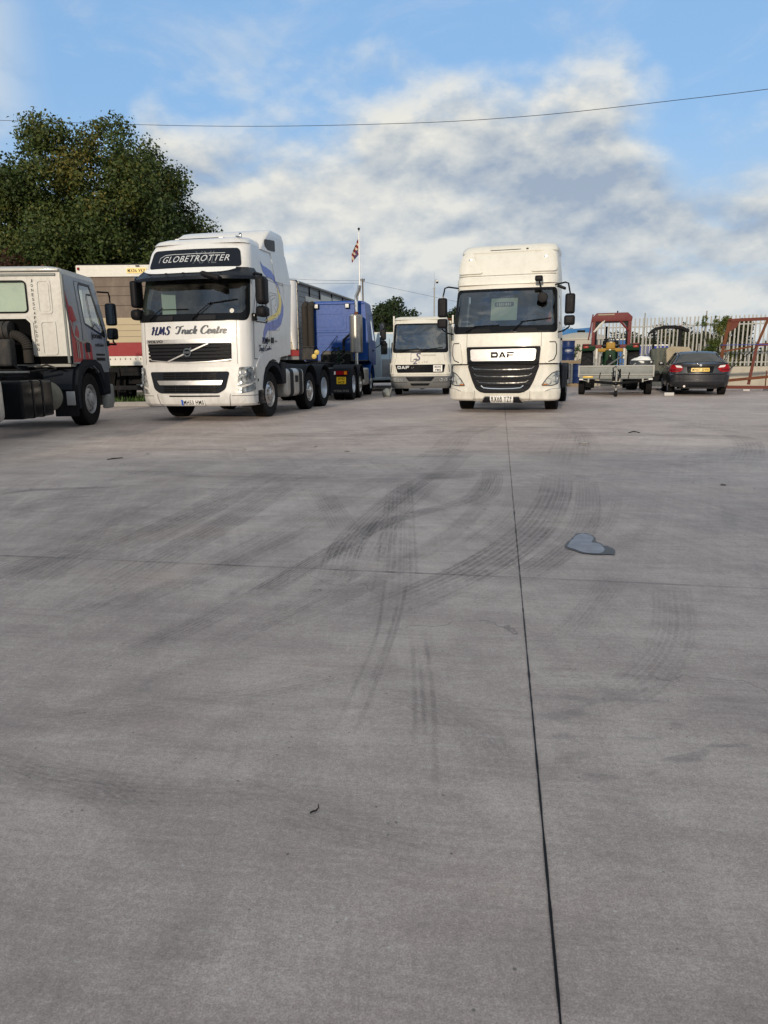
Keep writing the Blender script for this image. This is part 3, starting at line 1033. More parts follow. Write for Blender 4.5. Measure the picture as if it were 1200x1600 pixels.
TRK = [
 ('m', [(-0.75, 8.2), (-1.2, 6.2), (-1.75, 4.7), (-2.3, 3.6), (-2.7, 3.0)], 0.30),
 ('f', [(-2.2, 9.0), (-2.7, 6.8), (-3.1, 5.0), (-3.3, 3.9)], 0.40),
 ('m', [(-0.35, 5.2), (-0.75, 4.2), (-1.2, 3.4), (-1.75, 2.75)], 0.20),
 ('f', [(0.35, 2.75), (-0.1, 2.45), (-0.7, 2.2), (-1.3, 2.05)], 0.16),
 ('f', [(-1.5, 2.1), (-1.1, 1.85), (-0.6, 1.72), (-0.2, 1.75)], 0.14),
 ('f', [(0.5, 2.1), (0.85, 2.3), (1.2, 2.8), (1.5, 3.6)], 0.2),
 ('s', [(1.84, 7.43), (1.5, 6.12), (1.12, 4.98), (0.79, 4.26), (0.49, 3.76), (0.22, 3.4), (-0.01, 3.15), (-0.23, 2.97), (-0.46, 2.79)], 0.32),
 ('m', [(2.08, 7.3), (1.74, 5.95), (1.36, 4.76), (0.97, 4.0), (0.67, 3.57), (0.39, 3.25), (0.16, 3.0)], 0.22),
 ('f', [(1.25, 6.3), (0.95, 5.2), (0.6, 4.4), (0.3, 3.8)], 0.25),
 ('f', [(1.95, 7.6), (2.48, 9.41), (3.23, 11.93)], 0.55),
 ('s', [(0.62, 7.53), (0.24, 6.47), (-0.05, 5.38), (-0.23, 4.39), (-0.26, 3.64), (-0.27, 3.27)], 0.24),
 ('m', [(1.17, 9.54), (0.6, 7.3), (0.1, 5.38), (-0.08, 4.23), (-0.15, 3.37)], 0.26),
 ('s', [(1.2, 7.72), (0.77, 6.01), (0.3, 5.36), (-0.0, 4.98), (-0.25, 4.39), (-0.44, 3.89), (-0.62, 3.43), (-0.85, 2.95), (-1.13, 2.43)], 0.17),
 ('m', [(0.0, 4.4), (-0.22, 3.7), (-0.45, 3.2), (-0.78, 2.6)], 0.18),
 ('m', [(-0.63, 6.6), (-0.41, 5.53), (-0.23, 4.57)], 0.22),
 ('m', [(-0.9, 8.6), (-1.29, 6.93), (-1.42, 5.72), (-1.59, 4.63), (-1.69, 3.76), (-1.69, 2.94)], 0.36),
 ('m', [(-0.87, 7.42), (-1.1, 5.45), (-1.29, 4.32), (-1.43, 3.36), (-1.55, 2.69)], 0.30),
 ('f', [(-1.56, 6.9), (-1.87, 5.49), (-1.92, 4.47), (-1.9, 3.53), (-1.9, 3.15)], 0.30),
 ('f', [(0.5, 8.2), (-0.3, 6.1), (-0.75, 4.6), (-1.05, 3.5), (-1.35, 2.5)], 0.34),
 ('m', [(0.17, 7.34), (0.1, 4.93), (0.06, 3.68), (0.02, 2.92)], 0.26),
 ('m', [(0.24, 6.54), (0.52, 5.7), (0.81, 5.86), (1.03, 6.66), (1.13, 7.49), (1.0, 7.84)], 0.22),
 ('s', [(0.30, 7.1), (0.75, 7.2), (0.98, 7.15)], 0.5),
 ('f', [(-1.32, 2.24), (-1.1, 2.19), (-0.96, 2.28), (-0.74, 2.54), (-0.47, 2.66)], 0.12),
 ('s', [(-3.6, 6.2), (-3.35, 6.55), (-3.1, 6.62), (-2.4, 6.75)], 0.14),
 ('f', [(1.29, 4.09), (1.62, 4.47), (2.0, 5.03)], 0.18),
 ('f', [(1.3, 3.75), (0.82, 2.89), (0.64, 2.69), (0.45, 2.51)], 0.16),
 ('f', [(-1.16, 1.95), (-1.0, 1.84), (-0.79, 1.75), (-0.57, 1.58)], 0.14),
 ('f', [(-0.52, 1.78), (-0.2, 1.60), (0.05, 1.50), (0.2, 1.45)], 0.14),
 ('f', [(-2.6, 8.5), (-0.75, 10.57), (0.61, 13.19), (2.23, 15.4)], 0.7),
 ('m', [(0.35, 7.55), (0.88, 9.58), (1.24, 11.3), (2.2, 13.66)], 0.5),
 ('f', [(2.2, 7.1), (2.9, 7.6), (4.2, 8.6), (7.5, 11.5)], 0.6),
 ('f', [(-5.5, 9.5), (-2.4, 9.9), (1.5, 10.0), (5.5, 8.8)], 0.5),
 ('f', [(-4.0, 12.5), (-1.0, 11.6), (3.0, 12.6), (8.0, 15.0)], 0.6),
 ('f', [(3.6, 15.4), (3.3, 12.0), (2.5, 8.5)], 0.35),
 ('f', [(5.6, 15.0), (5.4, 11.0), (4.1, 8.0), (2.6, 6.2)], 0.4),
 ('f', [(-2.2, 5.6), (-2.0, 4.6), (-2.0, 3.6), (-2.1, 3.0)], 0.3),
 ('f', [(-0.2, 9.5), (-0.6, 7.6), (-0.95, 6.0), (-1.25, 4.6), (-1.5, 3.4)], 0.28),
 ('f', [(-3.0, 7.9), (-1.6, 7.2), (0.2, 6.9), (1.2, 7.3)], 0.26),
 ('m', [(0.95, 6.2), (0.55, 4.9), (0.15, 4.0), (-0.3, 3.2), (-0.8, 2.65)], 0.16),
 ('f', [(-0.45, 4.4), (-0.62, 3.6), (-0.9, 2.9), (-1.2, 2.5)], 0.2),
 ('f', [(0.4, 3.6), (0.9, 3.9), (1.5, 4.8), (2.1, 6.4)], 0.2),
 ('f', [(-0.1, 2.4), (0.15, 2.2), (0.3, 1.95), (0.28, 1.7)], 0.16),
 ('f', [(-6.0, 7.4), (-3.2, 7.7), (-0.6, 7.2), (1.3, 7.9)], 0.35),
]
rt = random.Random(12)
_cov = {}
def cells(pts, w):
    out_ = set()
    for (a, c) in zip(pts, pts[1:]):
        n = max(1, int(math.dist(a, c) / 0.05))
        for k in range(n + 1):
            x, y = a[0] + (c[0] - a[0]) * k / n, a[1] + (c[1] - a[1]) * k / n
            m_ = int(w / 2 / 0.1) + 2
            for i in range(-m_, m_ + 1):
                for j in range(-m_, m_ + 1):
                    out_.add((round(x / 0.1) + i, round(y / 0.1) + j))
    return out_
def try_track(k, pts, w, lim=5):
    cs = cells(pts, w)
    if lim and any(_cov.get(q, 0) >= lim for q in cs): return
    for q in cs: _cov[q] = _cov.get(q, 0) + 1
    if lim: TRK.append((k, pts, w))
for k, pts, w in TRK: try_track(k, pts, w, 0)
for _ in range(160):
    if len(TRK) > 66: break
    x0, y0_ = rt.uniform(-2.9, 0.3), rt.uniform(2.3, 4.2)
    x1, y1_ = x0 + rt.uniform(0.3, 2.2), y0_ + rt.uniform(2.0, 7.5)
    bend = rt.uniform(-.35, .35)
    mx_, my_ = (x0 + x1) / 2 + bend, (y0_ + y1_) / 2 - bend * .4
    try_track('f' if rt.random() < .75 else 'm', [(x0, y0_), ((x0 + mx_) / 2 + bend * .25, (y0_ + my_) / 2), (mx_, my_), ((x1 + mx_) / 2 + bend * .25, (y1_ + my_) / 2), (x1, y1_)], rt.choice((.09, .14, .2, .26)))
for _ in range(14):
    x0, y0_ = rt.uniform(-6, 5), rt.uniform(8, 13)
    try_track('f', [(x0, y0_), (x0 + rt.uniform(1, 2.5), y0_ + rt.uniform(-.4, .8)), (x0 + rt.uniform(3, 6), y0_ + rt.uniform(-1, 2.5))], rt.choice((.25, .4, .6)))
KM = {'s': 'tyre_mark_strong', 'm': 'tyre_mark_mid', 'f': 'tyre_mark_faint'}
zz = 0.0016
for k, pts, w in TRK:
    ribbon(pts, w, zz, 'tyre_mark', MT[KM[k]])
    zz += 0.00006
for pts in ([(0.13, 3.68), (0.05, 2.92), (-0.03, 2.41), (-0.11, 1.93)], [(0.0, 3.69), (-0.03, 2.92), (-0.1, 2.41), (-0.17, 2.0)],
            [(0.07, 3.3), (0.0, 2.7), (-0.07, 2.3)], [(0.11, 2.77), (0.1, 2.3), (0.08, 1.89)], [(0.16, 2.92), (0.165, 2.46), (0.15, 2.03), (0.12, 1.61)],
            [(0.13, 2.6), (0.125, 2.2), (0.115, 1.95)], [(-3.45, 6.3), (-3.42, 7.87), (-3.24, 10.01), (-2.68, 13.67)],
            [(-3.2, 5.9), (-2.6, 6.2), (-1.7, 6.5)], [(2.0, 10.8), (3.2, 10.6), (4.6, 10.3)], [(1.0, 9.0), (2.4, 8.5), (3.4, 8.4)]):
    ribbon(pts, 0.022, zz, 'tyre_mark', MT['tyre_line'], fade=0.2)
    zz += 0.00006

# puddle with its damp rim
def blob(name, pts, z, mat, kind='structure', parent=None):
    b = MB()
    pl = rpoly(pts, 0.2, 6)
    pl = [(x + .006 * mnoise.noise(Vector((x * 60, y * 60, 0))) + .006 * mnoise.noise(Vector((x * 12, y * 12, 3))), y + .012 * mnoise.noise(Vector((x * 38, y * 38, 7)))) for x, y in pl]
    patch(b, Plane((0, 0, z), (1, 0, 0), (0, 1, 0), (0, 0, 1)), pl)
    o = b.build(name, mat, parent, ang=0)
    if kind: o['kind'] = kind
    return o
blob('puddle', [(1.12, 4.24), (1.2, 4.41), (1.28, 4.57), (1.34, 4.57), (1.36, 4.47), (1.3, 4.33), (1.35, 4.31), (1.34, 4.19), (1.31, 4.09), (1.25, 4.07), (1.19, 4.1), (1.16, 4.17)], 0.006, MT['puddle_water'])
cxp, cyp = 1.27, 4.31
blob('damp_rim', [(cxp + (x - cxp) * 1.13, cyp + (y - cyp) * 1.10) for x, y in [(1.12, 4.24), (1.2, 4.41), (1.28, 4.57), (1.34, 4.57), (1.36, 4.47), (1.33, 4.36), (1.35, 4.31), (1.34, 4.19), (1.31, 4.09), (1.25, 4.07), (1.19, 4.1), (1.16, 4.17)]], 0.0044, MT['damp'], None, yard)
blob('damp_stain', [(1.34, 4.28), (1.38, 4.25), (1.4, 4.14), (1.35, 4.04), (1.3, 4.06), (1.27, 4.07)], 0.0048, MT['damp'], None, yard)

# small loose things lying on the concrete
def twig():
    b = MB()
    b.tube([(-0.198, 1.615, 0.003), (-0.191, 1.619, 0.006), (-0.183, 1.623, 0.005), (-0.177, 1.631, 0.008), (-0.178, 1.640, 0.012)], [0.0014, 0.0022, 0.0024, 0.0018, 0.001], 6)
    b.tube([(-0.191, 1.619, 0.006), (-0.196, 1.612, 0.009)], [0.002, 0.001], 5)
    o = b.build('twig', MT['bark'])
    tag(o, 'small dark curled twig lying alone on the grey concrete in the foreground', 'twig')
twig()
rnd = random.Random(3)
def grit():
    b = MB()
    def bit(x, y, s, fl=0.35):
        bb = bmesh.new()
        bmesh.ops.create_icosphere(bb, subdivisions=1, radius=s)
        for v in bb.verts:
            v.co *= rnd.uniform(0.6, 1.2)
            v.co.z *= fl
        b.add(bb, Matrix.Translation((x, y, s * fl * 0.8)) @ Matrix.Rotation(rnd.uniform(0, 6), 4, 'Z') @ Matrix.Scale(rnd.uniform(1, 2), 4, (1, 0, 0)))
    for _ in range(120):
        y = rnd.uniform(0.9, 9) ** 1.0
        x = rnd.uniform(-0.6, 0.6) * y
        bit(x, y, rnd.uniform(0.0012, 0.0035) * (0.6 + y * 0.22))
    for x, y, s in ((-0.55, 10.1, .035), (-0.95, 9.9, .03), (-0.48, 9.3, .028), (0.02, 1.58, .004), (0.0, 1.53, .003), (3.1, 6.4, .03), (2.1, 2.05, .005), (-3.1, 9.3, .03), (-1.9, 9.7, .025), (2.8, 9.9, .06)):
        bit(x, y, s)
    o = b.build('grit', MT['kerb_stone'], ang=0)
    tag(o, 'scattered pale grit and stone chips on the concrete yard', 'grit', kind='stuff')
grit()
def straps():
    for nm, lab, pts, r in (('rubber_scrap', 'dark forked scrap of rubber on the warm-lit concrete to the right', [(3.9, 11.3, .006), (4.02, 11.4, .02), (4.08, 11.3, .006)], .006),
                            ('rubber_strip', 'short black strip of rubber on the concrete in front of the leftmost truck', [(-3.42, 8.75, .006), (-3.36, 8.80, .012), (-3.28, 8.90, .006)], .005)):
        b = MB(); b.tube(pts, [r, r * 1.4, r], 6)
        if nm == 'rubber_scrap': b.tube([pts[1], (4.08, 11.5, .006)], [r, r * .7], 5)
        tag(b.build(nm, MT['rubber']), lab, 'scrap')
straps()
# grass verge and kerb behind the left trucks
kb = MB(); kb.box((-11.5, 20.9, 0.07), (9.5, 0.16, 0.14), 0.02)
struct('kerb', kb, MT['kerb_stone'])
def grass():
    me = bpy.data.meshes.new('grass_verge')
    vs, fs, tn = [], [], []
    rr = random.Random(5)
    for _ in range(5200):
        x, y = rr.uniform(-16, -6.8), rr.uniform(21.0, 23.2)
        h = rr.uniform(0.08, 0.22); a = rr.uniform(0, pi); w = 0.02
        c, s_ = cos(a) * w, sin(a) * w
        lx, ly = rr.uniform(-.06, .06), rr.uniform(-.06, .06)
        k = len(vs)
        vs += [(x - c, y - s_, 0.1), (x + c, y + s_, 0.1), (x + lx, y + ly, 0.1 + h)]
        fs.append((k, k + 1, k + 2)); tn += [rr.random()] * 3
    me.from_pydata(vs, [], fs)
    at = me.attributes.new('tone', 'FLOAT', 'POINT'); at.data.foreach_set('value', tn)
    me.materials.append(MT['leaf_grass'])
    o = bpy.data.objects.new('grass_verge', me); COL.objects.link(o)
    tag(o, 'strip of short green grass behind the kerb under the cream tipper', 'grass', kind='stuff')
sheet('verge', -18, -6.6, 20.98, 30, 0.1, MT['earth'])
grass()

# ================================================================= foliage
def leaves(name, mat, clumps, nleaf, size, seed, parent, flat=0.9, tone_fn=None, droop=0.0):
    """clumps: (x, y, z, r). leaf-sized quads scattered through every clump"""
    import numpy as np
    rs = np.random.RandomState(seed)
    C_ = np.array([c[:3] for c in clumps]); r_ = np.array([c[3] for c in clumps])
    w = r_ ** 2; w = w / w.sum()
    idx = rs.choice(len(clumps), nleaf, p=w)
    d = rs.normal(size=(nleaf, 3)); d /= np.linalg.norm(d, axis=1)[:, None]
    rad = r_[idx] * (1 - 0.75 * rs.rand(nleaf) ** 1.6) * (1 + 0.12 * rs.randn(nleaf))
    P = C_[idx] + d * rad[:, None] * np.array([1, 1, flat])
    n = d * 0.6 + rs.normal(size=(nleaf, 3)) * 0.7 + np.array([0, 0, 0.35])
    n /= np.linalg.norm(n, axis=1)[:, None]
    t = np.cross(n, rs.normal(size=(nleaf, 3))); t /= np.linalg.norm(t, axis=1)[:, None]
    b = np.cross(n, t)
    s = size * (0.55 + 0.9 * rs.rand(nleaf))[:, None]
    q = np.stack([P - t * s * 0.5, P + b * s * 0.34 + n * s * .06, P + t * s * 0.5, P - b * s * 0.34 + n * s * .06], 1).reshape(-1, 3)
    me = bpy.data.meshes.new(name)
    me.vertices.add(nleaf * 4); me.loops.add(nleaf * 4); me.polygons.add(nleaf)
    me.vertices.foreach_set('co', q.ravel())
    me.loops.foreach_set('vertex_index', np.arange(nleaf * 4))
    me.polygons.foreach_set('loop_start', np.arange(nleaf) * 4)
    me.polygons.foreach_set('loop_total', np.full(nleaf, 4))
    ct = rs.rand(len(clumps))
    tone = 0.45 * ct[idx] + 0.40 * rs.rand(nleaf)
    if tone_fn is not None: tone = tone + tone_fn(P)
    tone = np.clip(tone, 0, 1)
    me.update(calc_edges=True)
    at = me.attributes.new('tone', 'FLOAT', 'POINT')
    at.data.foreach_set('value', np.repeat(tone, 4))
    me.materials.append(mat)
    o = bpy.data.objects.new(name, me); COL.objects.link(o)
    o.parent = parent
    return o

def limb(b, p, q, r0, r1, seed, wob=0.06, seg=7):
    rr = random.Random(seed)
    p, q = Vector(p), Vector(q)
    L = (q - p).length
    n = 6
    pts = [p.lerp(q, i / n) + Vector((rr.uniform(-1, 1), rr.uniform(-1, 1), rr.uniform(-.5, .5))) * wob * L * (1 if 0 < i < n else 0) for i in range(n + 1)]
    b.tube(pts, [r0 + (r1 - r0) * i / n for i in range(n + 1)], seg)

def tree(name, label, loc, H, W, crown_base, mat, nclump, nleaf, leaf, seed, trunk_r=0.3, group=None, shape='round', cat='tree', tone_fn=None, cr=(0.10, 0.16), gaps=0.0):
    rr = random.Random(seed)
    o = empty(name, loc, 0, label, cat, group)
    cl = []
    ch = H - crown_base
    tries = 0
    while len(cl) < nclump and tries < nclump * 60:
        tries += 1
        x, y, z = rr.uniform(-1, 1), rr.uniform(-1, 1), rr.uniform(-1, 1)
        if shape == 'dome':
            lim = interp([(-1, .80), (-.5, 1.0), (0, .97), (.35, .84), (.65, .66), (.85, .46), (1, .24)], z) ** 2
        else:
            lim = 1 - z * z
        q = x * x + y * y
        k = mnoise.noise(Vector((x * 1.6 + seed, y * 1.6, z * 1.9)))
        if q > lim * (0.92 + 0.16 * k): continue
        if q < lim * 0.25 and rr.random() < 0.6: continue
        r_ = W * rr.uniform(*cr)
        cl.append((x * (W / 2 - r_ * .6), y * (W / 2 - r_ * .6), crown_base + ch * (z * 0.5 + 0.5) * 0.97 - r_ * 0.3, r_))
    tb = MB()
    tb.tube([(0, 0, -0.1), (0.03, 0, crown_base * 0.5), (0, 0.02, crown_base + ch * 0.15), (0.1, 0, crown_base + ch * 0.55)],
            [trunk_r * 1.25, trunk_r, trunk_r * 0.8, trunk_r * 0.3], 10)
    for i, c in enumerate(cl[::max(1, len(cl) // 46)]):
        base = Vector((0, 0, crown_base + (c[2] - crown_base) * rr.uniform(0.05, 0.45)))
        limb(tb, base, c[:3], trunk_r * 0.32, trunk_r * 0.06, seed + i)
    tb.build('trunk', MT['bark'], o)
    leaves('crown', mat, cl, nleaf, leaf, seed, o, tone_fn=tone_fn)
    return o

def oak_tone(P):
    import numpy as np
    return 0.22 * np.exp(-((P[:, 0] - 0.8) / 2.6) ** 2) * np.clip((P[:, 2] - 5) / 8, 0, 1)
tree('oak_tree', 'large broad dark green oak with olive and yellowing leaves behind the left trucks', (-15.7, 42, 0), 14.6, 15.2, 2.0, MT['leaf_oak'], 400, 250000, 0.16, 29, 0.5, shape='dome', tone_fn=oak_tone, cr=(0.032, 0.088))
tree('copper_tree', 'reddish brown leafed small tree at the left edge, beyond the silver cab', (-17.6, 36, 0), 6.9, 6.0, 0.8, MT['leaf_copper'], 50, 15000, 0.15, 5, 0.2)
tree('dark_tree', 'dark green rounded tree seen between the blue tractor unit and the small white truck', (1.0, 75, 0), 7.6, 7.4, 0.8, MT['leaf_dark'], 70, 30000, 0.26, 21, 0.3, shape='dome')
tree('dark_tree', 'top of a dark green tree just left of the tall cream truck', (8.4, 78, 0), 7.4, 6.0, 0.8, MT['leaf_dark'], 50, 18000, 0.26, 23, 0.3, shape='dome')
hx = [(15.8, 66, 4.4, 6.5, 31), (20.6, 64, 4.2, 6, 32), (24.8, 62, 4.5, 6.6, 33), (28.6, 60, 4.1, 6, 34), (32.6, 58, 4.4, 6.4, 35), (36.6, 56, 3.9, 6, 36), (40.5, 56, 4.3, 7, 37)]
hl = ['brown-green tree showing above the blue sheet beyond the drums', 'brown-green tree seen through the red tractor cab beyond the fence', 'brown-green tree beyond the fence right of the tractor cab',
      'brown-green tree beyond the fence above the dumper canopy', 'brown-green tree beyond the fence above the dark car', 'brown-green tree beyond the fence behind the rusty frame corner',
      'brown-green tree beyond the fence at the right edge']
for (x, y, h, w, sd), lb in zip(hx, hl):
    tree('hedgerow_tree', lb, (x, y, 0), h, w, 0.3, MT['leaf_hedge'], 46, 11000, 0.20, sd, 0.18, group='trees beyond the palisade fence', shape='dome')
# far hedge line between and behind the trucks
def hedge(name, label, pts, h, n, seed, mat):
    rr = random.Random(seed)
    cl = []
    for (a, c) in zip(pts, pts[1:]):
        L = math.dist(a, c)
        for _ in range(int(L * 1.3)):
            t = rr.random()
            hh = h * rr.uniform(.5, 1.05)
            cl.append((a[0] + (c[0] - a[0]) * t, a[1] + (c[1] - a[1]) * t + rr.uniform(-1, 1), rr.uniform(0.2, 1) * hh, rr.uniform(.6, 1.1)))
    o = leaves(name, mat, cl, n, 0.32, seed, None)
    tag(o, label, 'hedge', kind='stuff')
hedge('distant_hedge', 'low dark hedge far behind the parked vehicles', [(-60, 70), (-20, 78), (20, 88), (70, 70)], 3.6, 30000, 9, MT['leaf_dark'])

hedge('far_scrub', 'belt of brown-green scrub beyond the palisade fence on the right', [(14, 63), (30, 57), (52, 50)], 3.9, 52000, 19, MT['leaf_hedge'])

# ================================================================= wires, poles
def cable(name, label, pts, r, cat='overhead wire', group=None):
    b = MB()
    P_ = [Vector(p) for p in pts]
    sm = []
    for i in range(len(P_) - 1):
        p0 = P_[max(i - 1, 0)]; p1 = P_[i]; p2 = P_[i + 1]; p3 = P_[min(i + 2, len(P_) - 1)]
        for k in range(10):
            t = k / 10
            sm.append(0.5 * ((2 * p1) + (p2 - p0) * t + (2 * p0 - 5 * p1 + 4 * p2 - p3) * t * t + (3 * p1 - p0 - 3 * p2 + p3) * t ** 3))
    sm.append(P_[-1])
    b.tube(sm, r, 6)
    return tag(b.build(name, MT['wire']), label, cat, group)
cable('overhead_cable', 'long thin black cable sagging across the sky from edge to edge', [(-34, 52.9, 18.1), (-26.68, 52, 17.47), (-10.42, 48, 15.69), (1.0, 44, 14.49), (8.03, 41, 13.87), (14.61, 38, 13.57), (18.82, 36, 13.43), (24, 33.7, 13.5)], 0.014)
cable('overhead_wire', 'upper of the faint wires running left from the wooden pole behind the flagpole', [(-12.5, 60, 8.9), (-7, 60, 7.95), (-1.50, 60, 7.75)], 0.010)
cable('overhead_wire', 'lower of the faint wires running left from the wooden pole behind the flagpole', [(-12.5, 60, 8.3), (-7, 60, 7.62), (-1.50, 60, 7.55)], 0.010)
cable('overhead_wire', 'faint wire falling right from the wooden pole towards the camera mast', [(-1.62, 60, 7.7), (3, 62, 6.9), (7.5, 64, 6.2), (14, 66, 5.6)], 0.010)

def flagpole():
    o = empty('flagpole', (-1.30, 45, 0), 0, 'tall white flagpole rising behind the blue tractor unit', 'flagpole')
    b = MB(); b.cyl((0, 0, 0), (0, 0, 8.9), 0.065, 10, 0.035); b.build('pole', MT['pole_white'], o)
    b = MB()
    bb = bmesh.new(); bmesh.ops.create_uvsphere(bb, u_segments=10, v_segments=8, radius=0.075); b.add(bb, Matrix.Translation((0, 0, 9.05)))
    b.cyl((0, 0, 8.9), (0, 0, 9.0), 0.02, 8); b.build('finial', MT['grey_plastic'], o)
    b = MB(); b.tube([(0.10, 0, 8.75), (0.13, 0, 5), (0.10, 0, 1.4)], 0.006, 5); b.build('halyard', MT['pole_white'], o)
    # the flag hangs limp from the pole
    b = MB()
    rows = []
    for j in range(17):
        t = j / 16
        row = []
        for i in range(13):
            s_ = i / 12
            x = -0.04 - s_ * 0.42 * (0.45 + 0.55 * min(1, t * 2.2)) 
            y = 0.07 * sin(s_ * 11 + t * 3) * (0.3 + s_)
            z = 8.55 - t * 0.98 - s_ * 0.42 - 0.05 * s_ * s_
            row.append((x, y, z))
        rows.append(row)
    b.loft(rows, False, False, closed=False)
    f = b.build('flag', MT['flag_cloth'], None, ang=60, loc=(-1.30, 45, 0))
    tag(f, 'limp red and cream patterned flag hanging from the white flagpole', 'flag')
flagpole()
def woodpole():
    o = empty('utility_pole', (-1.50, 60, 0), 0, 'dark wooden utility pole standing just behind the white flagpole', 'utility pole')
    b = MB(); b.cyl((0, 0, 0), (0, 0, 7.9), 0.075, 10, 0.06); b.build('pole', MT['pole_wood'], o)
    b = MB(); b.box((0, 0, 7.72), (0.34, 0.06, 0.06), 0.01); b.build('crossarm', MT['pole_wood'], o)
    for x in (-.13, .13):
        b = MB(); b.lathe([(0.0, 0.14), (.04, .12), (.05, .06), (.03, .0), (0, 0)], (x, 0, 7.76), 'Z', 10); b.build('insulator', MT['gloss_black'], o)
woodpole()
def mast():
    o = empty('camera_mast', (3.58, 50, 0), 0, 'thin grey mast with a security camera dome between the two white trucks', 'mast')
    b = MB(); b.cyl((0, 0, 0), (0, 0, 6.15), 0.06, 10, 0.045); b.cyl((0, 0, 6.1), (0, 0, 7.1), 0.012, 6, 0.008); b.build('pole', MT['pale_galv'], o)
    b = MB(); b.tube([(0, 0, 6.1), (0.06, -.1, 6.62), (0.16, -.12, 6.66)], 0.018, 6); b.box((0, 0, 6.1), (.22, .05, .04), .005); b.build('bracket', MT['pale_galv'], o)
    b = MB(); b.lathe([(0, .10), (.07, .09), (.09, .02), (.09, 0), (0, 0)], (0.18, -.12, 6.5), 'Z', 14); c = b.build('camera_housing', MT['off_white'], o)
    b = MB(); b.lathe([(0, 0), (.085, 0), (.075, -.06), (.04, -.10), (0, -.115)], (0.18, -.12, 6.495), 'Z', 14); b.build('dome', MT['gloss_black'], c)
mast()

# ================================================================= added building out of view behind the viewer, there to shade the near yard
def shade_building():
    o = empty('workshop', (0, 0, 0), 0, 'long grey steel workshop standing behind the viewer', 'workshop')
    y1, y0, h = -9.0, -20.0, 4.25
    b = MB(); b.box((-4, (y0 + y1) / 2, h / 2), (64, y1 - y0, h)); b.build('wall', MT['shed_sheet'], o)
    b = MB(); b.prism([(y0 - .4, h), (y1 + .4, h), ((y0 + y1) / 2, h + .9)], -11.9, 28.5, 'YZ'); b.build('roof', MT['roof_sheet'], o)
    b = MB(); b.box((-24.4, (y0 + y1) / 2 + .1, 3.15), (24.8, y1 - y0, 6.3)); tb = b.build('tall_bay', MT['shed_sheet'], o)  # added height, only to shade the left truck's lower parts
    for x in (-7, 3, 14):
        b = MB(); b.box((x, y1 + .03, 1.9), (4.2, .05, 3.8), 0.01); b.build('roller_door', MT['pale_galv'], o)
shade_building()

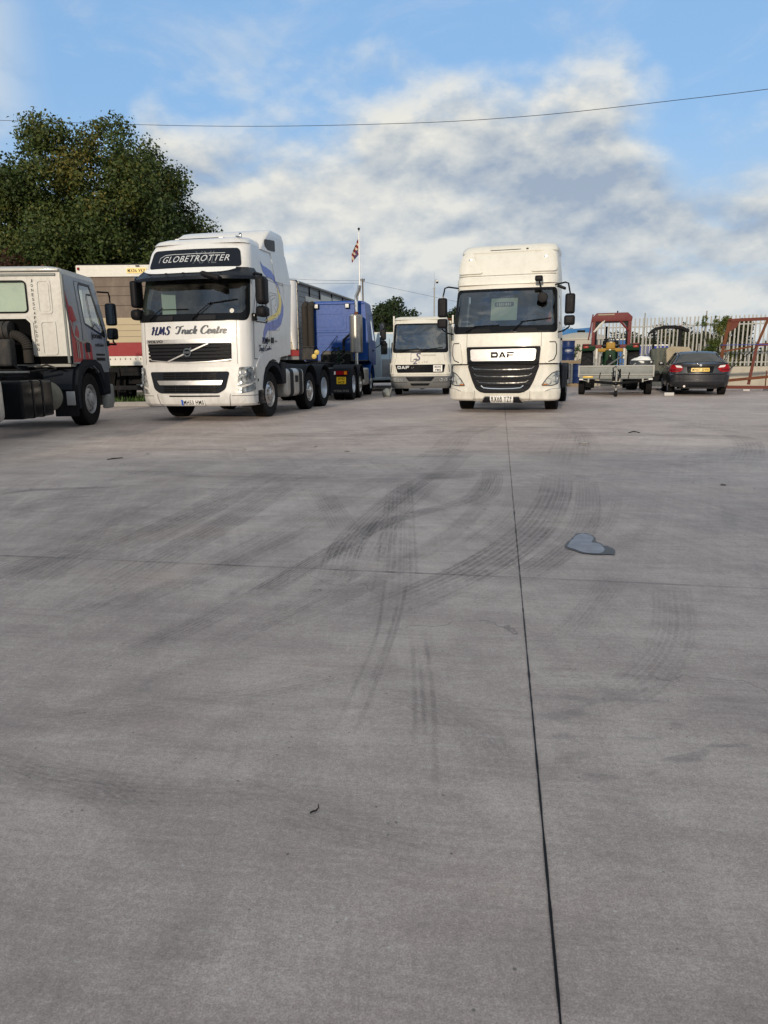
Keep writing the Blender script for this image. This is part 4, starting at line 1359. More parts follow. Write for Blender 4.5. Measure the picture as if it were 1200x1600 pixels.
# ================================================================= vehicle parts
_wh = {}
def wheel(parent, x, y, rad=0.5, w=0.30, side=1, style='steer', tyre='rubber', rim='rim_grey', steer=0.0, z=None):
    """x is the outer face of the tyre; side +1 faces +x"""
    key = (rad, w, style, tyre, rim)
    if key not in _wh:
        rb = rad * (0.565 if style != 'car' else 0.66)
        t = MB()
        prof = [(rb, -w * .44), (rad * .74, -w * .5), (rad * .90, -w * .495), (rad * .975, -w * .46), (rad, -w * .40)]
        ng = 4 if style != 'car' else 3
        for i in range(ng):
            c = -w * .4 + w * .8 * (i + .5) / ng
            prof += [(rad, c - .007), (rad - .014, c - .005), (rad - .014, c + .005), (rad, c + .007)]
        prof += [(rad, w * .40), (rad * .975, w * .46), (rad * .90, w * .495), (rad * .80, w * .503), (rad * .79, w * .495), (rad * .70, w * .5), (rb, w * .44), (rb * .97, w * .40), (rb * .97, -w * .42), (rb, -w * .44)]
        t.lathe(prof, seg=48)
        hub = MB(); rm = MB(); hole = MB()
        if style == 'steer':
            rm.lathe([(rb, w * .45), (rb * .97, w * .47), (rb * .93, w * .40), (rb * .90, w * .22), (rb * .84, w * .26), (rb * .66, w * .40), (rb * .60, w * .42), (rb * .46, w * .42), (rb * .45, -w * .1), (rb * .9, -w * .2)], seg=40)
            hub.lathe([(rb * .47, w * .40), (rb * .44, w * .50), (rb * .34, w * .54), (rb * .30, w * .62), (rb * .22, w * .64), (0, w * .65)], seg=24)
            for k in range(10):
                a = 2 * pi * k / 10
                c_, s_ = cos(a), sin(a)
                hub.cyl((w * .40, rb * .53 * c_, rb * .53 * s_), (w * .50, rb * .53 * c_, rb * .53 * s_), 0.017, 6)
                a += pi / 10
                c_, s_ = cos(a), sin(a)
                hole.cyl((w * .26, rb * .755 * c_, rb * .755 * s_), (w * .345, rb * .755 * c_, rb * .755 * s_), rb * .072, 12)
        elif style == 'drive':
            rm.lathe([(rb, w * .45), (rb * .97, w * .47), (rb * .93, w * .38), (rb * .90, -w * .05), (rb * .80, -w * .22), (rb * .62, -w * .30), (rb * .45, -w * .30), (rb * .45, -w * .5)], seg=40)
            hub.lathe([(rb * .46, -w * .34), (rb * .44, -w * .1), (rb * .30, -w * .02), (rb * .26, w * .12), (0, w * .14)], seg=24)
            for k in range(10):
                a = 2 * pi * k / 10
                c_, s_ = cos(a), sin(a)
                hub.cyl((-w * .30, rb * .53 * c_, rb * .53 * s_), (-w * .18, rb * .53 * c_, rb * .53 * s_), 0.017, 6)
                hole.cyl((-w * .32, rb * .73 * c_, rb * .73 * s_), (-w * .235, rb * .73 * c_, rb * .73 * s_), rb * .07, 10)
        else:
            rm.lathe([(rb, w * .45), (rb * .97, w * .47), (rb * .93, w * .38), (rb * .90, -w * .3)], seg=36)
            for k in range(5):
                for da in (-.16, .16):
                    a = 2 * pi * k / 5 + da
                    rm.tube([(w * .40, rb * .12 * cos(a), rb * .12 * sin(a)), (w * .42, rb * .55 * cos(a), rb * .55 * sin(a)), (w * .40, rb * .93 * cos(a), rb * .93 * sin(a))], [.022, .016, .02], 6)
            hub.cyl((w * .2, 0, 0), (w * .44, 0, 0), rb * .2, 16)
            hub.cyl((-w * .1, 0, 0), (w * .05, 0, 0), rb * .75, 20)
        h = hub.build('wheel', MT[rim], None, ang=35)
        to = t.build('tyre', MT[tyre], h, ang=35)
        ro = rm.build('rim', MT[rim], h, ang=35)
        if style in ('steer', 'drive'):
            hole.build('hand_hole', MT['ink_black'], h, ang=0)
        _wh[key] = h
        o = h
    else:
        o = copy_tree(_wh[key])
    o.parent = parent
    o.location = (x - side * w / 2, y, rad if z is None else z)
    o.rotation_euler = (0, 0, (0 if side > 0 else pi) + steer)
    return o

def arch_mudguard(b, x0, x1, yc, zc, r, a0=0, a1=180, th=0.02, lip=0.06):
    """curved mudguard over a wheel; spans x0..x1"""
    n = 14
    outer = [(yc + (r + th) * cos(R(a0 + (a1 - a0) * k / n)), zc + (r + th) * sin(R(a0 + (a1 - a0) * k / n))) for k in range(n + 1)]
    inner = [(yc + r * cos(R(a0 + (a1 - a0) * k / n)), zc + r * sin(R(a0 + (a1 - a0) * k / n))) for k in range(n + 1)]
    b.prism(outer + inner[::-1], x0, x1, 'YZ')

def mirror(parent, lx, y, z, side, w=0.22, h=0.42, d=0.13, glass=True, low=True, lw=0.2, lh=0.2, gap=.03):
    """truck mirror pair; the housing's back faces -y, glass +y"""
    b = MB(); b.box((lx, y, z), (w, d, h), min(w, d) * .44, 5)
    m = b.build('mirror', MT['mirror_plastic'], parent, ang=50)
    if glass:
        g_ = MB(); patch(g_, PLB(y + d / 2), rrect(-lx - w * .42, z - h * .44, -lx + w * .42, z + h * .44, .03), 0.004)
        g_.build('mirror_glass', MT['glass_mirror'], m)
    if low:
        z2 = z - h / 2 - gap - lh / 2
        b = MB(); b.box((lx, y, z2), (lw, d, lh), min(lw, d, lh) * .44, 5)
        m2 = b.build('mirror', MT['mirror_plastic'], parent, ang=50)
        if glass:
            g_ = MB(); patch(g_, PLB(y + d / 2), rrect(-lx - lw * .4, z2 - lh * .38, -lx + lw * .4, z2 + lh * .38, .03), 0.004)
            g_.build('mirror_glass', MT['glass_mirror'], m2)
        return z2
    return z

def plate(parent, M, text, u, v, w=0.52, h=0.112, mat='white_plate', euro=False, two=None, th=0.01, off=0.0):
    p = panel('number_plate', MT[mat], parent, M, rrect(u - w / 2, v - h / 2, u + w / 2, v + h / 2, 0.01, 2), off, th)
    b = MB()
    if two:
        lettering(b, M, two[0], u - w * .36, v + h * .06, w * .72, h * .34, off + th + .002, bold=.02)
        lettering(b, M, two[1], u - w * .36, v - h * .42, w * .72, h * .34, off + th + .002, bold=.02)
    else:
        lettering(b, M, text, u - w * (.385 if euro else .44), v - h * .36, w * (.84 if euro else .88), h * .72, off + th + .002, bold=.022, space=1.2)
    b.build('lettering', MT['ink_black'], p, ang=0)
    if euro:
        panel('euro_band', MT['euro_blue'], p, M, rrect(u - w / 2 + .004, v - h / 2 + .004, u - w / 2 + .048, v + h / 2 - .004, .006, 1), off + th + .001)
    return p

def wiper(parent, M, u0, v0, u1, v1, u2, v2, u3, v3, off=0.03):
    """arm from (u0,v0) to (u1,v1), blade from (u2,v2) to (u3,v3)"""
    b = MB()
    def P(u, v, o): return M.pos(u, v) + M.nrm(u, v) * o
    b.tube([P(u0, v0, off), P((u0 + u1) / 2, (v0 + v1) / 2, off + .02), P(u1, v1, off + .01)], [.016, .012, .008], 6)
    n = 6
    b.tube([P(u2 + (u3 - u2) * k / n, v2 + (v3 - v2) * k / n, off * .6) for k in range(n + 1)], .010, 5)
    b.cyl(P(u0, v0, 0), P(u0, v0, off + .02), .025, 10)
    return b.build('wiper', MT['gloss_black'], parent)

def interior(parent, hw, y0, y1, zf, zt, light=False):
    """dark cab inside: floor, dashboard, back wall, seats and steering wheel"""
    b = MB()
    b.box((0, (y0 + y1) / 2, zf - .03), (2 * hw - .1, y1 - y0, .05))
    b.box((0, y0 + .22, zf + .42), (2 * hw - .12, .40, .42), .06)
    b.box((0, y1 - .03, (zf + zt) / 2), (2 * hw - .12, .04, zt - zf))
    b.box((0, (y0 + y1) / 2 + .2, zt), (2 * hw - .16, y1 - y0 - .5, .03))
    it = b.build('cab_interior', MT['cab_trim_light' if light else 'cab_trim'], parent)
    for x in (-.6, .6):
        s = MB(); s.box((x, y0 + 1.05, zf + .45), (.5, .5, .14), .05); s.box((x, y0 + 1.28, zf + .85), (.48, .14, .75), .06, rot=Matrix.Rotation(R(-8), 4, 'X')); s.box((x, y0 + 1.34, zf + 1.3), (.28, .1, .2), .04)
        s.build('seat', MT['seat_fabric'], parent)
    s = MB()
    pts = [(0.6 + .22 * cos(2 * pi * k / 20), y0 + .62 + .10 * sin(2 * pi * k / 20), zf + .78 + .20 * sin(2 * pi * k / 20)) for k in range(21)]
    s.tube(pts, .016, 6); s.cyl((.6, y0 + .62, zf + .78), (.6, y0 + .45, zf + .5), .03, 8); s.box((.6, y0 + .62, zf + .78), (.36, .03, .04), .01)
    s.build('steering_wheel', MT['gloss_black'], parent)
    return it

def chassis(parent, y0, y1, hw=0.43, z=0.85, h=0.25):
    b = MB()
    for s in (-1, 1):
        b.box((s * hw, (y0 + y1) / 2, z), (.07, y1 - y0, h), .01)
    n = int((y1 - y0) / 0.9)
    for k in range(n + 1):
        b.box((0, y0 + .1 + (y1 - y0 - .2) * k / n, z), (2 * hw, .10, h * .8), .01)
    b.box((0, y0 + 1.1, z - .05), (.7, 1.1, .6), .06)                      # engine and gearbox
    return b.build('chassis', MT['chassis_paint'], parent)

def axle(parent, y, z=0.5, hw=0.85):
    b = MB(); b.cyl((-hw, y, z), (hw, y, z), .07, 10); b.lathe([(0, -.25), (.16, -.2), (.22, 0), (.16, .2), (0, .25)], (0, y, z), 'X', 16)
    return b.build('axle', MT['chassis_paint'], parent)

def ringpts(hw, y0, y1, z, r, n=4, tilt=0.0, rf=None):
    rf = r if rf is None else rf
    pts = []
    for cx, cy, a0, rr in ((hw, y0, -90, rf), (hw, y1, 0, r), (-hw, y1, 90, r), (-hw, y0, 180, rf)):
        ox = cx - rr if cx > 0 else cx + rr
        oy = cy + rr if a0 in (-90, 180) else cy - rr
        for k in range(n + 1):
            a = R(a0 + 90 * k / n)
            x, y = ox + rr * cos(a), oy + rr * sin(a)
            pts.append((x, y, z + tilt * (y - y0)))
    return pts

# ================================================================= cream cab-over truck (centre right)
def cream_truck():
    o = empty('tractor_unit', (2.73, 16.42, 0), R(-16.5), 'cream tractor unit with high roof, black grille and silver nose bar, facing the viewer', 'truck')
    hw = 1.17
    S = Skin(hw, 0.20, w=[(1.05, 1.20), (1.85, 1.185), (2.72, 1.14), (3.0, 1.13)], f=[(1.05, 0.0), (1.80, 0.02), (2.72, 0.27), (3.0, 0.33)], crown=0.06, blend=1.1)
    cp, bp, gb = MT['cream_paint'], MT['black_plastic'], MT['gloss_black']
    yb = 2.15
    sR = S.side(yb)
    # cab shell: side windows and the windscreen are cut out
    scr = rrect(-1.12, 1.84, 1.12, 2.72, 0.10)
    winR = rpoly([(S.side(.42), 1.98), (S.side(1.25), 1.98), (S.side(1.25), 2.62), (S.side(.55), 2.62)], .07)
    winL = [(-u, v) for u, v in winR]
    panel('cab_body', cp, o, S, [(-sR, 1.10), (sR, 1.10), (sR, 2.86), (-sR, 2.86)], 0, 0, [scr, winR, winL])
    panel('windscreen_surround', gb, o, S, rrect(-1.20, 1.77, 1.20, 2.76, 0.12), 0.004, 0, [rrect(-1.10, 1.93, 1.10, 2.70, .09)])
    panel('windscreen', MT['glass_screen'], o, S, scr, -0.002)
    for w_ in (winR, winL):
        d = panel('door', cp, o, S, rpoly([(x[0], x[1]) for x in ([(S.side(.30), 1.2), (S.side(1.32), 1.2), (S.side(1.32), 2.72), (S.side(.42), 2.72)] if w_ is winR else [(-S.side(.30), 1.2), (-S.side(1.32), 1.2), (-S.side(1.32), 2.72), (-S.side(.42), 2.72)])], .06), .004, 0, [w_])
        panel('window', MT['glass_side'], d, S, w_, -.002)
        panel('window_rubber', MT['gloss_black'], d, S, [(u, v) for u, v in w_], .006, 0, [[(u * 1.0 + (0.035 if u * sgn < 0 else 0) * 0, v) for u, v in rrect(min(p[0] for p in w_) + .05, 2.02, max(p[0] for p in w_) - .05, 2.585, .05)] for sgn in (1,)])
        hu = (S.side(1.18)) * (1 if w_ is winR else -1)
        panel('door_handle', bp, d, S, rrect(hu - .09, 1.62, hu + .09, 1.67, .015), .012, .03)
    b = MB(); patch(b, PLB(yb), [(-1.16, 1.1), (1.16, 1.1), (1.08, 2.86), (-1.08, 2.86)]); b.box((0, 1.2, 1.08), (2.1, 1.7, .04)); b.build('back_wall', cp, o)
    interior(o, hw, .35, yb, 1.25, 2.75)
    # roof visor lip and the high roof
    def rf(zs):
        return [ringpts(h_, y0, y1, z, .22, 5, t, .26) for (h_, y0, y1, z, t) in zs]
    b = MB()
    b.loft([S2 for S2 in rf([(1.14, .275, 2.15, 2.855, 0), (1.145, .285, 2.15, 2.95, 0), (1.135, .31, 2.15, 3.01, 0.0), (1.11, .36, 2.13, 3.02, 0), (0.98, .42, 2.1, 3.03, 0)])])
    b.build('roof_lip', cp, o, ang=50)
    b = MB()
    b.loft(rf([(1.13, .36, 2.34, 3.00, 0), (1.135, .375, 2.37, 3.08, 0), (1.12, .43, 2.37, 3.25, .0), (1.10, .51, 2.37, 3.42, .0), (1.085, .58, 2.36, 3.53, .0), (1.07, .64, 2.36, 3.60, .03)]))
    hr = b.build('high_roof', cp, o, ang=50)
    b = MB()
    b.loft(rf([(1.075, .62, 2.37, 3.555, .04), (1.095, .60, 2.39, 3.59, .045), (1.095, .64, 2.40, 3.64, .055), (1.07, .72, 2.40, 3.71, .06), (1.02, .84, 2.38, 3.765, .06), (.93, 1.02, 2.34, 3.80, .055), (.78, 1.25, 2.28, 3.82, .05)]))
    b.build('roof_cap', cp, hr, ang=50)
    # raised brows of the roof left and right of the flat middle panel
    K = Skin(1.12, .24, w=[(3.0, 1.13), (3.25, 1.12), (3.42, 1.10), (3.6, 1.07)], f=[(3.0, .36), (3.08, .375), (3.25, .43), (3.42, .51), (3.53, .58), (3.6, .64)], crown=.0, blend=50)
    for s in (-1, 1):
        b = MB(); patch(b, K, rpoly([(s * .50, 3.09), (s * 1.10, 3.09), (s * 1.06, 3.55), (s * .80, 3.56), (s * .72, 3.34)], .12, 6), -.03, .085); b.build('roof_brow', cp, hr, ang=60)
        q = K.pos(s * .86, 3.42)
        b = MB(); b.lathe([(0, -.05), (.035, -.045), (.042, -.02), (.045, .0)], (q.x, q.y - .02, q.z), 'Y', 16); b.build('roof_lamp', MT['chrome'], hr)
    seams(sb := MB(), K, [[(-1.1, 3.055), (1.1, 3.055)]], .012, .004)
    sb.build('roof_seam', MT['ink_grey'], hr)
    b = MB(); b.tube([(-.45, .66, 3.615), (-.40, .64, 3.63), (.2, .64, 3.63), (.45, .66, 3.625)], .014, 6); b.box((.42, .64, 3.64), (.05, .04, .03), .005); b.build('roof_rail', gb, hr)
    # front panel between screen and grille, with the corner air vanes
    b = MB(); seams(b, S, [[(-.82, 1.47), (-.82, 1.77)], [(.82, 1.47), (.82, 1.77)], [(-.82, 1.475), (.82, 1.475)]], .010, .003); b.build('panel_gap', MT['ink_grey'], o)
    for s in (-1, 1):
        v = panel('corner_vane', cp, o, S, rpoly([(s * .90, 1.10), (s * 1.34, 1.10), (s * 1.36, 1.60), (s * 1.20, 1.64), (s * .98, 1.60), (s * .93, 1.35)], .06, 4), .0, .045)
        b = MB(); seams(b, S, [[(s * .99, 1.56), (s * 1.10, 1.56), (s * 1.13, 1.50), (s * 1.13, 1.30), (s * 1.08, 1.18), (s * .98, 1.13)]], .022, .047); b.build('vane_slot', MT['grey_plastic'], v)
    # upper grille
    UG = Skin(1.2, .2, f=[(1.05, -.035), (1.5, -.03)], w=[(0, 1.2)], crown=.06, blend=1.1)
    gr = panel('grille', bp, o, UG, rpoly([(-.80, 1.08), (.80, 1.08), (.83, 1.47), (-.83, 1.47)], .04), 0, .03)
    nb = panel('nose_bar', MT['silver_plastic'], gr, UG, rpoly([(-.71, 1.16), (.71, 1.16), (.735, 1.42), (-.735, 1.42)], .05, 4), .03, .03)
    for s in (-1, 1):
        panel('nose_bar_facet', MT['silver_plastic'], nb, UG, rpoly([(s * .72, 1.19), (s * .30, 1.19), (s * .40, 1.34), (s * .70, 1.385)], .02), .06, .010)
    b = MB()
    # heavy wide block letters D A F
    def L3(b, M, u, v, s, off):
        h = .125 * s; w = .160 * s; t = .042 * s
        for x0, shape in ((0, 'D'), (1, 'A'), (2, 'F')):
            x = u + x0 * (w + .018 * s)
            if shape == 'D':
                patch(b, M, [(x, v + h), (x, v + h - t), (x + w * .72, v + h - t), (x + w * .80, v + h - t * 1.6), (x + w, v + h * .72), (x + w * .86, v + h)], off)
                patch(b, M, [(x + w, v + h * .72), (x + w * .78, v + h * .64), (x + w * .78, v + h * .36), (x + w, v + h * .28)], off)
                patch(b, M, [(x, v), (x + w * .86, v), (x + w, v + h * .28), (x + w * .80, v + t * 1.6), (x + w * .72, v + t), (x, v + t)], off)
                patch(b, M, [(x, v), (x + w * .24, v), (x + w * .24, v + h * .64), (x, v + h * .64)], off)
            elif shape == 'A':
                patch(b, M, [(x, v), (x + w * .26, v), (x + w * .58, v + h), (x + w * .34, v + h)], off)
                patch(b, M, [(x + w * .34, v + h), (x + w * .60, v + h), (x + w, v), (x + w * .74, v)], off)
                patch(b, M, [(x + w * .22, v + h * .18), (x + w * .80, v + h * .18), (x + w * .74, v + h * .38), (x + w * .28, v + h * .38)], off + .0005)
            else:
                patch(b, M, [(x, v + h * .74), (x, v + h), (x + w, v + h), (x + w * .94, v + h * .74)], off)
                patch(b, M, [(x, v), (x + w * .26, v), (x + w * .26, v + h * .66), (x, v + h * .66)], off)
                patch(b, M, [(x + w * .26, v + h * .34), (x + w * .86, v + h * .34), (x + w * .90, v + h * .56), (x + w * .26, v + h * .56)], off)
    cream_truck.L3 = L3
    L3(b, UG, -.26, 1.23, 1.0, .064)
    b.build('badge', gb, nb, ang=0)
    b = MB(); patch(b, UG, rpoly([(-.76, 1.425), (.76, 1.425), (.76, 1.455), (-.76, 1.455)], .01), .03, .02)
    patch(b, UG, rrect(-.80, 1.10, .80, 1.15, .01), .03, .025); b.build('grille_slat', gb, gr)
    # lower body: bumper skin
    B = Skin(1.25, .30, w=[(.25, 1.17), (.32, 1.235), (.45, 1.25), (.60, 1.25), (1.08, 1.215)], f=[(.25, .06), (.32, -.03), (.50, -.05), (.58, -.02), (.62, .0), (1.08, .02)], crown=.12, blend=1.0, y0=-.03)
    wing = B.side(.42)
    low = [(-wing, .26), (wing, .26), (wing, 1.07), (-wing, 1.07)]
    gp = rpoly([(-.84, 1.075), (.84, 1.075), (.70, .72), (.60, .52), (.42, .445), (-.42, .445), (-.60, .52), (-.70, .72)], .06, 4)
    hls = {}
    for s in (-1, 1):
        hls[s] = rpoly([(s * .86, .60), (s * 1.10, .60), (s * 1.26, .66), (s * 1.34, .90), (s * 1.26, .93), (s * 1.10, .88), (s * .98, .76)], .035, 4)
    panel('bumper', cp, o, B, low, 0, .0, [])
    for s in (-1, 1):
        hl = panel('headlight', MT['lens_white'], o, B, hls[s], .002, .006)
        b = MB()
        for (u, v, r_) in ((1.02, .70, .075), (1.16, .76, .075), (1.255, .84, .05)):
            q = B.pos(s * u, v); n = B.nrm(s * u, v)
            qd = n.to_track_quat('Z', 'Y').to_matrix().to_4x4()
            bb = MB(); bb.lathe([(r_, .012), (r_ * .9, .006), (r_ * .5, -.02), (r_ * .2, -.03), (0, -.02)], (0, 0, 0), 'Z', 18)
            me_b = bb.bm
            b.add(me_b, Matrix.Translation(q + n * .012) @ qd)
        b.build('reflector', MT['lamp_reflector'], hl)
        panel('indicator', MT['lens_amber'], hl, B, rrect(min(s * .90, s * 1.0), .615, max(s * .90, s * 1.0), .645, .01), .014)
        panel('lens', MT['glass_lamp'], hl, B, hls[s], .026)
        panel('lamp_bezel', MT['gloss_black'], hl, B, strip_poly(hls[s] + hls[s][:1], .016), .027)
        # fold of the bumper corner below the lamp
        panel('bumper_corner', cp, o, B, rpoly([(s * .66, .30), (s * 1.42, .30), (s * 1.42, .54), (s * 1.08, .555), (s * .92, .47), (s * .66, .47)], .05, 4), .0, .03)
        b = MB(); seams(b, B, [[(s * .62, .28), (s * .62, .50)], [(s * .95, .485), (s * 1.12, .53), (s * 1.40, .53)]], .008, .034); b.build('panel_gap', MT['ink_grey'], o)
    # lower grille: dark bowl with four chrome-edged bars
    lg = panel('lower_grille', bp, o, B, gp, .004, .012)
    for i, (z, hwz) in enumerate(((1.0, .74), (.845, .68), (.70, .61), (.56, .50))):
        b = MB(); patch(b, B, rpoly([(-hwz - .03, z - .02), (hwz + .03, z - .02), (hwz, z - .085), (-hwz, z - .085)], .02), .016, .035); sl = b.build('grille_slat', MT['black_plastic'], lg)
        pts = [(-hwz + .03, z + .03), (-hwz + .09, z - .015), (-hwz * .5, z - .03), (0, z - .035), (hwz * .5, z - .03), (hwz - .09, z - .015), (hwz - .03, z + .03)]
        b = MB(); patch(b, B, strip_poly(pts, .018), .045, .012); b.build('chrome_trim', MT['chrome'], sl)
        if i < 3:
            b = MB(); patch(b, B, rrect(-hwz + .1, z - .135, hwz - .1, z - .10, .005), .005, .012); b.build('grille_slat', MT['grey_plastic'], lg)
    # chin
    ch = panel('chin', bp, o, B, rpoly([(-.50, .255), (.50, .255), (.40, .36), (-.40, .36)], .03), .03, .012)
    b = MB(); patch(b, B, strip_poly([(-.52, .27), (-.45, .30), (-.38, .375), (.38, .375), (.45, .30), (.52, .27)], .016), .045, .01); b.build('chrome_trim', MT['chrome'], ch)
    plate(o, B, 'RX68 YZF', 0, .335, .52, .115, off=.055)
    b = MB(); b.box((0, .80, 1.0), (2.0, .7, .25), .03); b.box((0, .75, .6), (1.7, .7, .35), .05); b.build('front_panel_frame', MT['chassis_paint'], o)
    # side skirts and steps behind the bumper corner
    for s in (-1, 1):
        b = MB(); b.prism([(.40, .34), (.78, .34), (.74, .9), (.86, 1.12), (.40, 1.12)], s * 1.12, s * 1.20, 'YZ', .01); st = b.build('step_panel', MT['grey_blue_paint'], o)
        b = MB(); b.box((s * 1.17, .58, .42), (.12, .34, .03), .008); b.box((s * 1.17, .58, .72), (.12, .34, .03), .008); b.build('step', bp, st)
        b = MB(); arch_mudguard(b, min(s * 1.21, s * .8), max(s * 1.21, s * .8), 1.36, .5, .60, 5, 175, .03); b.build('mudguard', MT['arch_plastic'], o)
    # mirrors on their arms
    for s in (-1, 1):
        mx = s * 1.42 
        z2 = mirror(o, mx, .12, 2.37, s, .215, .43, .14, True, True, .235, .215, .03)
        b = MB(); b.tube([(s * 1.08, .30, 2.80), (s * 1.30, .20, 2.83), (s * 1.37, .14, 2.80), (mx, .12, 2.56)], .018, 8); b.build('mirror_arm', gb, o); b = MB(); b.tube([(mx, .12, 2.0), (mx, .12, 1.88), (s * 1.30, .18, 1.80), (s * 1.15, .26, 1.77)], .018, 8); b.box((s * 1.14, .26, 1.78), (.07, .10, .10), .02); b.build('mirror_arm', gb, o)
    # kerb mirror and front mirror
    b = MB(); b.tube([(.74, .36, 2.88), (.74, .12, 2.93)], .014, 6); b.box((.74, .06, 2.92), (.17, .14, .12), .045, 4); b.tube([(.74, .18, 2.86), (.80, .12, 2.70), (.82, .10, 2.62)], .016, 6); b.lathe([(0, -.05), (.10, -.04), (.115, 0), (.10, .03), (0, .04)], (.83, .10, 2.52), 'Y', 18); b.build('front_mirror', MT['mirror_plastic'], o)
    b = MB(); b.box((1.22, .30, 2.74), (.20, .12, .06), .028, 4, rot=Matrix.Rotation(R(22), 4, 'Y')); b.build('kerb_mirror', MT['mirror_plastic'], o)
    # wipers, plenum vents
    for u in (-.52, .50):
        panel('wiper_well', MT['mirror_plastic'], o, S, rpoly([(u - .22, 1.79), (u + .24, 1.79), (u + .20, 1.87), (u - .18, 1.87)], .02), .006, .02)
    wiper(o, S, -.86, 1.80, -.62, 1.93, -.66, 1.93, -.10, 1.945)
    wiper(o, S, .18, 1.80, .42, 2.02, .36, 2.01, 1.02, 2.075)
    # papers and a red triangle lying behind the screen
    b = MB(); b.box((-.06, .50, 2.32), (.60, .012, .52), .004, rot=Matrix.Rotation(R(-16), 4, 'X')); pz = b.build('paper_notice', MT['paper_green'], o)
    nt_ = Plane((-.06, .487, 2.32), (1, 0, 0), (0, sin(R(16)), cos(R(16))), (0, -1, .27))
    b = MB(); patch(b, nt_, rrect(-.22, .06, .22, .17, .04), .003); b.build('notice_band', MT['ink_dim'], pz)
    b = MB(); [patch(b, nt_, rrect(-.17 + .05 * k_, .085, -.17 + .05 * k_ + (.02, .035, .028)[k_ % 3], .145, .004, 1), .006) for k_ in range(7)]; b.build('lettering', MT['paper_green'], pz, ang=0)
    b = MB(); b.prism([(.90, 2.02), (1.02, 2.02), (.98, 2.26)], .46, .48, 'XZ'); b.build('warning_triangle', MT['red_paint'], o)
    chassis(o, 1.0, 6.0)
    for y in (1.36, 5.2): axle(o, y)
    for s in (-1, 1):
        wheel(o, s * 1.18, 1.36, .50, .30, s, 'steer', 'rubber_dusty', 'rim_grey', z=.49)
        wheel(o, s * 1.22, 5.2, .50, .30, s, 'drive', 'rubber', 'rim_grey')
        wheel(o, s * .88, 5.2, .50, .30, s, 'drive', 'rubber', 'rim_grey')
        b = MB(); b.box((s * 1.0, 3.3, .75), (.55, 1.3, .6), .08, 3); b.build('fuel_tank', MT['arch_plastic'], o)
        b = MB(); arch_mudguard(b, min(s * 1.25, s * .6), max(s * 1.25, s * .6), 5.2, .5, .58, 10, 170, .02); b.build('mudguard', bp, o)
    b = MB(); b.loft([ringpts(.2, 2.4, 4.2, .98, .1, 3), ringpts(.2, 2.4, 4.2, 1.04, .1, 3)]); b.lathe([(0, 0), (.5, 0), (.5, .06), (0, .1)], (0, 5.0, 1.08), 'Z', 24); b.build('fifth_wheel', MT['chassis_paint'], o)
cream_truck()

# ================================================================= script lettering drawn with a nib
GLY = {
 'H': (1.0, [[(.06, .80), (.16, .94), (.28, .98)], [(.30, 1.0), (.26, .6), (.20, .25), (.12, .0)], [(.84, 1.0), (.76, .6), (.70, .25), (.68, .0), (.80, .06)], [(.08, .44), (.40, .54), (.86, .52)]]),
 'M': (1.12, [[(-.04, .14), (.04, .0), (.16, .12), (.26, .55), (.34, .98)], [(.34, .98), (.40, .55), (.46, .08)], [(.46, .08), (.62, .55), (.84, .98)], [(.84, .98), (.84, .5), (.86, .06), (.98, .04)]]),
 'S': (.80, [[(.66, .82), (.52, 1.0), (.28, .94), (.24, .70), (.44, .50), (.54, .26), (.40, .03), (.14, .0), (.0, .16), (.10, .26)]]),
 'T': (.74, [[(.0, .68), (.10, .94), (.42, .88), (.84, 1.0)], [(.52, .90), (.44, .5), (.34, .10), (.18, .0), (.04, .12)]]),
 'r': (.36, [[(.10, .52), (.08, .26), (.06, .0)], [(.08, .28), (.20, .50), (.32, .46)]]),
 'u': (.50, [[(.06, .50), (.02, .2), (.10, .0), (.24, .12), (.34, .50)], [(.34, .50), (.32, .14), (.38, .0), (.46, .08)]]),
 'c': (.42, [[(.34, .40), (.24, .52), (.08, .42), (.03, .18), (.14, .0), (.34, .10)]]),
 'k': (.46, [[(.16, 1.0), (.10, .5), (.04, 0)], [(.08, .24), (.20, .50), (.32, .46), (.26, .28), (.10, .24)], [(.14, .24), (.26, .02), (.38, .08)]]),
 'C': (.76, [[(.68, .74), (.62, .98), (.36, .96), (.12, .66), (.08, .26), (.28, .0), (.54, .05), (.68, .22)]]),
 'e': (.42, [[(.06, .24), (.26, .30), (.30, .44), (.18, .52), (.05, .36), (.06, .08), (.20, .0), (.36, .12)]]),
 'n': (.50, [[(.08, .50), (.05, .2), (.03, 0)], [(.06, .25), (.22, .50), (.32, .42), (.30, .10), (.38, 0), (.46, .08)]]),
 't': (.36, [[(.18, .86), (.12, .4), (.08, .08), (.18, .0), (.30, .10)], [(-.02, .60), (.30, .62)]]),
 ' ': (.34, []),
}
def script(b, M, s, u, v, w, h, nib=.06, off=.004, shear=.18):
    tot = sum(GLY[c][0] for c in s)
    sx = w / (tot + shear)
    x = 0
    for c in s:
        adv, ls = GLY[c]
        for ln in ls:
            strokes(b, M, [[(p[0] + x, p[1]) for p in ln]], u, v, sx, h, nib, off, 1.0, shear)
        x += adv
    return b

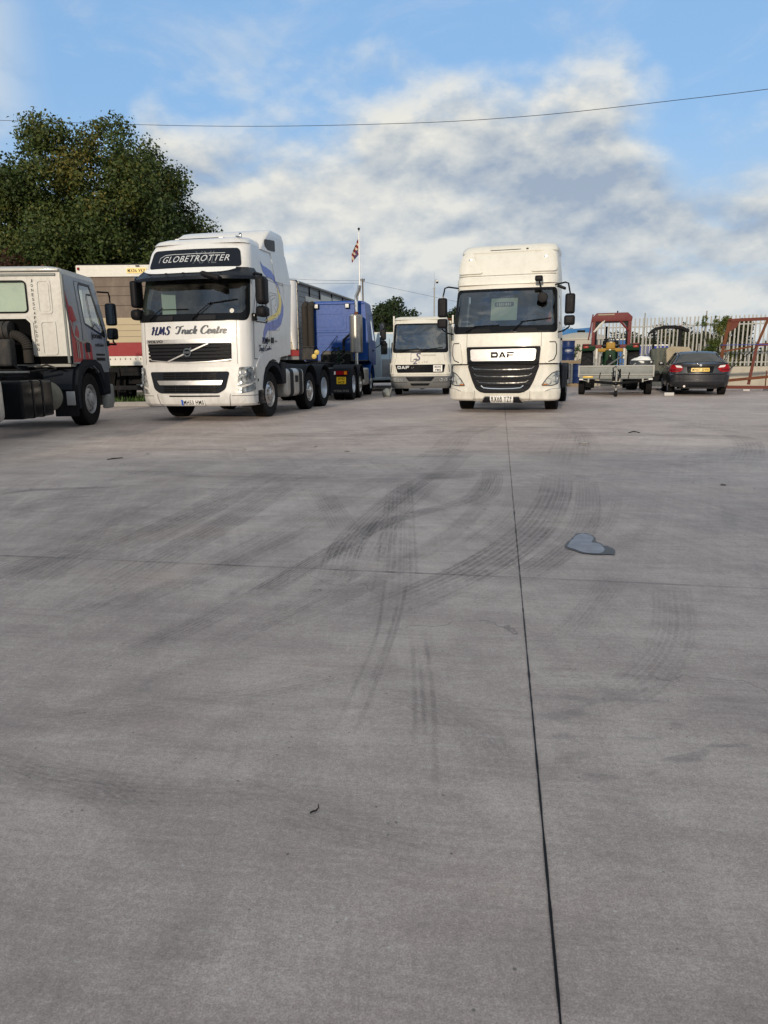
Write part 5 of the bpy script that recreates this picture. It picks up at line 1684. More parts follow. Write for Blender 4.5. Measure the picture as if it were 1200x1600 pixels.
# ================================================================= white tractor unit with the dark sun visor
def visor_truck():
    o = empty('tractor_unit', (-3.93, 14.89, 0), R(-12.0), 'white tractor unit with black sun visor, script lettering and blue and yellow swooshes', 'truck')
    hw = 1.245
    yb = 2.50
    wp, bp, gb, vb = MT['white_paint'], MT['black_plastic'], MT['gloss_black'], MT['visor_black']
    S = Skin(hw, .24, w=[(1.10, 1.235), (2.05, 1.23), (2.9, 1.185), (3.4, 1.12), (3.62, 1.06)],
             f=[(1.10, .0), (1.6, .015), (2.03, .05), (2.90, .30), (3.12, .37), (3.46, .50), (3.62, .64)], crown=.10, blend=1.3)
    sR = S.side(yb)
    A = S.side
    scr = rpoly([(-1.17, 2.08), (1.17, 2.08), (1.24, 2.20), (1.22, 2.93), (-1.22, 2.93), (-1.24, 2.20)], .10, 4)
    winR = rpoly([(A(.40), 2.02), (A(1.20), 2.02), (A(1.20), 2.80), (A(.62), 2.80)], .06)
    winL = [(-u, v) for u, v in winR]
    # the wheel cut-out of the cab side is part of the outline
    def side_out(s):
        ys = [(2.50, 3.58)]
        return ys
    bot = [(A(yb), 1.34), (A(2.12), 1.34), (A(1.98), 1.30), (A(1.84), 1.16), (A(1.55), 1.28), (A(1.2), 1.24), (A(.95), 1.10)]
    outl = [(A(yb), 3.60)] + bot + [(-u, v) for u, v in reversed(bot)] + [(-A(yb), 3.60)]
    panel('cab_body', wp, o, S, [(A(.95), 1.10), (A(yb), 1.10), (A(yb), 3.61), (-A(yb), 3.61), (-A(yb), 1.10), (-A(.95), 1.10)] if False else outl, 0, 0, [scr, winR, winL])
    interior(o, hw, .45, yb, 1.35, 2.95)
    panel('windscreen_surround', gb, o, S, rpoly([(-1.22, 2.02), (1.22, 2.02), (1.30, 2.18), (1.28, 2.96), (-1.28, 2.96), (-1.30, 2.18)], .12, 4), .004, 0, [rpoly([(-1.12, 2.17), (1.12, 2.17), (1.20, 2.28), (1.19, 2.90), (-1.19, 2.90), (-1.20, 2.28)], .08, 4)])
    ws = panel('windscreen', MT['glass_clear'], o, S, scr, -.002)
    panel('curtain', MT['paper_green'], o, PLF(.95), rrect(-1.05, 2.22, -.72, 2.80, .03), 0, .02)  # pale green panel painted as the bright rear window seen through the cab
    b = MB(); patch(b, S, rrect(.86, 2.17, .95, 2.26, .044), .004); b.build('screen_sticker', MT['off_white'], ws)
    b = MB(); patch(b, S, rrect(-.95, 2.10, -.50, 2.16, .01), -.06); b.build('screen_sticker', MT['off_white'], ws)
    # doors with windows
    for s, w_ in ((1, winR), (-1, winL)):
        dp = [(s * A(.30), 1.26), (s * A(.95), 1.26), (s * A(1.30), 1.50), (s * A(1.30), 2.90), (s * A(.58), 2.90), (s * A(.34), 2.30)]
        d = panel('door', wp, o, S, rpoly(dp, .05), .004, 0, [w_])
        b = MB(); seams(b, S, [dp + dp[:1]], .014, .006); b.build('door_gap', MT['grey_plastic'], d)
        panel('window', MT['glass_side'], d, S, w_, -.003)
        b = MB(); patch(b, S, strip_poly(w_ + w_[:1], .03), .007); b.build('window_rubber', gb, d)
        panel('door_handle', gb, d, S, rrect(min(s * A(1.05), s * A(1.22)), 1.62, max(s * A(1.05), s * A(1.22)), 1.68, .02), .01, .03)
    # sleeper side locker panel and roof side window
    b = MB(); seams(b, S, [[(A(1.42), 1.40), (A(1.42), 2.9)], [(A(1.5), 2.05), (A(1.5), 2.62), (A(1.56), 2.68), (A(1.95), 2.68), (A(2.0), 2.62), (A(2.0), 2.05)], [(A(.35), 2.98), (A(2.45), 2.90)], [(A(.9), 3.0), (A(2.2), 2.97)], [(A(.7), 1.38), (A(1.2), 1.44), (A(2.45), 1.44)]], .010, .004)
    b.build('panel_gap', MT['ink_grey'], o)
    # blue and yellow swooshes on the side
    def sw(pts, mat, off): return panel('swoosh', MT[mat], o, S, [(A(y), z + .30 * max(0, min(1, (2.7 - z) / .8))) for y, z in pts], off)
    sw([(.95, 3.30), (1.20, 3.22), (1.55, 3.20), (1.80, 3.16), (2.0, 3.04), (2.15, 2.86), (2.24, 2.70), (2.10, 2.78), (1.95, 2.92), (1.70, 3.00), (1.40, 3.00), (1.15, 3.08)], 'swoosh_blue', .0052)
    sw([(2.02, 2.92), (2.22, 2.62), (2.26, 2.42), (2.12, 2.06), (1.90, 1.90), (1.55, 1.80), (1.05, 1.76), (1.55, 1.90), (1.85, 2.02), (2.05, 2.28), (2.10, 2.48)][::-1], 'swoosh_yellow', .0060)
    sw([(2.26, 2.62), (2.36, 2.28), (2.30, 1.98), (2.08, 1.72), (1.70, 1.58), (1.20, 1.56), (.88, 1.32), (.90, 1.52), (1.06, 1.70), (1.45, 1.76), (1.88, 1.84), (2.15, 2.04), (2.26, 2.34)], 'swoosh_blue', .0056)
    b = MB()
    L = [[(1.60, 2.52), (1.84, 2.60), (1.86, 2.44), (1.70, 2.40), (1.86, 2.28)], [(1.60, 2.52), (1.58, 2.24)], [(1.60, 2.18), (1.82, 2.22)], [(1.60, 2.12), (1.84, 2.16)], [(1.60, 2.12), (1.60, 1.94), (1.84, 1.98), (1.84, 2.10)], [(1.54, 2.60), (1.92, 2.66), (1.96, 1.90), (1.54, 1.88), (1.54, 2.60)]]
    seams(b, S, [[(A(y), z) for y, z in l] for l in L], .012, .0066); b.build('side_emblem', MT['ink_dim'], o)
    b = MB(); script(b, S, 'HMS', A(.80), 1.58, .42, .13, .026, .012); script(b, S, 'Truck Centre', A(.58), 1.42, .80, .13, .022, .012); b.build('lettering', MT['ink_navy'], o, ang=0)
    pz = panel('model_badge', MT['visor_black'], o, S, rrect(A(1.38), 1.60, A(1.56), 1.72, .01), .012, .005)
    b = MB(); lettering(b, S, '460', A(1.62), 1.63, .16, .04, .012, bold=.03); b.build('lettering', MT['ink_grey'], o, ang=0)
    # back wall, roof dome and air deflector
    b = MB(); patch(b, PLB(yb), [(-1.22, 1.25), (1.22, 1.25), (1.18, 2.9), (1.06, 3.6), (-1.06, 3.6), (-1.18, 2.9)]); b.box((0, 1.3, 1.2), (2.2, 2.0, .05)); b.build('back_wall', wp, o)
    b = MB()
    b.loft([ringpts(1.062, .63, yb, 3.60, .25, 6), ringpts(1.03, .72, yb, 3.68, .27, 6), ringpts(.95, .92, yb - .02, 3.745, .28, 6), ringpts(.75, 1.25, yb - .1, 3.78, .28, 6)])
    rf = b.build('roof', wp, o, ang=55)
    b = MB()
    b.loft([ringpts(1.10, 1.30, 2.96, 3.56, .10, 5), ringpts(1.09, 1.55, 2.96, 3.74, .10, 5), ringpts(1.08, 1.80, 2.96, 3.92, .10, 5), ringpts(1.05, 2.05, 2.94, 4.05, .10, 5), ringpts(.99, 2.25, 2.88, 4.10, .10, 5)])
    b.build('air_deflector', wp, rf, ang=50)
    for s in (-1, 1):
        b = MB(); b.loft([[(s * 1.20, 1.95, 2.95), (s * 1.20, 2.98, 2.95), (s * 1.12, 2.98, 2.95), (s * 1.12, 1.95, 2.95)], [(s * 1.10, 1.95, 3.60), (s * 1.10, 2.92, 3.60), (s * 1.02, 2.92, 3.6), (s * 1.02, 1.95, 3.60)]])
        b.build('side_deflector', wp, o, ang=20)
        b = MB(); b.loft([[(s * 1.235, 2.45, 1.36), (s * 1.235, 2.66, 1.36), (s * 1.20, 2.66, 1.36), (s * 1.20, 2.45, 1.36)], [(s * 1.195, 2.45, 2.96), (s * 1.19, 3.0, 2.96), (s * 1.15, 3.0, 2.96), (s * 1.16, 2.45, 2.96)]])
        b.build('side_fairing', wp, o, ang=20)
    panel('roof_side_window', MT['gloss_black'], o, PLR(1.095), rpoly([(1.62, 3.80), (2.25, 3.86), (2.25, 3.62), (1.80, 3.60), (1.64, 3.66)], .05), .0, .01)
    b = MB(); b.box((.86, .80, 3.74), (.12, .07, .05), .01); b.cyl((.9, .8, 3.74), (.9, .78, 3.80), .03, 10); b.build('roof_horn', MT['chrome'], rf)
    b = MB(); b.box((-.15, 1.35, 3.775), (1.1, .6, .04), .015); hh = b.build('roof_hatch', wp, rf); b = MB(); b.box((-.15, 1.045, 3.772), (.9, .012, .02), .003); b.build('hatch_seal', gb, hh)
    # illuminated name board of the roof
    bd = panel('name_board', vb, o, S, rpoly([(-1.10, 3.10), (1.10, 3.10), (1.07, 3.47), (-1.05, 3.47)], .08, 4), .004, .012)
    b = MB(); lettering(b, S, 'GLOBETROTTER', -.76, 3.215, 1.60, .125, .020, bold=.0, shear=.35, space=1.1); b.build('lettering', MT['ink_pale'], bd, ang=0)
    b = MB(); seams(b, S, [[(-.86, 3.22), (-.84, 3.32), (-.72, 3.37), (-.45, 3.38)], [(-.45, 3.375), (.74, 3.375)]], .010, .019); b.build('board_rule', MT['ink_pale'], bd)
    b = MB(); lettering(b, S, 'XXL', .0, 3.17, .55, .25, .018, bold=-.01, shear=.2); b.build('board_shadow_letters', MT['ink_dim'], bd, ang=0)
    # sun visor
    b = MB()
    n = 16
    rings = []
    for k in range(n + 1):
        u = -1.36 + 2.72 * k / n
        p, q = S.pos(u, 3.08), S.pos(u, 2.86)
        nn = S.nrm(u, 3.0); nn.z = 0; nn.normalize()
        e = 1 - abs(u / 1.36) ** 6 * .45
        rings.append([p + nn * .01, p + nn * .10 * e, q + nn * .30 * e + Vector((0, 0, .03)), q + nn * .30 * e - Vector((0, 0, .03)), q + nn * .24 * e - Vector((0, 0, .03)), p + nn * .05 * e - Vector((0, 0, .04))])
    b.loft(rings)
    vz = b.build('sun_visor', vb, o, ang=40)
    b = MB()
    ring2 = []
    for k in range(n + 1):
        u = -1.10 + 2.10 * k / n
        p, q = S.pos(u, 3.08), S.pos(u, 2.86)
        nn = S.nrm(u, 3.0); nn.z = 0; nn.normalize()
        e = 1 - abs(u / 1.36) ** 6 * .45
        t = .62 - .40 * abs((k / n) * 2 - 1) ** 6
        a_ = p + nn * .10 * e; c_ = q + nn * .30 * e + Vector((0, 0, .03))
        up = Vector((0, -.004, .008))
        ring2.append([a_ + up, a_.lerp(c_, t) + up])
    b.loft(ring2, False, False, closed=False)
    b.build('visor_strip', MT['white_plate'], vz, ang=40)
    for k in range(5):
        u = -.80 + .38 * k
        p = S.pos(u, 2.86) + S.nrm(u, 3.0) * .27
        b = MB(); b.box((p.x, p.y - .01, 2.955), (.05, .04, .03), .01); b.build('visor_lamp', gb, vz)
    b = MB(); q = S.pos(.55, 2.86); b.box((q.x + .05, q.y - .36, 2.88), (.40, .12, .10), .045, 4, rot=Matrix.Rotation(R(16), 4, 'Y')); b.build('front_mirror', MT['mirror_plastic'], o, ang=60)
    b = MB(); q = S.pos(.72, 2.5); b.tube([(q.x, q.y + .1, 2.72), (q.x, q.y + .09, 2.55)], .008, 6); b.lathe([(0, -.02), (.07, -.015), (.08, 0), (0, .01)], (q.x, q.y + .08, 2.49), 'Y', 16); b.build('inner_mirror', gb, o)
    # wipers
    for u in (-.62, .32):
        panel('wiper_well', MT['grey_plastic'], o, S, rpoly([(u - .14, 2.04), (u + .26, 2.04), (u + .26, 2.13), (u - .10, 2.13)], .02), .006, .015)
    wiper(o, S, -.92, 2.06, -.60, 2.29, -.66, 2.26, -.02, 2.26)
    wiper(o, S, .08, 2.06, .48, 2.38, .40, 2.36, 1.02, 2.44)
    # bonnet panel: lettering, name strip, upper grille
    b = MB(); script(b, S, 'HMS', -.90, 1.765, .50, .16, .034, .005); b.build('lettering', MT['ink_navy'], o, ang=0)
    b = MB(); script(b, S, 'Truck Centre', -.32, 1.775, 1.16, .155, .034, .005); b.build('lettering', MT['ink_dim'], o, ang=0)
    b = MB(); seams(b, S, [[(1.0, 1.16), (1.0, 2.02)], [(-1.06, 1.16), (-1.06, 2.02)]], .010, .004); b.build('panel_gap', MT['ink_grey'], o)
    ns = panel('name_strip', MT['silver_plastic'], o, S, rrect(-1.02, 1.585, .90, 1.665, .01), .003, .012)
    b = MB(); lettering(b, S, 'VOLVO', -.99, 1.60, .38, .052, .017, bold=.04); lettering(b, S, 'FH', .70, 1.60, .14, .052, .017, bold=.02, shear=.2); b.build('lettering', MT['ink_black'], ns, ang=0)
    gp = rpoly([(-1.0, 1.58), (.89, 1.58), (.88, 1.25), (.4, 1.215), (-.05, 1.205), (-.5, 1.215), (-.92, 1.25)], .03)
    gr = panel('grille', MT['gloss_black'], o, S, gp, .003, .006)
    for i in range(5):
        z = 1.545 - i * .070
        panel('grille_slat', bp, gr, S, rrect(-.97, z - .044, .86, z, .008), .010, .018)
    panel('grille_trim', MT['silver_plastic'], gr, S, strip_poly([(-.92, 1.25), (-.5, 1.212), (-.05, 1.20), (.4, 1.212), (.88, 1.25)], .02), .01, .02)
    b = MB(); patch(b, S, strip_poly([(-.50, 1.22), (.42, 1.575)], .026), .032, .008); sash = b.build('sash', MT['silver_plastic'], gr)
    cx, cz = -.04, 1.40
    ring = [(cx + .088 * cos(2 * pi * k / 24), cz + .088 * sin(2 * pi * k / 24)) for k in range(24)]
    rin = [(cx + .062 * cos(2 * pi * k / 16), cz + .062 * sin(2 * pi * k / 16)) for k in range(16)]
    em = panel('emblem', MT['chrome'], gr, S, ring, .040, .012, [rin])
    b = MB(); patch(b, S, rin, .041); b.build('emblem_disc', gb, gr)
    b = MB(); patch(b, S, rrect(cx - .085, cz - .020, cx + .085, cz + .020, .003), .044, .006); b.build('emblem_bar', MT['ink_dim'], gr)
    b = MB(); lettering(b, S, 'VOLVO', cx - .065, cz - .011, .13, .022, .052, bold=.03); b.build('lettering', MT['chrome'], gr, ang=0)
    b = MB(); patch(b, S, [(cx + .05, cz + .06), (cx + .062, cz + .048), (cx + .095, cz + .075), (cx + .098, cz + .10), (cx + .07, cz + .098)], .041, .008); b.build('emblem_arrow', MT['chrome'], gr)
    # bumper
    B = Skin(1.25, .30, w=[(.30, 1.20), (.36, 1.245), (1.16, 1.25)], f=[(.30, .07), (.36, .0), (.50, -.04), (1.16, .0)], crown=.13, blend=1.1, y0=-.045)
    W = B.side(.52)
    panel('gap_panel', gb, o, Skin(1.2, .24, w=[(0, 1.21)], crown=.1, y0=.02), rrect(-1.3, 1.06, 1.3, 1.2, .01), 0)
    lgp = rpoly([(-.95, 1.015), (.83, 1.015), (.74, .66), (.60, .575), (-.72, .575), (-.86, .66)], .06, 4)
    hlp = {1: rpoly([(1.02, 1.095), (1.38, 1.11), (1.42, .84), (1.02, .72), (.98, .72)], .03), -1: rpoly([(-1.10, 1.095), (-1.46, 1.11), (-1.40, .80), (-1.02, .70)], .03)}
    flp = {1: rpoly([(1.0, .665), (1.40, .78), (1.42, .64), (1.0, .56)], .02), -1: rpoly([(-1.06, .655), (-1.42, .74), (-1.38, .60), (-1.0, .56)], .02)}
    panel('bumper', wp, o, B, rpoly([(-W, .315), (W, .315), (W, .44), (W, 1.10), (-W, 1.10)], .02), 0, 0, [])
    b = MB(); seams(b, B, [[(-W, .525), (-.9, .525)], [(.86, .525), (W, .525)], [(-.74, .30), (-.80, .56)], [(.80, .30), (.83, .56)]], .010, .004); patch(b, B, rrect(-.5, .505, .62, .535, .01), .005); b.build('panel_gap', MT['ink_black'], o)
    lg = panel('lower_grille', MT['arch_plastic'], o, B, lgp, .004, .010)
    for z0, z1 in ((.86, .99), (.60, .72)):
        gi = panel('grille_mesh', gb, lg, B, rrect(-.62, z0, .56, z1, .01), .016)
        for k in range(2):
            zz_ = z0 + (z1 - z0) * (k + .9) / 3
            panel('grille_slat', MT['grey_plastic'], lg, B, rrect(-.62, zz_, .56, zz_ + .012, .002), .018, .012)
        for k in range(1, 4):
            uu = -.62 + 1.18 * k / 4
            panel('grille_slat', MT['grey_plastic'], lg, B, rrect(uu - .006, z0, uu + .006, z1, .002), .018, .010)
    panel('bumper_bar', MT['silver_plastic'], lg, B, rpoly([(-.76, .835), (.70, .835), (.66, .745), (-.70, .745)], .02), .016, .03)
    for s in (-1, 1):
        hl = panel('headlight', MT['ink_grey'], o, B, hlp[s], .004, .006)
        b = MB()
        for (u, v, r_) in ((1.10, 1.01, .062), (1.24, 1.03, .062), (1.12, .85, .075), (1.28, .90, .06)):
            u += .05 if s < 0 else 0
            q = B.pos(s * u, v); n_ = B.nrm(s * u, v)
            bb = MB(); bb.lathe([(r_, .020), (r_ * .9, .012), (r_ * .5, -.01), (r_ * .2, -.02), (0, -.01)], (0, 0, 0), 'Z', 16)
            b.add(bb.bm, Matrix.Translation(q + n_ * .012) @ n_.to_track_quat('Z', 'Y').to_matrix().to_4x4())
        b.build('reflector', MT['lamp_reflector'], hl)
        panel('reflector', MT['lamp_reflector'], hl, B, [(u * .985 + s * .018, v * .96 + .037) for u, v in hlp[s]], .0105)
        panel('lens', MT['glass_lamp'], hl, B, hlp[s], .036)
        fl = panel('fog_light', gb, o, B, flp[s], .004, .006)
        panel('reflector', MT['lamp_reflector'], fl, B, [(u * .98 + s * .024, v * .92 + .052) for u, v in flp[s]], .012)
        panel('lens', MT['glass_lamp'], fl, B, flp[s], .02)
        b = MB(); b.cyl((s * 1.24, .50, .83), (s * 1.262, .50, .83), .03, 12); b.build('side_marker', gb, o)
        b = MB(); b.box((s * 1.22, .33, 1.06), (.10, .16, .09), .02); b.build('bumper_step', wp, o)
    plate(o, B, 'MH53 HMS', .03, .40, .52, .115, euro=True, off=.01)
    b = MB(); b.box((0, .5, .8), (2.0, .7, .6), .03); b.build('front_frame', MT['chassis_paint'], o)
    # wheel arch, step and side panels behind the bumper
    for s in (-1, 1):
        b = MB()
        n = 12
        cy, cz2, r0, r1 = 1.42, .52, .60, .70
        arc_o = [(cy + r1 * cos(R(a)) * 1.0, cz2 + r1 * sin(R(a)) * 1.0) for a in [20 + 150 * k / n for k in range(n + 1)]]
        arc_i = [(cy + r0 * cos(R(a)), cz2 + r0 * sin(R(a))) for a in [20 + 150 * k / n for k in range(n + 1)]]
        b.prism(arc_o + arc_i[::-1], s * .72, s * 1.262, 'YZ'); b.build('wheel_arch', MT['arch_plastic'], o)
        b = MB(); b.prism([(.46, .62), (.78, .62), (.80, .88), (.94, 1.08), (1.20, 1.22), (1.42, 1.26), (1.62, 1.24), (1.85, 1.30), (2.50, 1.36), (2.50, 1.46), (1.3, 1.46), (.9, 1.40), (.62, 1.28), (.46, 1.14)], s * 1.17, s * 1.257, 'YZ'); b.build('wing_panel', wp, o, ang=30)
        b = MB(); b.box((s * 1.12, .66, .50), (.26, .36, .26), .03); b.box((s * 1.14, .66, .36), (.26, .38, .05), .01); b.build('step', gb, o)
    # mirrors
    for s in (-1, 1):
        mx = s * 1.50 if s > 0 else -1.27
        mirror(o, mx, .30, 2.60, s, .20 if s > 0 else .15, .54, .30, True, True, .22, .22, .03)
        b = MB(); b.tube([(s * 1.20, .52, 2.92), (s * 1.34, .42, 2.95), (mx, .32, 2.90)], .03, 8); b.build('mirror_arm', gb, o)
        b = MB(); b.tube([(mx, .32, 2.30), (s * 1.38, .40, 2.16), (s * 1.24, .48, 2.10)], .028, 8); b.box((s * 1.26, .46, 2.10), (.08, .14, .16), .03); b.build('mirror_arm', gb, o)
    chassis(o, 1.0, 6.2)
    for y in (1.42, 4.15, 5.45): axle(o, y)
    for s in (-1, 1):
        wheel(o, s * 1.17, 1.42, .50, .315, s, 'steer', 'rubber_dusty', 'rim_alloy', z=.50)
        wheel(o, s * 1.22, 4.15, .47, .30, s, 'steer', 'rubber', 'rim_alloy')
        wheel(o, s * 1.22, 5.45, .50, .30, s, 'drive', 'rubber', 'rim_light')
        wheel(o, s * .88, 5.45, .50, .30, s, 'drive', 'rubber', 'rim_grey')
        for y in (4.15, 5.45):
            b = MB(); arch_mudguard(b, min(s * 1.25, s * .62), max(s * 1.25, s * .62), y, .52, .60, 8 if y < 5 else -25, 172, .025); b.build('mudguard', MT['arch_plastic'], o)
        b = MB(); b.box((s * 1.0, 2.95, .72), (.52, 1.25, .66), .14, 4); tk = b.build('fuel_tank', MT['alu_tank'], o)
        for y in (2.62, 3.28):
            b = MB(); b.box((s * 1.0, y, .72), (.535, .05, .675), .14, 4); b.build('tank_strap', bp, tk)
        b = MB(); b.box((s * 1.262, 2.98, .80), (.01, .22, .16), .003); b.build('tank_badge', bp, tk)
        b = MB(); b.box((s * 1.0, 2.12, .95), (.5, .34, .5), .04); b.build('battery_box', bp, o)
    b = MB(); b.box((0, 3.2, 1.02), (1.5, 1.2, .03), .005); b.build('catwalk', MT['galvanised'], o)
    b = MB(); b.lathe([(0, 0), (.5, 0), (.5, .06), (0, .1)], (0, 4.9, 1.10), 'Z', 24); b.build('fifth_wheel', MT['chassis_paint'], o)
visor_truck()

# ================================================================= blue tractor unit seen from behind
def blue_truck():
    o = empty('tractor_unit', (-1.42, 28.95, 0), R(172.5), 'royal blue tractor unit with upright chrome exhaust, seen from behind', 'truck')
    hw = 1.22; yb = 2.15
    S = Skin(hw, .22, w=[(1.1, 1.22), (2.0, 1.22), (3.36, 1.10)], f=[(1.1, 0), (1.9, .03), (3.0, .35), (3.36, .5)], crown=.06, blend=1.1)
    bp = MT['blue_paint']; A = S.side
    scr = rrect(-1.1, 1.95, 1.1, 2.9, .1)
    win = rpoly([(A(.40), 2.0), (A(1.15), 2.0), (A(1.15), 2.75), (A(.6), 2.75)], .06)
    winL = [(-u, v) for u, v in win]
    sR = A(yb)
    panel('cab_body', bp, o, S, [(-sR, 1.25), (-A(1.9), 1.25), (-A(1.6), 1.18), (-A(.8), 1.1), (A(.8), 1.1), (A(1.6), 1.18), (A(1.9), 1.25), (sR, 1.25), (sR, 3.30), (-sR, 3.30)], 0, 0, [scr, win, winL])
    panel('windscreen', MT['glass_clear'], o, S, scr, -.003)
    for s, w_ in ((1, win), (-1, winL)):
        dp = [(s * A(.3), 1.2), (s * A(1.25), 1.2), (s * A(1.25), 2.85), (s * A(.5), 2.85)]
        d = panel('door', bp, o, S, rpoly(dp, .05), .004, 0, [w_])
        panel('window', MT['glass_side'], d, S, w_, -.003)
        b = MB(); patch(b, S, strip_poly(w_ + w_[:1], .03), .007); b.build('window_rubber', MT['gloss_black'], d)
        panel('door_handle', MT['gloss_black'], d, S, rrect(min(s * A(1.0), s * A(1.2)), 1.6, max(s * A(1.0), s * A(1.2)), 1.66, .02), .01, .03)
    interior(o, hw, .4, yb, 1.3, 2.9)
    b = MB(); b.loft([ringpts(1.105, .5, yb, 3.295, .2, 4), ringpts(1.07, .58, yb - .02, 3.36, .2, 4), ringpts(.95, .75, yb - .08, 3.39, .2, 4)]); b.build('roof', bp, o, ang=50)
    # pressed back wall
    K = PLB(yb)
    bw = panel('back_wall', bp, o, K, [(-1.20, 1.28), (-.55, 1.28), (-.50, 1.62), (.62, 1.62), (.68, 1.28), (1.20, 1.28), (1.20, 2.2), (1.10, 3.34), (-1.10, 3.34), (-1.2, 2.2)], 0, .02)
    for r_ in ((-.72, 2.35, .42, 2.98), (.52, 2.35, 1.02, 2.98), (-.72, 1.74, 1.0, 2.22)):
        q = rrect(*r_, .10)
        b = MB(); patch(b, K, q, .02, .018, [rrect(r_[0] + .05, r_[1] + .05, r_[2] - .05, r_[3] - .05, .07)]); b.build('pressed_rib', bp, bw, ang=25)
        b = MB(); patch(b, K, rrect(r_[0] + .12, r_[1] + .12, r_[2] - .12, r_[3] - .12, .06), .02, .012); b.build('pressed_panel', bp, bw, ang=25)
    b = MB(); b.box((0, yb + .04, 3.28), (2.16, .05, .03), .01); b.box((0, yb + .035, 2.28), (1.9, .03, .02), .006); b.build('back_rib', bp, bw)
    for x in (.66, -.48):
        b = MB(); b.box((x, yb + .09, 3.20), (.17, .12, .17), .02); wl = b.build('work_lamp', MT['black_plastic'], o)
        b = MB(); b.box((x, yb + .153, 3.20), (.13, .01, .13), .004); b.build('lens', MT['lens_white'], wl)
    # twin ribbed intake hoses in front of the wall, left as seen
    for x in (1.06, .84):
        b = MB()
        pts = []
        n = 46
        for k in range(n + 1):
            t = k / n
            z = 1.75 + 1.45 * t
            pts.append((x, yb + .27, z))
        rad = [.115 + (.012 if k % 2 else -.006) for k in range(n + 1)]
        pts += [(x - .02, yb + .22, 3.26), (x - .05, yb + .12, 3.30)]
        rad += [.11, .09]
        b.tube(pts, rad, 14); b.build('intake_hose', MT['hose_brown'], o, ang=60)
    b = MB(); b.box((.95, yb + .27, 1.52), (.44, .34, .42), .04); b.box((.95, yb + .27, 1.76), (.5, .38, .03), .01); b.build('air_filter', MT['hose_grey'], o)
    # exhaust silencer and stack, right as seen
    ex = (-.84, yb + .42)
    b = MB()
    b.lathe([(0, 1.53), (.20, 1.53), (.235, 1.56), (.235, 2.82), (.20, 2.86), (0, 2.86)], (0, 0, 0), 'Z', 40)
    sl = b.build('exhaust_silencer', MT['perforated_steel'], o, ang=30); sl.location = (ex[0], ex[1], 0); sl.rotation_euler = (0, 0, R(200))
    b = MB(); b.tube([(ex[0] - .02, ex[1], 2.82), (ex[0] - .02, ex[1], 3.30), (ex[0] - .03, ex[1], 3.50), (ex[0] - .13, ex[1] + .04, 3.68), (ex[0] - .16, ex[1] + .05, 3.86)], [.062, .062, .065, .068, .070], 14, cap=False); b.build('exhaust_pipe', MT['chrome'], o, ang=60)
    b = MB(); b.cyl((ex[0] - .02, ex[1], 2.82), (ex[0] - .02, ex[1], 2.96), .072, 14); b.build('pipe_clamp', MT['rust'], o)
    b = MB(); b.cyl((ex[0], ex[1], 1.0), (ex[0], ex[1], 1.53), .07, 12); b.build('exhaust_pipe', MT['chrome'], o)
    b = MB(); b.tube([(ex[0] + .2, ex[1], 2.2), (ex[0] + .5, yb + .2, 2.0), (ex[0] + .52, yb + .18, 1.35)], .05, 8); b.build('exhaust_bracket', MT['chassis_paint'], o)
    # air lines and yellow coupling
    b = MB(); b.tube([(-.08, yb + .1, 2.15), (.15, yb + .5, 1.75), (.40, yb + .8, 1.45)], .012, 6); b.build('susie_stay', MT['gloss_black'], o)
    b = MB(); b.lathe([(0, -.02), (.085, -.015), (.09, .02), (.05, .05), (0, .055)], (.50, yb + .95, 1.56), 'Y', 16); b.build('air_coupling', MT['cable_yellow'], o)
    b = MB(); b.lathe([(0, -.02), (.085, -.015), (.09, .02), (.05, .05), (0, .055)], (.60, yb + .95, 1.42), 'Y', 16); b.build('air_coupling', MT['cable_yellow'], o)
    for k, (mt, x) in enumerate((('tractor_green', -.22), ('hose_grey', -.12), ('gloss_black', .02), ('hose_grey', -.34))):
        b = MB(); pts = [(x + .07 * sin(j * 1.3 + k), yb + .35 + .06 * cos(j * 1.3 + k) + .02 * j, 1.75 - .045 * j) for j in range(16)]; b.tube(pts, .022, 6); b.build('air_line', MT[mt], o)
    b = MB(); b.box((0, yb - .1, 1.25), (1.1, .5, .5), .05); b.build('engine_cover', MT['chassis_paint'], o)
    chassis(o, .8, 6.05)
    for y in (1.38, 4.05, 5.35): axle(o, y)
    for s in (-1, 1):
        wheel(o, s * 1.18, 1.38, .50, .30, s, 'steer', 'rubber', 'rim_light')
        wheel(o, s * 1.21, 4.05, .46, .30, s, 'steer', 'rubber', 'rim_alloy')
        wheel(o, s * 1.21, 5.35, .50, .30, s, 'drive', 'rubber', 'rim_light')
        wheel(o, s * .87, 5.35, .50, .30, s, 'drive', 'rubber', 'rim_grey')
        for y in (4.05, 5.35):
            b = MB(); arch_mudguard(b, min(s * 1.25, s * .58), max(s * 1.25, s * .58), y, .50, .60, -5 if y > 5 else 12, 170, .025); b.build('mudguard', MT['arch_plastic'], o)
        b = MB(); b.box((s * .91, 5.98, .62), (.68, .03, .78), .012); fp = b.build('mud_flap', MT['arch_plastic'], o)
        F = PLB(5.998)
        c = -s * .91
        lp = panel('rear_lamp', MT['lens_dark_red'], o, F, rrect(c - .22, .80, c + .22, .93, .015), .0, .05)
        for a_, b_, m_ in ((-.22, -.17, 'lens_white'), (.10, .19, 'lens_amber'), (-.14, .08, 'lens_red')):
            panel('lens', MT[m_], lp, F, rrect(c + a_, .815, c + b_, .915, .008), .052, .004)
        if s < 0:
            plate(o, F, '', c, .63, .30, .22, 'yellow_plate', two=('OY52', 'HCF'))
        b = MB(); lettering(b, F, 'VOLVO', c - .26, .27, .50, .07, .003, bold=.03, space=1.2); b.build('lettering', MT['ink_grey'], fp, ang=0)
        b = MB(); b.box((s * .98, 2.75, .70), (.5, 1.1, .6), .08, 3); b.build('fuel_tank', MT['alu_tank'], o)
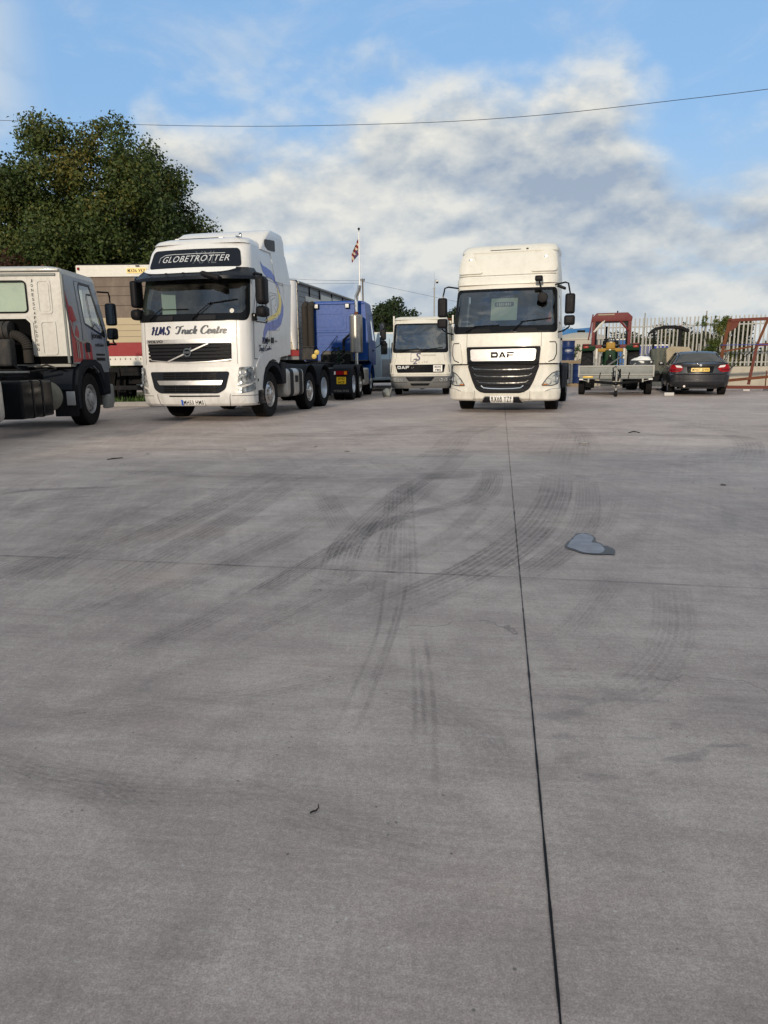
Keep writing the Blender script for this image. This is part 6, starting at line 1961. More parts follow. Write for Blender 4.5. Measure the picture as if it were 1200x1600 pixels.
        # wing of the cab and step
        b = MB(); arch_mudguard(b, min(s * 1.24, s * .8), max(s * 1.24, s * .8), 1.38, .52, .60, 8, 172, .05); b.build('wheel_arch', bp, o)
        mirror(o, s * 1.48, .28, 2.45, s, .20, .50, .13, True, True, .19, .30, .04)
        b = MB(); b.tube([(s * 1.16, .42, 2.95), (s * 1.32, .30, 3.0), (s * 1.52, .26, 2.96), (s * 1.62, .26, 2.80), (s * 1.62, .26, 2.2), (s * 1.48, .28, 2.14)], .016, 6); b.build('mirror_arm', MT['gloss_black'], o)
        b = MB(); b.tube([(s * 1.48, .28, 2.2), (s * 1.40, .32, 1.85), (s * 1.24, .40, 1.75)], .02, 6); b.build('mirror_arm', MT['gloss_black'], o)
    b = MB(); b.lathe([(0, 0), (.5, 0), (.52, .05), (.1, .10), (0, .1)], (0, 4.7, 1.12), 'Z', 24); b.box((.0, 5.2, 1.12), (.7, .5, .06), .02); b.build('fifth_wheel', MT['chassis_paint'], o)
    b = MB(); b.box((0, 3.0, 1.0), (1.0, 1.1, .03), .005); b.build('catwalk', MT['galvanised'], o)
blue_truck()

# ================================================================= silver truck at the left edge, seen from behind
def silver_truck():
    o = empty('flatbed_truck', (-7.00, 15.72, 0), R(181.0), 'silver scaffolding truck at the left edge, red flash on its grey-blue side', 'truck')
    hw = 1.19; yb = 2.15
    S = Skin(hw, .22, w=[(1.1, 1.19), (1.9, 1.19), (2.86, 1.10)], f=[(1.1, 0), (1.8, .03), (2.7, .28), (2.86, .34)], crown=.06, blend=1.1)
    A = S.side; sp = MT['silver_truck_paint']; gp = MT['grey_blue_paint']
    scr = rrect(-1.08, 1.85, 1.08, 2.7, .1)
    win = rpoly([(A(.34), 1.74), (A(1.44), 1.96), (A(1.44), 2.64), (A(1.38), 2.72), (A(.64), 2.72)], .05)
    winL = [(-u, v) for u, v in win]
    sR = A(yb)
    panel('cab_body', gp, o, S, [(-sR, 1.20), (-A(1.9), 1.20), (-A(1.2), 1.10), (A(1.2), 1.10), (A(1.9), 1.20), (sR, 1.20), (sR, 2.82), (-sR, 2.82)], 0, 0, [scr, win, winL])
    panel('windscreen', MT['glass_clear'], o, S, scr, -.003)
    for s, w_ in ((1, win), (-1, winL)):
        dp = [(s * A(.28), 1.02), (s * A(1.05), 1.02), (s * A(1.30), 1.22), (s * A(1.60), 1.26), (s * A(1.60), 2.74), (s * A(.55), 2.74)]
        d = panel('door', gp, o, S, rpoly(dp, .05), .004, 0, [w_])
        b = MB(); seams(b, S, [dp + dp[:1]], .014, .0055); b.build('door_gap', MT['ink_black'], d)
        panel('window', MT['glass_side'], d, S, w_, -.003)
        b = MB(); patch(b, S, strip_poly(w_ + w_[:1], .045), .007); b.build('window_rubber', MT['gloss_black'], d)
        q = [(s * A(1.02), 1.90), (s * A(1.02), 2.45), (s * A(.95), 2.54), (s * A(.6), 2.55)]
        b = MB(); patch(b, S, strip_poly(q, .035), .008); b.build('window_bar', MT['gloss_black'], d)
        panel('door_handle', MT['gloss_black'], d, S, rrect(min(s * A(1.30), s * A(1.50)), 1.42, max(s * A(1.30), s * A(1.50)), 1.60, .02), .007, .012)
    # red flash and scratched lettering on the side facing right
    def dec(pts, mat, off=.009): return panel('decal', MT[mat], o, S, [(-A(y), z) for y, z in pts], off)
    dec([(2.10, 2.50), (2.13, 2.52), (2.13, 1.22), (1.66, 1.24), (1.66, 1.62), (1.80, 1.60), (1.76, 1.78), (1.86, 1.92), (1.98, 1.72), (2.02, 1.95), (1.80, 2.0), (1.90, 2.24), (2.02, 2.26), (2.04, 2.20)], 'red_paint', .004)
    dec([(1.56, 1.26), (1.18, 1.28), (1.20, 1.58), (1.56, 1.62)], 'red_paint')
    b = MB()
    seams(b, S, [[(-A(2.12), 1.98), (-A(2.0), 1.70), (-A(1.86), 1.66), (-A(1.64), 1.60), (-A(1.4), 1.64), (-A(1.2), 1.58)], [(-A(1.92), 1.66), (-A(1.90), 1.30)], [(-A(1.84), 1.62), (-A(1.82), 1.30)], [(-A(1.5), 1.62), (-A(1.36), 1.30)]], .045, .011)
    b.build('scuff', MT['pale_galv'], o)
    b = MB(); seams(b, S, [[(-A(1.10), 1.86), (-A(.86), 1.98), (-A(.62), 1.86)]], .020, .009)
    lettering(b, S, 'jones', -A(1.16), 1.66, .62, .15, .009, bold=.035); lettering(b, S, 'scaffolding', -A(.98), 1.52, .50, .09, .009, bold=.02); patch(b, S, rrect(-A(.98), 1.26, -A(.46), 1.32, .01), .009); patch(b, S, rrect(-A(.98), 1.36, -A(.46), 1.40, .01), .009)
    b.build('lettering', MT['ink_black'], o, ang=0)
    interior(o, hw, .4, yb, 1.2, 2.7, True)
    b = MB(); b.loft([ringpts(1.105, .36, yb, 2.81, .2, 4), ringpts(1.085, .44, yb - .01, 2.91, .2, 4), ringpts(.95, .6, yb - .08, 2.95, .2, 4)]); b.build('roof', sp, o, ang=50)
    # pressed back wall with window, lockers and a cut-out over the chassis
    K = PLB(yb)
    # u grows to the viewer's right on the back wall
    wn = rrect(-.66, 2.13, .47, 2.68, .07)
    bw = panel('back_wall', sp, o, K, [(-1.18, 1.34), (-.76, 1.34), (-.76, 2.02), (.42, 2.02), (.50, 1.94), (.50, 1.34), (1.18, 1.34), (1.18, 1.9), (1.10, 2.90), (-1.10, 2.90), (-1.18, 1.9)], 0, .03, [wn])
    panel('rear_window', MT['glass_lamp'], bw, K, wn, .008)
    panel('blind', MT['blind_green'], bw, PLB(yb - .003), rrect(-.66, 2.13, .47, 2.68, .05), 0)  # sheet coloured like the daylight seen through the rear window
    panel('engine_recess', MT['soot'], bw, PLB(yb - .004), [(-1.15, 1.12), (1.15, 1.12), (1.15, 1.38), (.52, 1.38), (.52, 2.06), (-.80, 2.06), (-.80, 1.38), (-1.15, 1.38)], 0)  # black sheet painted as the deep shade behind the cut-out
    b = MB(); patch(b, K, strip_poly(wn + wn[:1], .03), .032, .012); b.build('window_rubber', MT['gloss_black'], bw)
    b = MB(); patch(b, K, strip_poly([(-.76, 1.36), (-.76, 2.04), (.42, 2.04), (.52, 1.94), (.52, 1.36)], .05), .03, .02); b.build('pressed_rib', sp, bw, ang=25)
    b = MB(); patch(b, K, rrect(.66, 2.10, .92, 2.70, .06), .03, .012, [rrect(.685, 2.13, .895, 2.67, .045)]); b.build('pressed_rib', sp, bw, ang=25)
    b = MB(); patch(b, K, rrect(.70, 2.15, .88, 2.65, .04), .03, .008); b.build('locker_door', sp, bw, ang=25)
    b = MB(); patch(b, K, rpoly([(.66, 1.36), (.95, 1.36), (.95, 1.98), (.66, 1.98)], .07), .03, .014, [rpoly([(.69, 1.37), (.92, 1.37), (.92, 1.95), (.69, 1.95)], .05)]); b.build('pressed_rib', sp, bw, ang=25)
    b = MB(); b.box((0, yb + .05, 2.87), (2.22, .08, .05), .02, 3); b.build('roof_lip', sp, bw)
    b = MB(); b.box((0, yb + .03, 2.79), (2.06, .04, .05), .015, 3); b.build('gutter', MT['galvanised'], bw)
    b = MB(); b.box((-1.13, yb + .015, 2.0), (.05, .06, 1.6), .02, 3); b.build('corner_strip', MT['galvanised'], bw)
    b = MB()
    for i, c in enumerate('JONESSCAFFOLDING'):
        lettering(b, K, c, .565, 2.655 - i * .081, .040 if c != 'I' else .012, .054, .034, bold=.012)
    b.build('lettering', MT['ink_black'], bw, ang=0)
    # engine, air filter and ribbed hose in the cut-out
    b = MB()
    for k in range(9):
        b.cyl((.70 - .10 * k, yb + .12, 1.80), (.63 - .10 * k, yb + .12, 1.80), .17, 20)
    b.cyl((.72, yb + .12, 1.80), (-.16, yb + .12, 1.80), .155, 20); b.build('air_filter', MT['hose_grey'], o)
    hb = MB(); pts = []; rad = []
    for k in range(23):
        a = k / 22 * pi / 2
        pts.append((-.20 - .24 * sin(a), yb + .16, 1.46 + .26 * cos(a))); rad.append(.085 + (.012 if k % 2 else 0))
    pts += [(-.44, yb + .16, 1.38), (-.44, yb + .16, 1.22)]; rad += [.09, .09]
    hb.tube([(-.08, yb + .14, 1.74)] + pts, [.085] + rad, 14); hb.build('intake_hose', MT['hose_brown'], o)
    b = MB(); b.box((.02 - .12, yb + .42, 1.40), (.42, .22, .48), .05, 3); b.cyl((.1, yb + .5, 1.5), (.1, yb + .55, 1.5), .05, 12); b.build('expansion_box', MT['hose_grey'], o)
    b = MB(); b.tube([(-.20, yb + .5, 1.5), (-.32, yb + .5, 1.2), (-.45, yb + .45, 1.05), (-.85, yb + .35, 1.1)], .022, 6); b.build('hose', MT['gloss_black'], o)
    b = MB(); b.tube([(-.62, yb + .3, 1.14), (-.80, yb + .25, 1.18), (-.95, yb + .2, 1.12)], .02, 6); b.build('hose', MT['hose_grey'], o)
    b = MB(); b.box((0, yb - .35, 1.35), (1.25, .6, .9), .08); b.build('engine', MT['chassis_paint'], o)
    chassis(o, .8, 9.0, .43, .92, .26)
    for i, (z, yy) in enumerate(((1.06, .2), (.98, .3), (.90, .26))):
        b = MB(); b.box((-.1, yb + .9 + yy, z), (1.5, .10, .035), .01); b.build('cross_rail', MT['galvanised'] if i == 0 else MT['chassis_paint'], o)
    for y in (1.38, 6.2): axle(o, y)
    for s in (-1, 1):
        wheel(o, s * 1.17, 1.38, .51, .30, s, 'steer', 'rubber', 'rim_grey')
        wheel(o, s * 1.20, 6.2, .50, .30, s, 'drive', 'rubber', 'rim_grey')
        b = MB(); arch_mudguard(b, min(s * 1.205, s * .62), max(s * 1.205, s * .62), 1.38, .51, .62, -12, 172, .04); b.build('wheel_arch', MT['arch_plastic'], o)
        b = MB(); b.prism([(.62, .95), (.80, 1.18), (1.1, 1.28), (1.7, 1.28), (1.98, 1.12), (2.12, .80), (2.10, .36), (2.02, .36), (2.0, .7), (1.85, 1.0), (1.6, 1.16), (1.15, 1.16), (.9, 1.04), (.74, .80)], s * 1.13, s * 1.21, 'YZ'); b.build('wing', MT['arch_plastic'], o)
        b = MB(); b.loft([[(s * .60, 1.96 + .05 * i, 1.12 - .10 * i * i * .25), (s * 1.14, 1.96 + .05 * i, 1.12 - .10 * i * i * .25), (s * 1.14, 2.02 + .05 * i, 1.12 - .10 * i * i * .25), (s * .6, 2.02 + .05 * i, 1.12 - .1 * i * i * .25)] for i in range(5)]); b.build('mudguard', MT['arch_plastic'], o)
        b = MB(); b.box((s * .98, 2.14, .52), (.44, .03, .60), .01); b.build('mud_flap', MT['chassis_paint'], o)
        b = MB(); b.box((s * 1.0, .36, .78), (.30, .36, .46), .05); b.build('step', MT['arch_plastic'], o)
        b = MB(); b.box((s * 1.10, .30, .42), (.14, .34, .30), .04); b.build('bumper_end', MT['pale_galv'], o)
        b = MB(); b.box((s * 1.1, 2.20, .56), (.16, .02, .26), .01); b.build('marker_board', MT['rim_grey'], o)
        mx = s * 1.25
        mirror(o, mx, .10, 2.22, s, .22, .46, .15, True, True, .22, .24, .05)
        b = MB(); b.tube([(s * 1.08, .34, 2.66), (s * 1.26, .18, 2.66), (mx, .10, 2.58), (mx, .10, 2.46)], .018, 7); b.build('mirror_arm', MT['gloss_black'], o)
        b = MB(); b.tube([(mx, .10, 1.74), (mx, .10, 1.66), (s * 1.32, .14, 1.60), (s * 1.18, .22, 1.60)], .020, 7); b.box((s * 1.16, .26, 1.62), (.10, .16, .12), .03); b.build('mirror_arm', MT['gloss_black'], o)
    b = MB(); b.box((0, .12, .55), (2.3, .25, .45), .06); b.build('bumper', MT['pale_galv'], o)
    # side equipment on the near side: battery box, air tank, silencer
    b = MB(); b.box((-.86, 3.62, .62), (.56, 1.15, .62), .05, 3); bx = b.build('battery_box', MT['gloss_black'], o)
    for y in (3.45, 3.8):
        b = MB(); b.box((-.86, y, .62), (.575, .05, .635), .05, 3); b.build('strap', MT['black_plastic'], bx)
    b = MB(); b.lathe([(0, -.16), (.22, -.15), (.27, -.1), (.27, .14), (.22, .2), (0, .22)], (-.86, 2.72, .62), 'Y', 28); at_ = b.build('silencer', MT['silencer_tan'], o)
    b = MB(); b.box((-.92, 5.12, .66), (.5, .75, .70), .16, 4); b.build('fuel_tank', MT['alu_tank'], o)
    b = MB(); b.box((0, 7.0, 1.25), (2.4, 3.8, .14), .02); b.build('flat_bed', MT['galvanised'], o)
silver_truck()

# ================================================================= small white dropside truck between the blue one and the cream one
def small_truck():
    o = empty('small_lorry', (1.34, 25.7, 0), R(-7.0), 'small old white lorry with black nose strip and grey bumper', 'truck')
    hw = 1.03; yb = 1.65
    ZM = [(.20, .10), (.42, .24), (.96, .69), (1.07, .81), (1.34, 1.09), (1.60, 1.50), (1.68, 1.58), (2.42, 2.48), (2.66, 2.66), (2.8, 2.8)]
    S = Skin(hw, .18, zmap=ZM, w=[(.95, 1.07), (1.35, 1.07), (1.55, 1.03), (2.45, .97), (2.75, .93)], f=[(.95, .0), (1.35, .0), (1.7, .06), (2.45, .30), (2.75, .42)], crown=.09, blend=1.0)
    A = S.side; wp = MT['lf_white']
    scr = rrect(-.96, 1.68, .96, 2.42, .10)
    win = rpoly([(A(.35), 1.7), (A(1.1), 1.7), (A(1.1), 2.35), (A(.55), 2.35)], .05)
    sR = A(yb)
    panel('cab_body', wp, o, S, [(-sR, .90), (sR, .90), (sR, 2.66), (-sR, 2.66)], 0, 0, [scr, win, [(-u, v) for u, v in win]])
    panel('windscreen_surround', MT['gloss_black'], o, S, rrect(-1.02, 1.60, 1.02, 2.47, .12), .004, 0, [rrect(-.93, 1.72, .93, 2.41, .09)])
    panel('windscreen', MT['glass_screen'], o, S, scr, -.003)
    for s in (-1, 1):
        w_ = [(s * u, v) for u, v in win]
        d = panel('door', wp, o, S, rpoly([(s * A(.28), 1.1), (s * A(1.2), 1.1), (s * A(1.2), 2.45), (s * A(.45), 2.45)], .05), .004, 0, [w_])
        panel('window', MT['glass_side'], d, S, w_, -.003)
    b = MB(); patch(b, PLB(yb), [(-1.0, .9), (1.0, .9), (.93, 2.66), (-.93, 2.66)]); b.box((0, .9, .92), (1.9, 1.4, .04)); b.build('back_wall', wp, o)
    interior(o, hw, .35, yb, 1.15, 2.45)
    b = MB(); b.loft([ringpts(.945, .38, yb, 2.655, .18, 4), ringpts(.92, .46, yb, 2.73, .18, 4), ringpts(.80, .62, yb - .05, 2.77, .18, 4)]); b.build('roof', wp, o, ang=55)
    # nose: panel lines, black strip with name, plate, wing vanes
    b = MB(); seams(b, S, [[(-.86, 1.42), (-.84, 1.60)], [(.86, 1.42), (.84, 1.60)], [(-.86, 1.08), (-.88, 1.42)], [(-.98, 1.0), (.98, 1.0)]], .010, .004); b.build('panel_gap', MT['ink_grey'], o)
    st = panel('nose_strip', MT['gloss_black'], o, S, rpoly([(-.86, 1.34), (.86, 1.34), (.80, 1.07), (-.78, 1.07)], .03), .003, .01)
    b = MB(); cream_truck.L3(b, S, -.78, 1.20, .80, .016); b.build('badge', MT['ink_pale'], st, ang=0)
    b = MB(); lettering(b, S, 'LF', -.30, 1.215, .10, .05, .016, shear=.2); b.build('lettering', MT['ink_grey'], st, ang=0)
    plate(st, S, '', .60, 1.21, .30, .22, two=('BD05', 'YMS'), off=.013, th=.012)
    for s in (-1, 1):
        panel('corner_vane', wp, o, S, rpoly([(s * .90, 1.02), (s * 1.22, 1.02), (s * 1.22, 1.36), (s * .93, 1.38)], .05), .0, .035)
        b = MB(); seams(b, S, [[(s * .96, 1.33), (s * .99, 1.08)]], .03, .037); b.build('vane_slot', MT['ink_grey'], o)
    # firm lettering on the bonnet
    b = MB()
    patch(b, S, strip_poly([(-.26, 1.405), (-.32, 1.405), (-.32, 1.60), (-.08, 1.60)], .018), .004)
    patch(b, S, strip_poly([(-.26, 1.405), (-.20, 1.405)], .010), .0042)
    lettering(b, S, 'S', -.15, 1.42, .17, .19, .004, bold=.03, shear=.1); lettering(b, S, '2', -.25, 1.35, .15, .12, .0045, bold=.03, shear=.1)
    b.build('logo', MT['ink_navy'], o, ang=0)
    b = MB(); lettering(b, S, 'CAFFOLDING', .04, 1.525, .50, .035, .004); lettering(b, S, 'U LTD', -.06, 1.375, .32, .035, .004, space=1.4); b.build('lettering', MT['ink_grey'], o, ang=0)
    # bumper
    B = Skin(1.07, .20, zmap=ZM, w=[(.42, .98), (.55, 1.06), (1.0, 1.08)], f=[(.42, .04), (.55, -.02), (.72, -.05), (1.0, 0)], crown=.12, blend=1.0, y0=-.03)
    bw = B.side(.40)
    bu = panel('bumper', MT['lf_grey'], o, B, [(-bw, .44), (bw, .44), (bw, .96), (-bw, .96)])
    panel('air_intake', MT['gloss_black'], bu, B, rpoly([(-.52, .92), (.52, .92), (.40, .74), (-.40, .74)], .04), .004, .005)
    panel('air_intake', MT['gloss_black'], bu, B, rpoly([(-.36, .66), (.36, .66), (.30, .56), (-.30, .56)], .03), .004, .005)
    b = MB(); seams(b, B, [[(-1.0, .70), (-.45, .70)], [(.45, .70), (1.0, .70)]], .012, .005); b.build('bumper_crease', MT['ink_black'], bu)
    for s in (-1, 1):
        hp = rpoly([(s * .62, .72), (s * .95, .72), (s * 1.12, .77), (s * 1.10, .88), (s * .80, .89), (s * .62, .86)], .04)
        hl = panel('headlight', MT['ink_grey'], bu, B, hp, .004, .006)
        b = MB()
        for u, r_ in ((.74, .06), (.90, .06), (1.03, .04)):
            q = B.pos(s * u, .80); n_ = B.nrm(s * u, .80)
            bb = MB(); bb.lathe([(r_, .02), (r_ * .6, -.0), (0, -.01)], (0, 0, 0), 'Z', 14)
            b.add(bb.bm, Matrix.Translation(q + n_ * .006) @ n_.to_track_quat('Z', 'Y').to_matrix().to_4x4())
        b.build('reflector', MT['lamp_reflector'], hl)
        panel('lens', MT['glass_lamp'], hl, B, hp, .024)
        mirror(o, s * 1.30, .05, 2.15, s, .19, .38, .12, True, True, .2, .18, .03)
        b = MB(); b.tube([(s * .98, .40, 2.45), (s * 1.20, .12, 2.50), (s * 1.30, .05, 2.34)], .014, 6); b.build('mirror_arm', MT['gloss_black'], o)
    wiper(o, S, -.70, 1.62, -.40, 1.70, -.80, 1.67, -.05, 1.73)
    wiper(o, S, .02, 1.62, .40, 1.72, .0, 1.68, .80, 1.76)
    b = MB(); patch(b, S, rrect(.76, 1.70, .88, 1.90, .01), -.02); b.build('screen_sticker', MT['gloss_black'], o)
    # body behind the cab: headboard of the dropside
    b = MB(); b.box((0, yb + .12, 2.74), (2.16, .05, .05), .01); b.build('headboard_rail', MT['rust'], o)
    for s in (-1, 1):
        b = MB(); b.box((s * 1.10, yb + .12, 1.95), (.06, .06, 1.85), .008); b.build('headboard_post', MT['off_white'], o)
    b = MB(); b.box((0, yb + .14, 1.9), (2.1, .03, 1.55), .004); b.build('headboard', MT['body_cream'], o)
    b = MB(); b.box((0, yb + 2.4, 1.12), (2.2, 4.4, .14), .02); b.build('deck', MT['galvanised'], o)
    for s in (-1, 1):
        b = MB(); b.box((s * 1.10, yb + 2.4, 1.38), (.03, 4.4, .40), .006); b.build('dropside', MT['off_white'], o)
    chassis(o, .6, 5.8, .36, .75, .2)
    b = MB(); b.box((0, .75, .7), (1.6, .5, .35), .03); b.build('front_frame', MT['chassis_paint'], o)
    for s in (-1, 1):
        wheel(o, s * 1.0, 1.15, .40, .24, s, 'steer', 'rubber', 'rim_grey')
        wheel(o, s * 1.02, 4.4, .40, .24, s, 'drive', 'rubber', 'rim_grey')
        b = MB(); arch_mudguard(b, min(s * 1.06, s * .7), max(s * 1.06, s * .7), 1.15, .42, .48, 5, 175, .03); b.build('mudguard', MT['arch_plastic'], o)
    for y in (1.15, 4.4): axle(o, y, .4, .8)
small_truck()
# crumpled grey thing by its front wheel
b = MB()
bb = bmesh.new(); bmesh.ops.create_icosphere(bb, subdivisions=3, radius=.16)
for v in bb.verts:
    v.co += v.co.normalized() * mnoise.noise(v.co * 9) * .07
    v.co.z = v.co.z * 1.05 + .12
    v.co.z = max(v.co.z, 0)
b.add(bb); b.box((.10, 0, .18), (.05, .2, .3), .02, rot=Matrix.Rotation(R(20), 4, 'Y'))
tag(b.build('wheel_chock', MT['galvanised'], None, 30, loc=(.17, 25.0, 0)), 'small battered grey chock on the ground beside the front wheel of the small white lorry', 'chock')

# ================================================================= cream tipper body seen from behind, left
def tipper():
    o = empty('tipper_lorry', (-7.08, 20.5, 0), R(0.5), 'large cream lorry body with brown sheeted back and red band, behind the silver cab', 'lorry')
    # back face towards the viewer at local y = 0
    W = 1.27; z0, z1 = 1.20, 3.86
    F = PLF(0)
    b = MB(); b.box((0, 3.6, (z0 + z1) / 2), (2 * W - .02, 7.1, z1 - z0 - .02), .02); body = b.build('body', MT['body_cream'], o)
    hd = panel('header', MT['off_white'], o, F, rrect(-W, 3.56, W, 3.86, .02), .0, .09)
    b = MB(); b.box((0, .03, 3.885), (2 * W + .02, .14, .03), .008); b.build('top_rail', MT['chassis_paint'], o)
    plate(hd, F, 'MX06 VKP', .38, 3.71, .54, .135, 'yellow_plate', off=.092)
    for x in (-1.20, 1.20):
        b = MB(); b.lathe([(0, -.03), (.035, -.02), (.04, .02), (0, .03)], (x, -.11, 3.77), 'X', 12); b.build('marker_lamp', MT['lens_red'], hd)
    b = MB(); b.box((.42, -.11, 3.83), (.10, .05, .03), .01); b.build('plate_lamp', MT['gloss_black'], hd)
    for x in (-W + .05, W - .05):
        b = MB(); b.box((x, -.04, 2.40), (.10, .08, 2.32), .01); b.build('corner_post', MT['off_white'], o)
    bk = panel('sheeted_back', MT['tarp_brown'], o, F, rrect(-W + .10, 2.475, W - .10, 3.56, .005), .0, .03)
    b = MB()
    for z in (3.30, 3.06, 2.80): seams(b, F, [[(-W + .1, z), (W - .1, z)]], .012, .032)
    b.build('sheet_seam', MT['hose_brown'], bk)
    tl = panel('tail_board', MT['panel_yellowed'], o, F, rrect(-W + .10, 1.80, W - .10, 2.47, .005), .0, .05)
    b = MB()
    for z in (1.96, 2.12, 2.28): seams(b, F, [[(-W + .1, z), (W - .1, z)]], .008, .052)
    b.build('board_seam', MT['hose_brown'], tl)
    panel('red_band', MT['band_red'], o, F, rrect(-W + .09, 1.43, W - .09, 1.795, .005), .0, .055)
    sl = panel('sill', MT['off_white'], o, F, rrect(-W + .02, 1.17, W - .02, 1.425, .01), .0, .05)
    for k in range(17):
        x = -W + .14 + k * .142
        b = MB(); b.tube([(x, -.05, 1.365), (x, -.075, 1.345), (x + .01, -.06, 1.33)], .009, 5); b.build('rope_hook', MT['gloss_black'], sl)
    chassis(o, .1, 6.6, .42, .98, .24)
    b = MB(); b.box((0, .2, 1.05), (2.2, .14, .14), .02); b.build('rear_crossmember', MT['chassis_paint'], o)
    for x in (-.95, .95):
        b = MB(); b.box((x, .10, .86), (.10, .10, .42), .01, rot=Matrix.Rotation(R(-6), 4, 'Y')); b.build('underrun_leg', MT['off_white'], o)
    b = MB(); b.box((0, .08, .55), (2.1, .10, .12), .01); b.build('underrun_bar', MT['chassis_paint'], o)
    b = MB(); bb = bmesh.new(); bmesh.ops.create_uvsphere(bb, u_segments=12, v_segments=8, radius=.045); b.add(bb, Matrix.Translation((.25, .0, .60))); b.build('tow_ball', MT['chrome'], o)
    axle(o, 1.5); axle(o, 5.6)
    for s in (-1, 1):
        wheel(o, s * 1.18, 1.5, .50, .30, s, 'drive', 'rubber', 'rim_grey')
        wheel(o, s * .85, 1.5, .50, .30, s, 'drive', 'rubber', 'rim_grey')
        wheel(o, s * 1.18, 5.6, .50, .30, s, 'steer', 'rubber', 'rim_grey')
    b = MB(); b.box((0, 8.1, 1.9), (2.4, 1.8, 2.2), .15, 3); b.build('cab', MT['silver_truck_paint'], o)
tipper()

# ================================================================= long bulk trailer beyond the white tractor unit
def bulk():
    o = empty('bulk_trailer', (-4.47, 28.7, 0), R(-12.0), 'long grey plank-sided bulk trailer with rounded white corner, behind the blue tractor unit', 'trailer')
    W = 1.26; H = 4.25
    b = MB(); b.box((0, 6.2, 2.78), (2 * W - .06, 12.3, 2.9), .02); b.build('body', MT['plank_grey'], o)
    sd = PLR(W - .03)
    b = MB()
    for k in range(1, 15): seams(b, sd, [[(0.3, 1.35 + k * .20), (12.2, 1.35 + k * .20)]], .014, .003)
    b.build('plank_seam', MT['chassis_paint'], o)
    for y in (1.6, 3.0, 4.9, 6.8, 8.7, 10.6):
        b = MB(); b.box((W - .01, y, 2.8 if y > 3 else 3.95), (.04, .07, 2.85 if y > 3 else .5), .006); b.build('side_post', MT['chassis_paint'], o)
    panel('side_board', MT['off_white'], o, sd, rrect(1.05, 3.62, 3.1, 3.82, .01), .004, .04)
    panel('side_board', MT['off_white'], o, sd, rrect(3.2, 3.80, 9.5, 4.05, .01), .004, .02)
    b = MB(); b.tube([(W + .02, .1, H), (W + .02, 6.0, H + .02), (W + .02, 12.3, H)], .05, 8); b.build('top_rail', MT['pale_galv'], o)
    b = MB(); b.tube([(-W, 0, H + .03), (0, -.02, H + .12), (W, 0, H + .03)], .04, 8); b.build('sheet_bow', MT['chassis_paint'], o)
    b = MB(); b.loft([[(x * W, y, H + .02 + .10 * (1 - x * x)) for x in (-1, -.6, -.2, .2, .6, 1)] for y in (0, 4, 8, 12.3)], False, False, closed=False); b.build('roll_sheet', MT['tarp_brown'], o)
    # front corner fairing, tapering down
    b = MB()
    n = 7
    rings = []
    for z, w in ((1.75, .10), (2.4, .22), (3.2, .36), (4.05, .46), (4.28, .44)):
        rings.append([(W - .02 - w + w * sin(R(90 * k / n)), -.05 - .28 * cos(R(90 * k / n)) + .02, z) for k in range(n + 1)] + [(W - .02, .06, z), (W - .02 - w, .06, z)])
    b.loft(rings); b.build('corner_fairing', MT['white_paint'], o, ang=40)
    for z in (2.5, 3.2, 3.9):
        b = MB(); b.box((W + .01, .02, z), (.03, .05, .07), .008); b.build('hinge', MT['chassis_paint'], o)
    F = PLF(.02)
    fw = panel('front_wall', MT['body_cream'], o, F, rrect(-W, 1.72, W, 4.22, .02), .0, .03)
    b = MB()
    for k in range(1, 10): seams(b, F, [[(-W, 1.72 + k * .26), (W, 1.72 + k * .26)]], .022, .032)
    b.build('wall_seam', MT['chassis_paint'], fw)
    panel('red_band', MT['band_red'], o, F, rrect(-W, 1.48, W, 1.70, .01), .0, .04)
    chassis(o, .4, 12, .5, 1.2, .25)
    for s in (-1, 1):
        for y in (8.3, 9.6, 10.9): wheel(o, s * 1.2, y, .50, .34, s, 'drive', 'rubber', 'rim_grey')
        b = MB(); b.box((s * .8, 2.8, .62), (.12, .14, 1.1), .01); b.box((s * .8, 2.8, .04), (.3, .3, .05), .01); b.build('landing_leg', MT['chassis_paint'], o)
bulk()

# ================================================================= pale blue van and a flat trailer with a tall white side, partly hidden
def van():
    o = empty('van', (.35, 34.5, 0), R(8), 'pale blue van partly hidden behind the small white lorry', 'van')
    b = MB()
    b.loft([ringpts(.92, 0, 4.6, .35, .15, 4), ringpts(.95, -.02, 4.62, .9, .18, 4), ringpts(.94, .02, 4.6, 1.6, .2, 4), ringpts(.86, .06, 4.0, 2.35, .2, 4), ringpts(.78, .12, 3.8, 2.52, .2, 4)])
    b.build('body', MT['pale_blue'], o, ang=40)
    F = PLF(-.0)
    for s in (-1, 1):
        panel('rear_window', MT['glass_tinted'], o, PLF(.0), rrect(s * .44 - .34, 1.58, s * .44 + .34, 2.12, .06), .0, .012)
        panel('rear_lamp', MT['lens_red'], o, F, rrect(s * .84 - .07, 1.0, s * .84 + .07, 1.45, .02), .0, .03)
        wheel(o, s * .92, .8, .33, .2, s, 'car', 'rubber', 'rim_grey')
        wheel(o, s * .92, 3.7, .33, .2, s, 'car', 'rubber', 'rim_grey')
    b = MB(); seams(b, F, [[(0, .45), (0, 2.3)]], .015, .004); b.build('door_gap', MT['ink_grey'], o)
    b = MB(); b.box((0, -.04, .5), (1.8, .12, .16), .03); b.build('bumper', MT['black_plastic'], o)
    b = MB(); b.box((0, 2.2, 2.60), (1.5, .9, .14), .05, 3); b.build('roof_pod', MT['off_white'], o)
van()
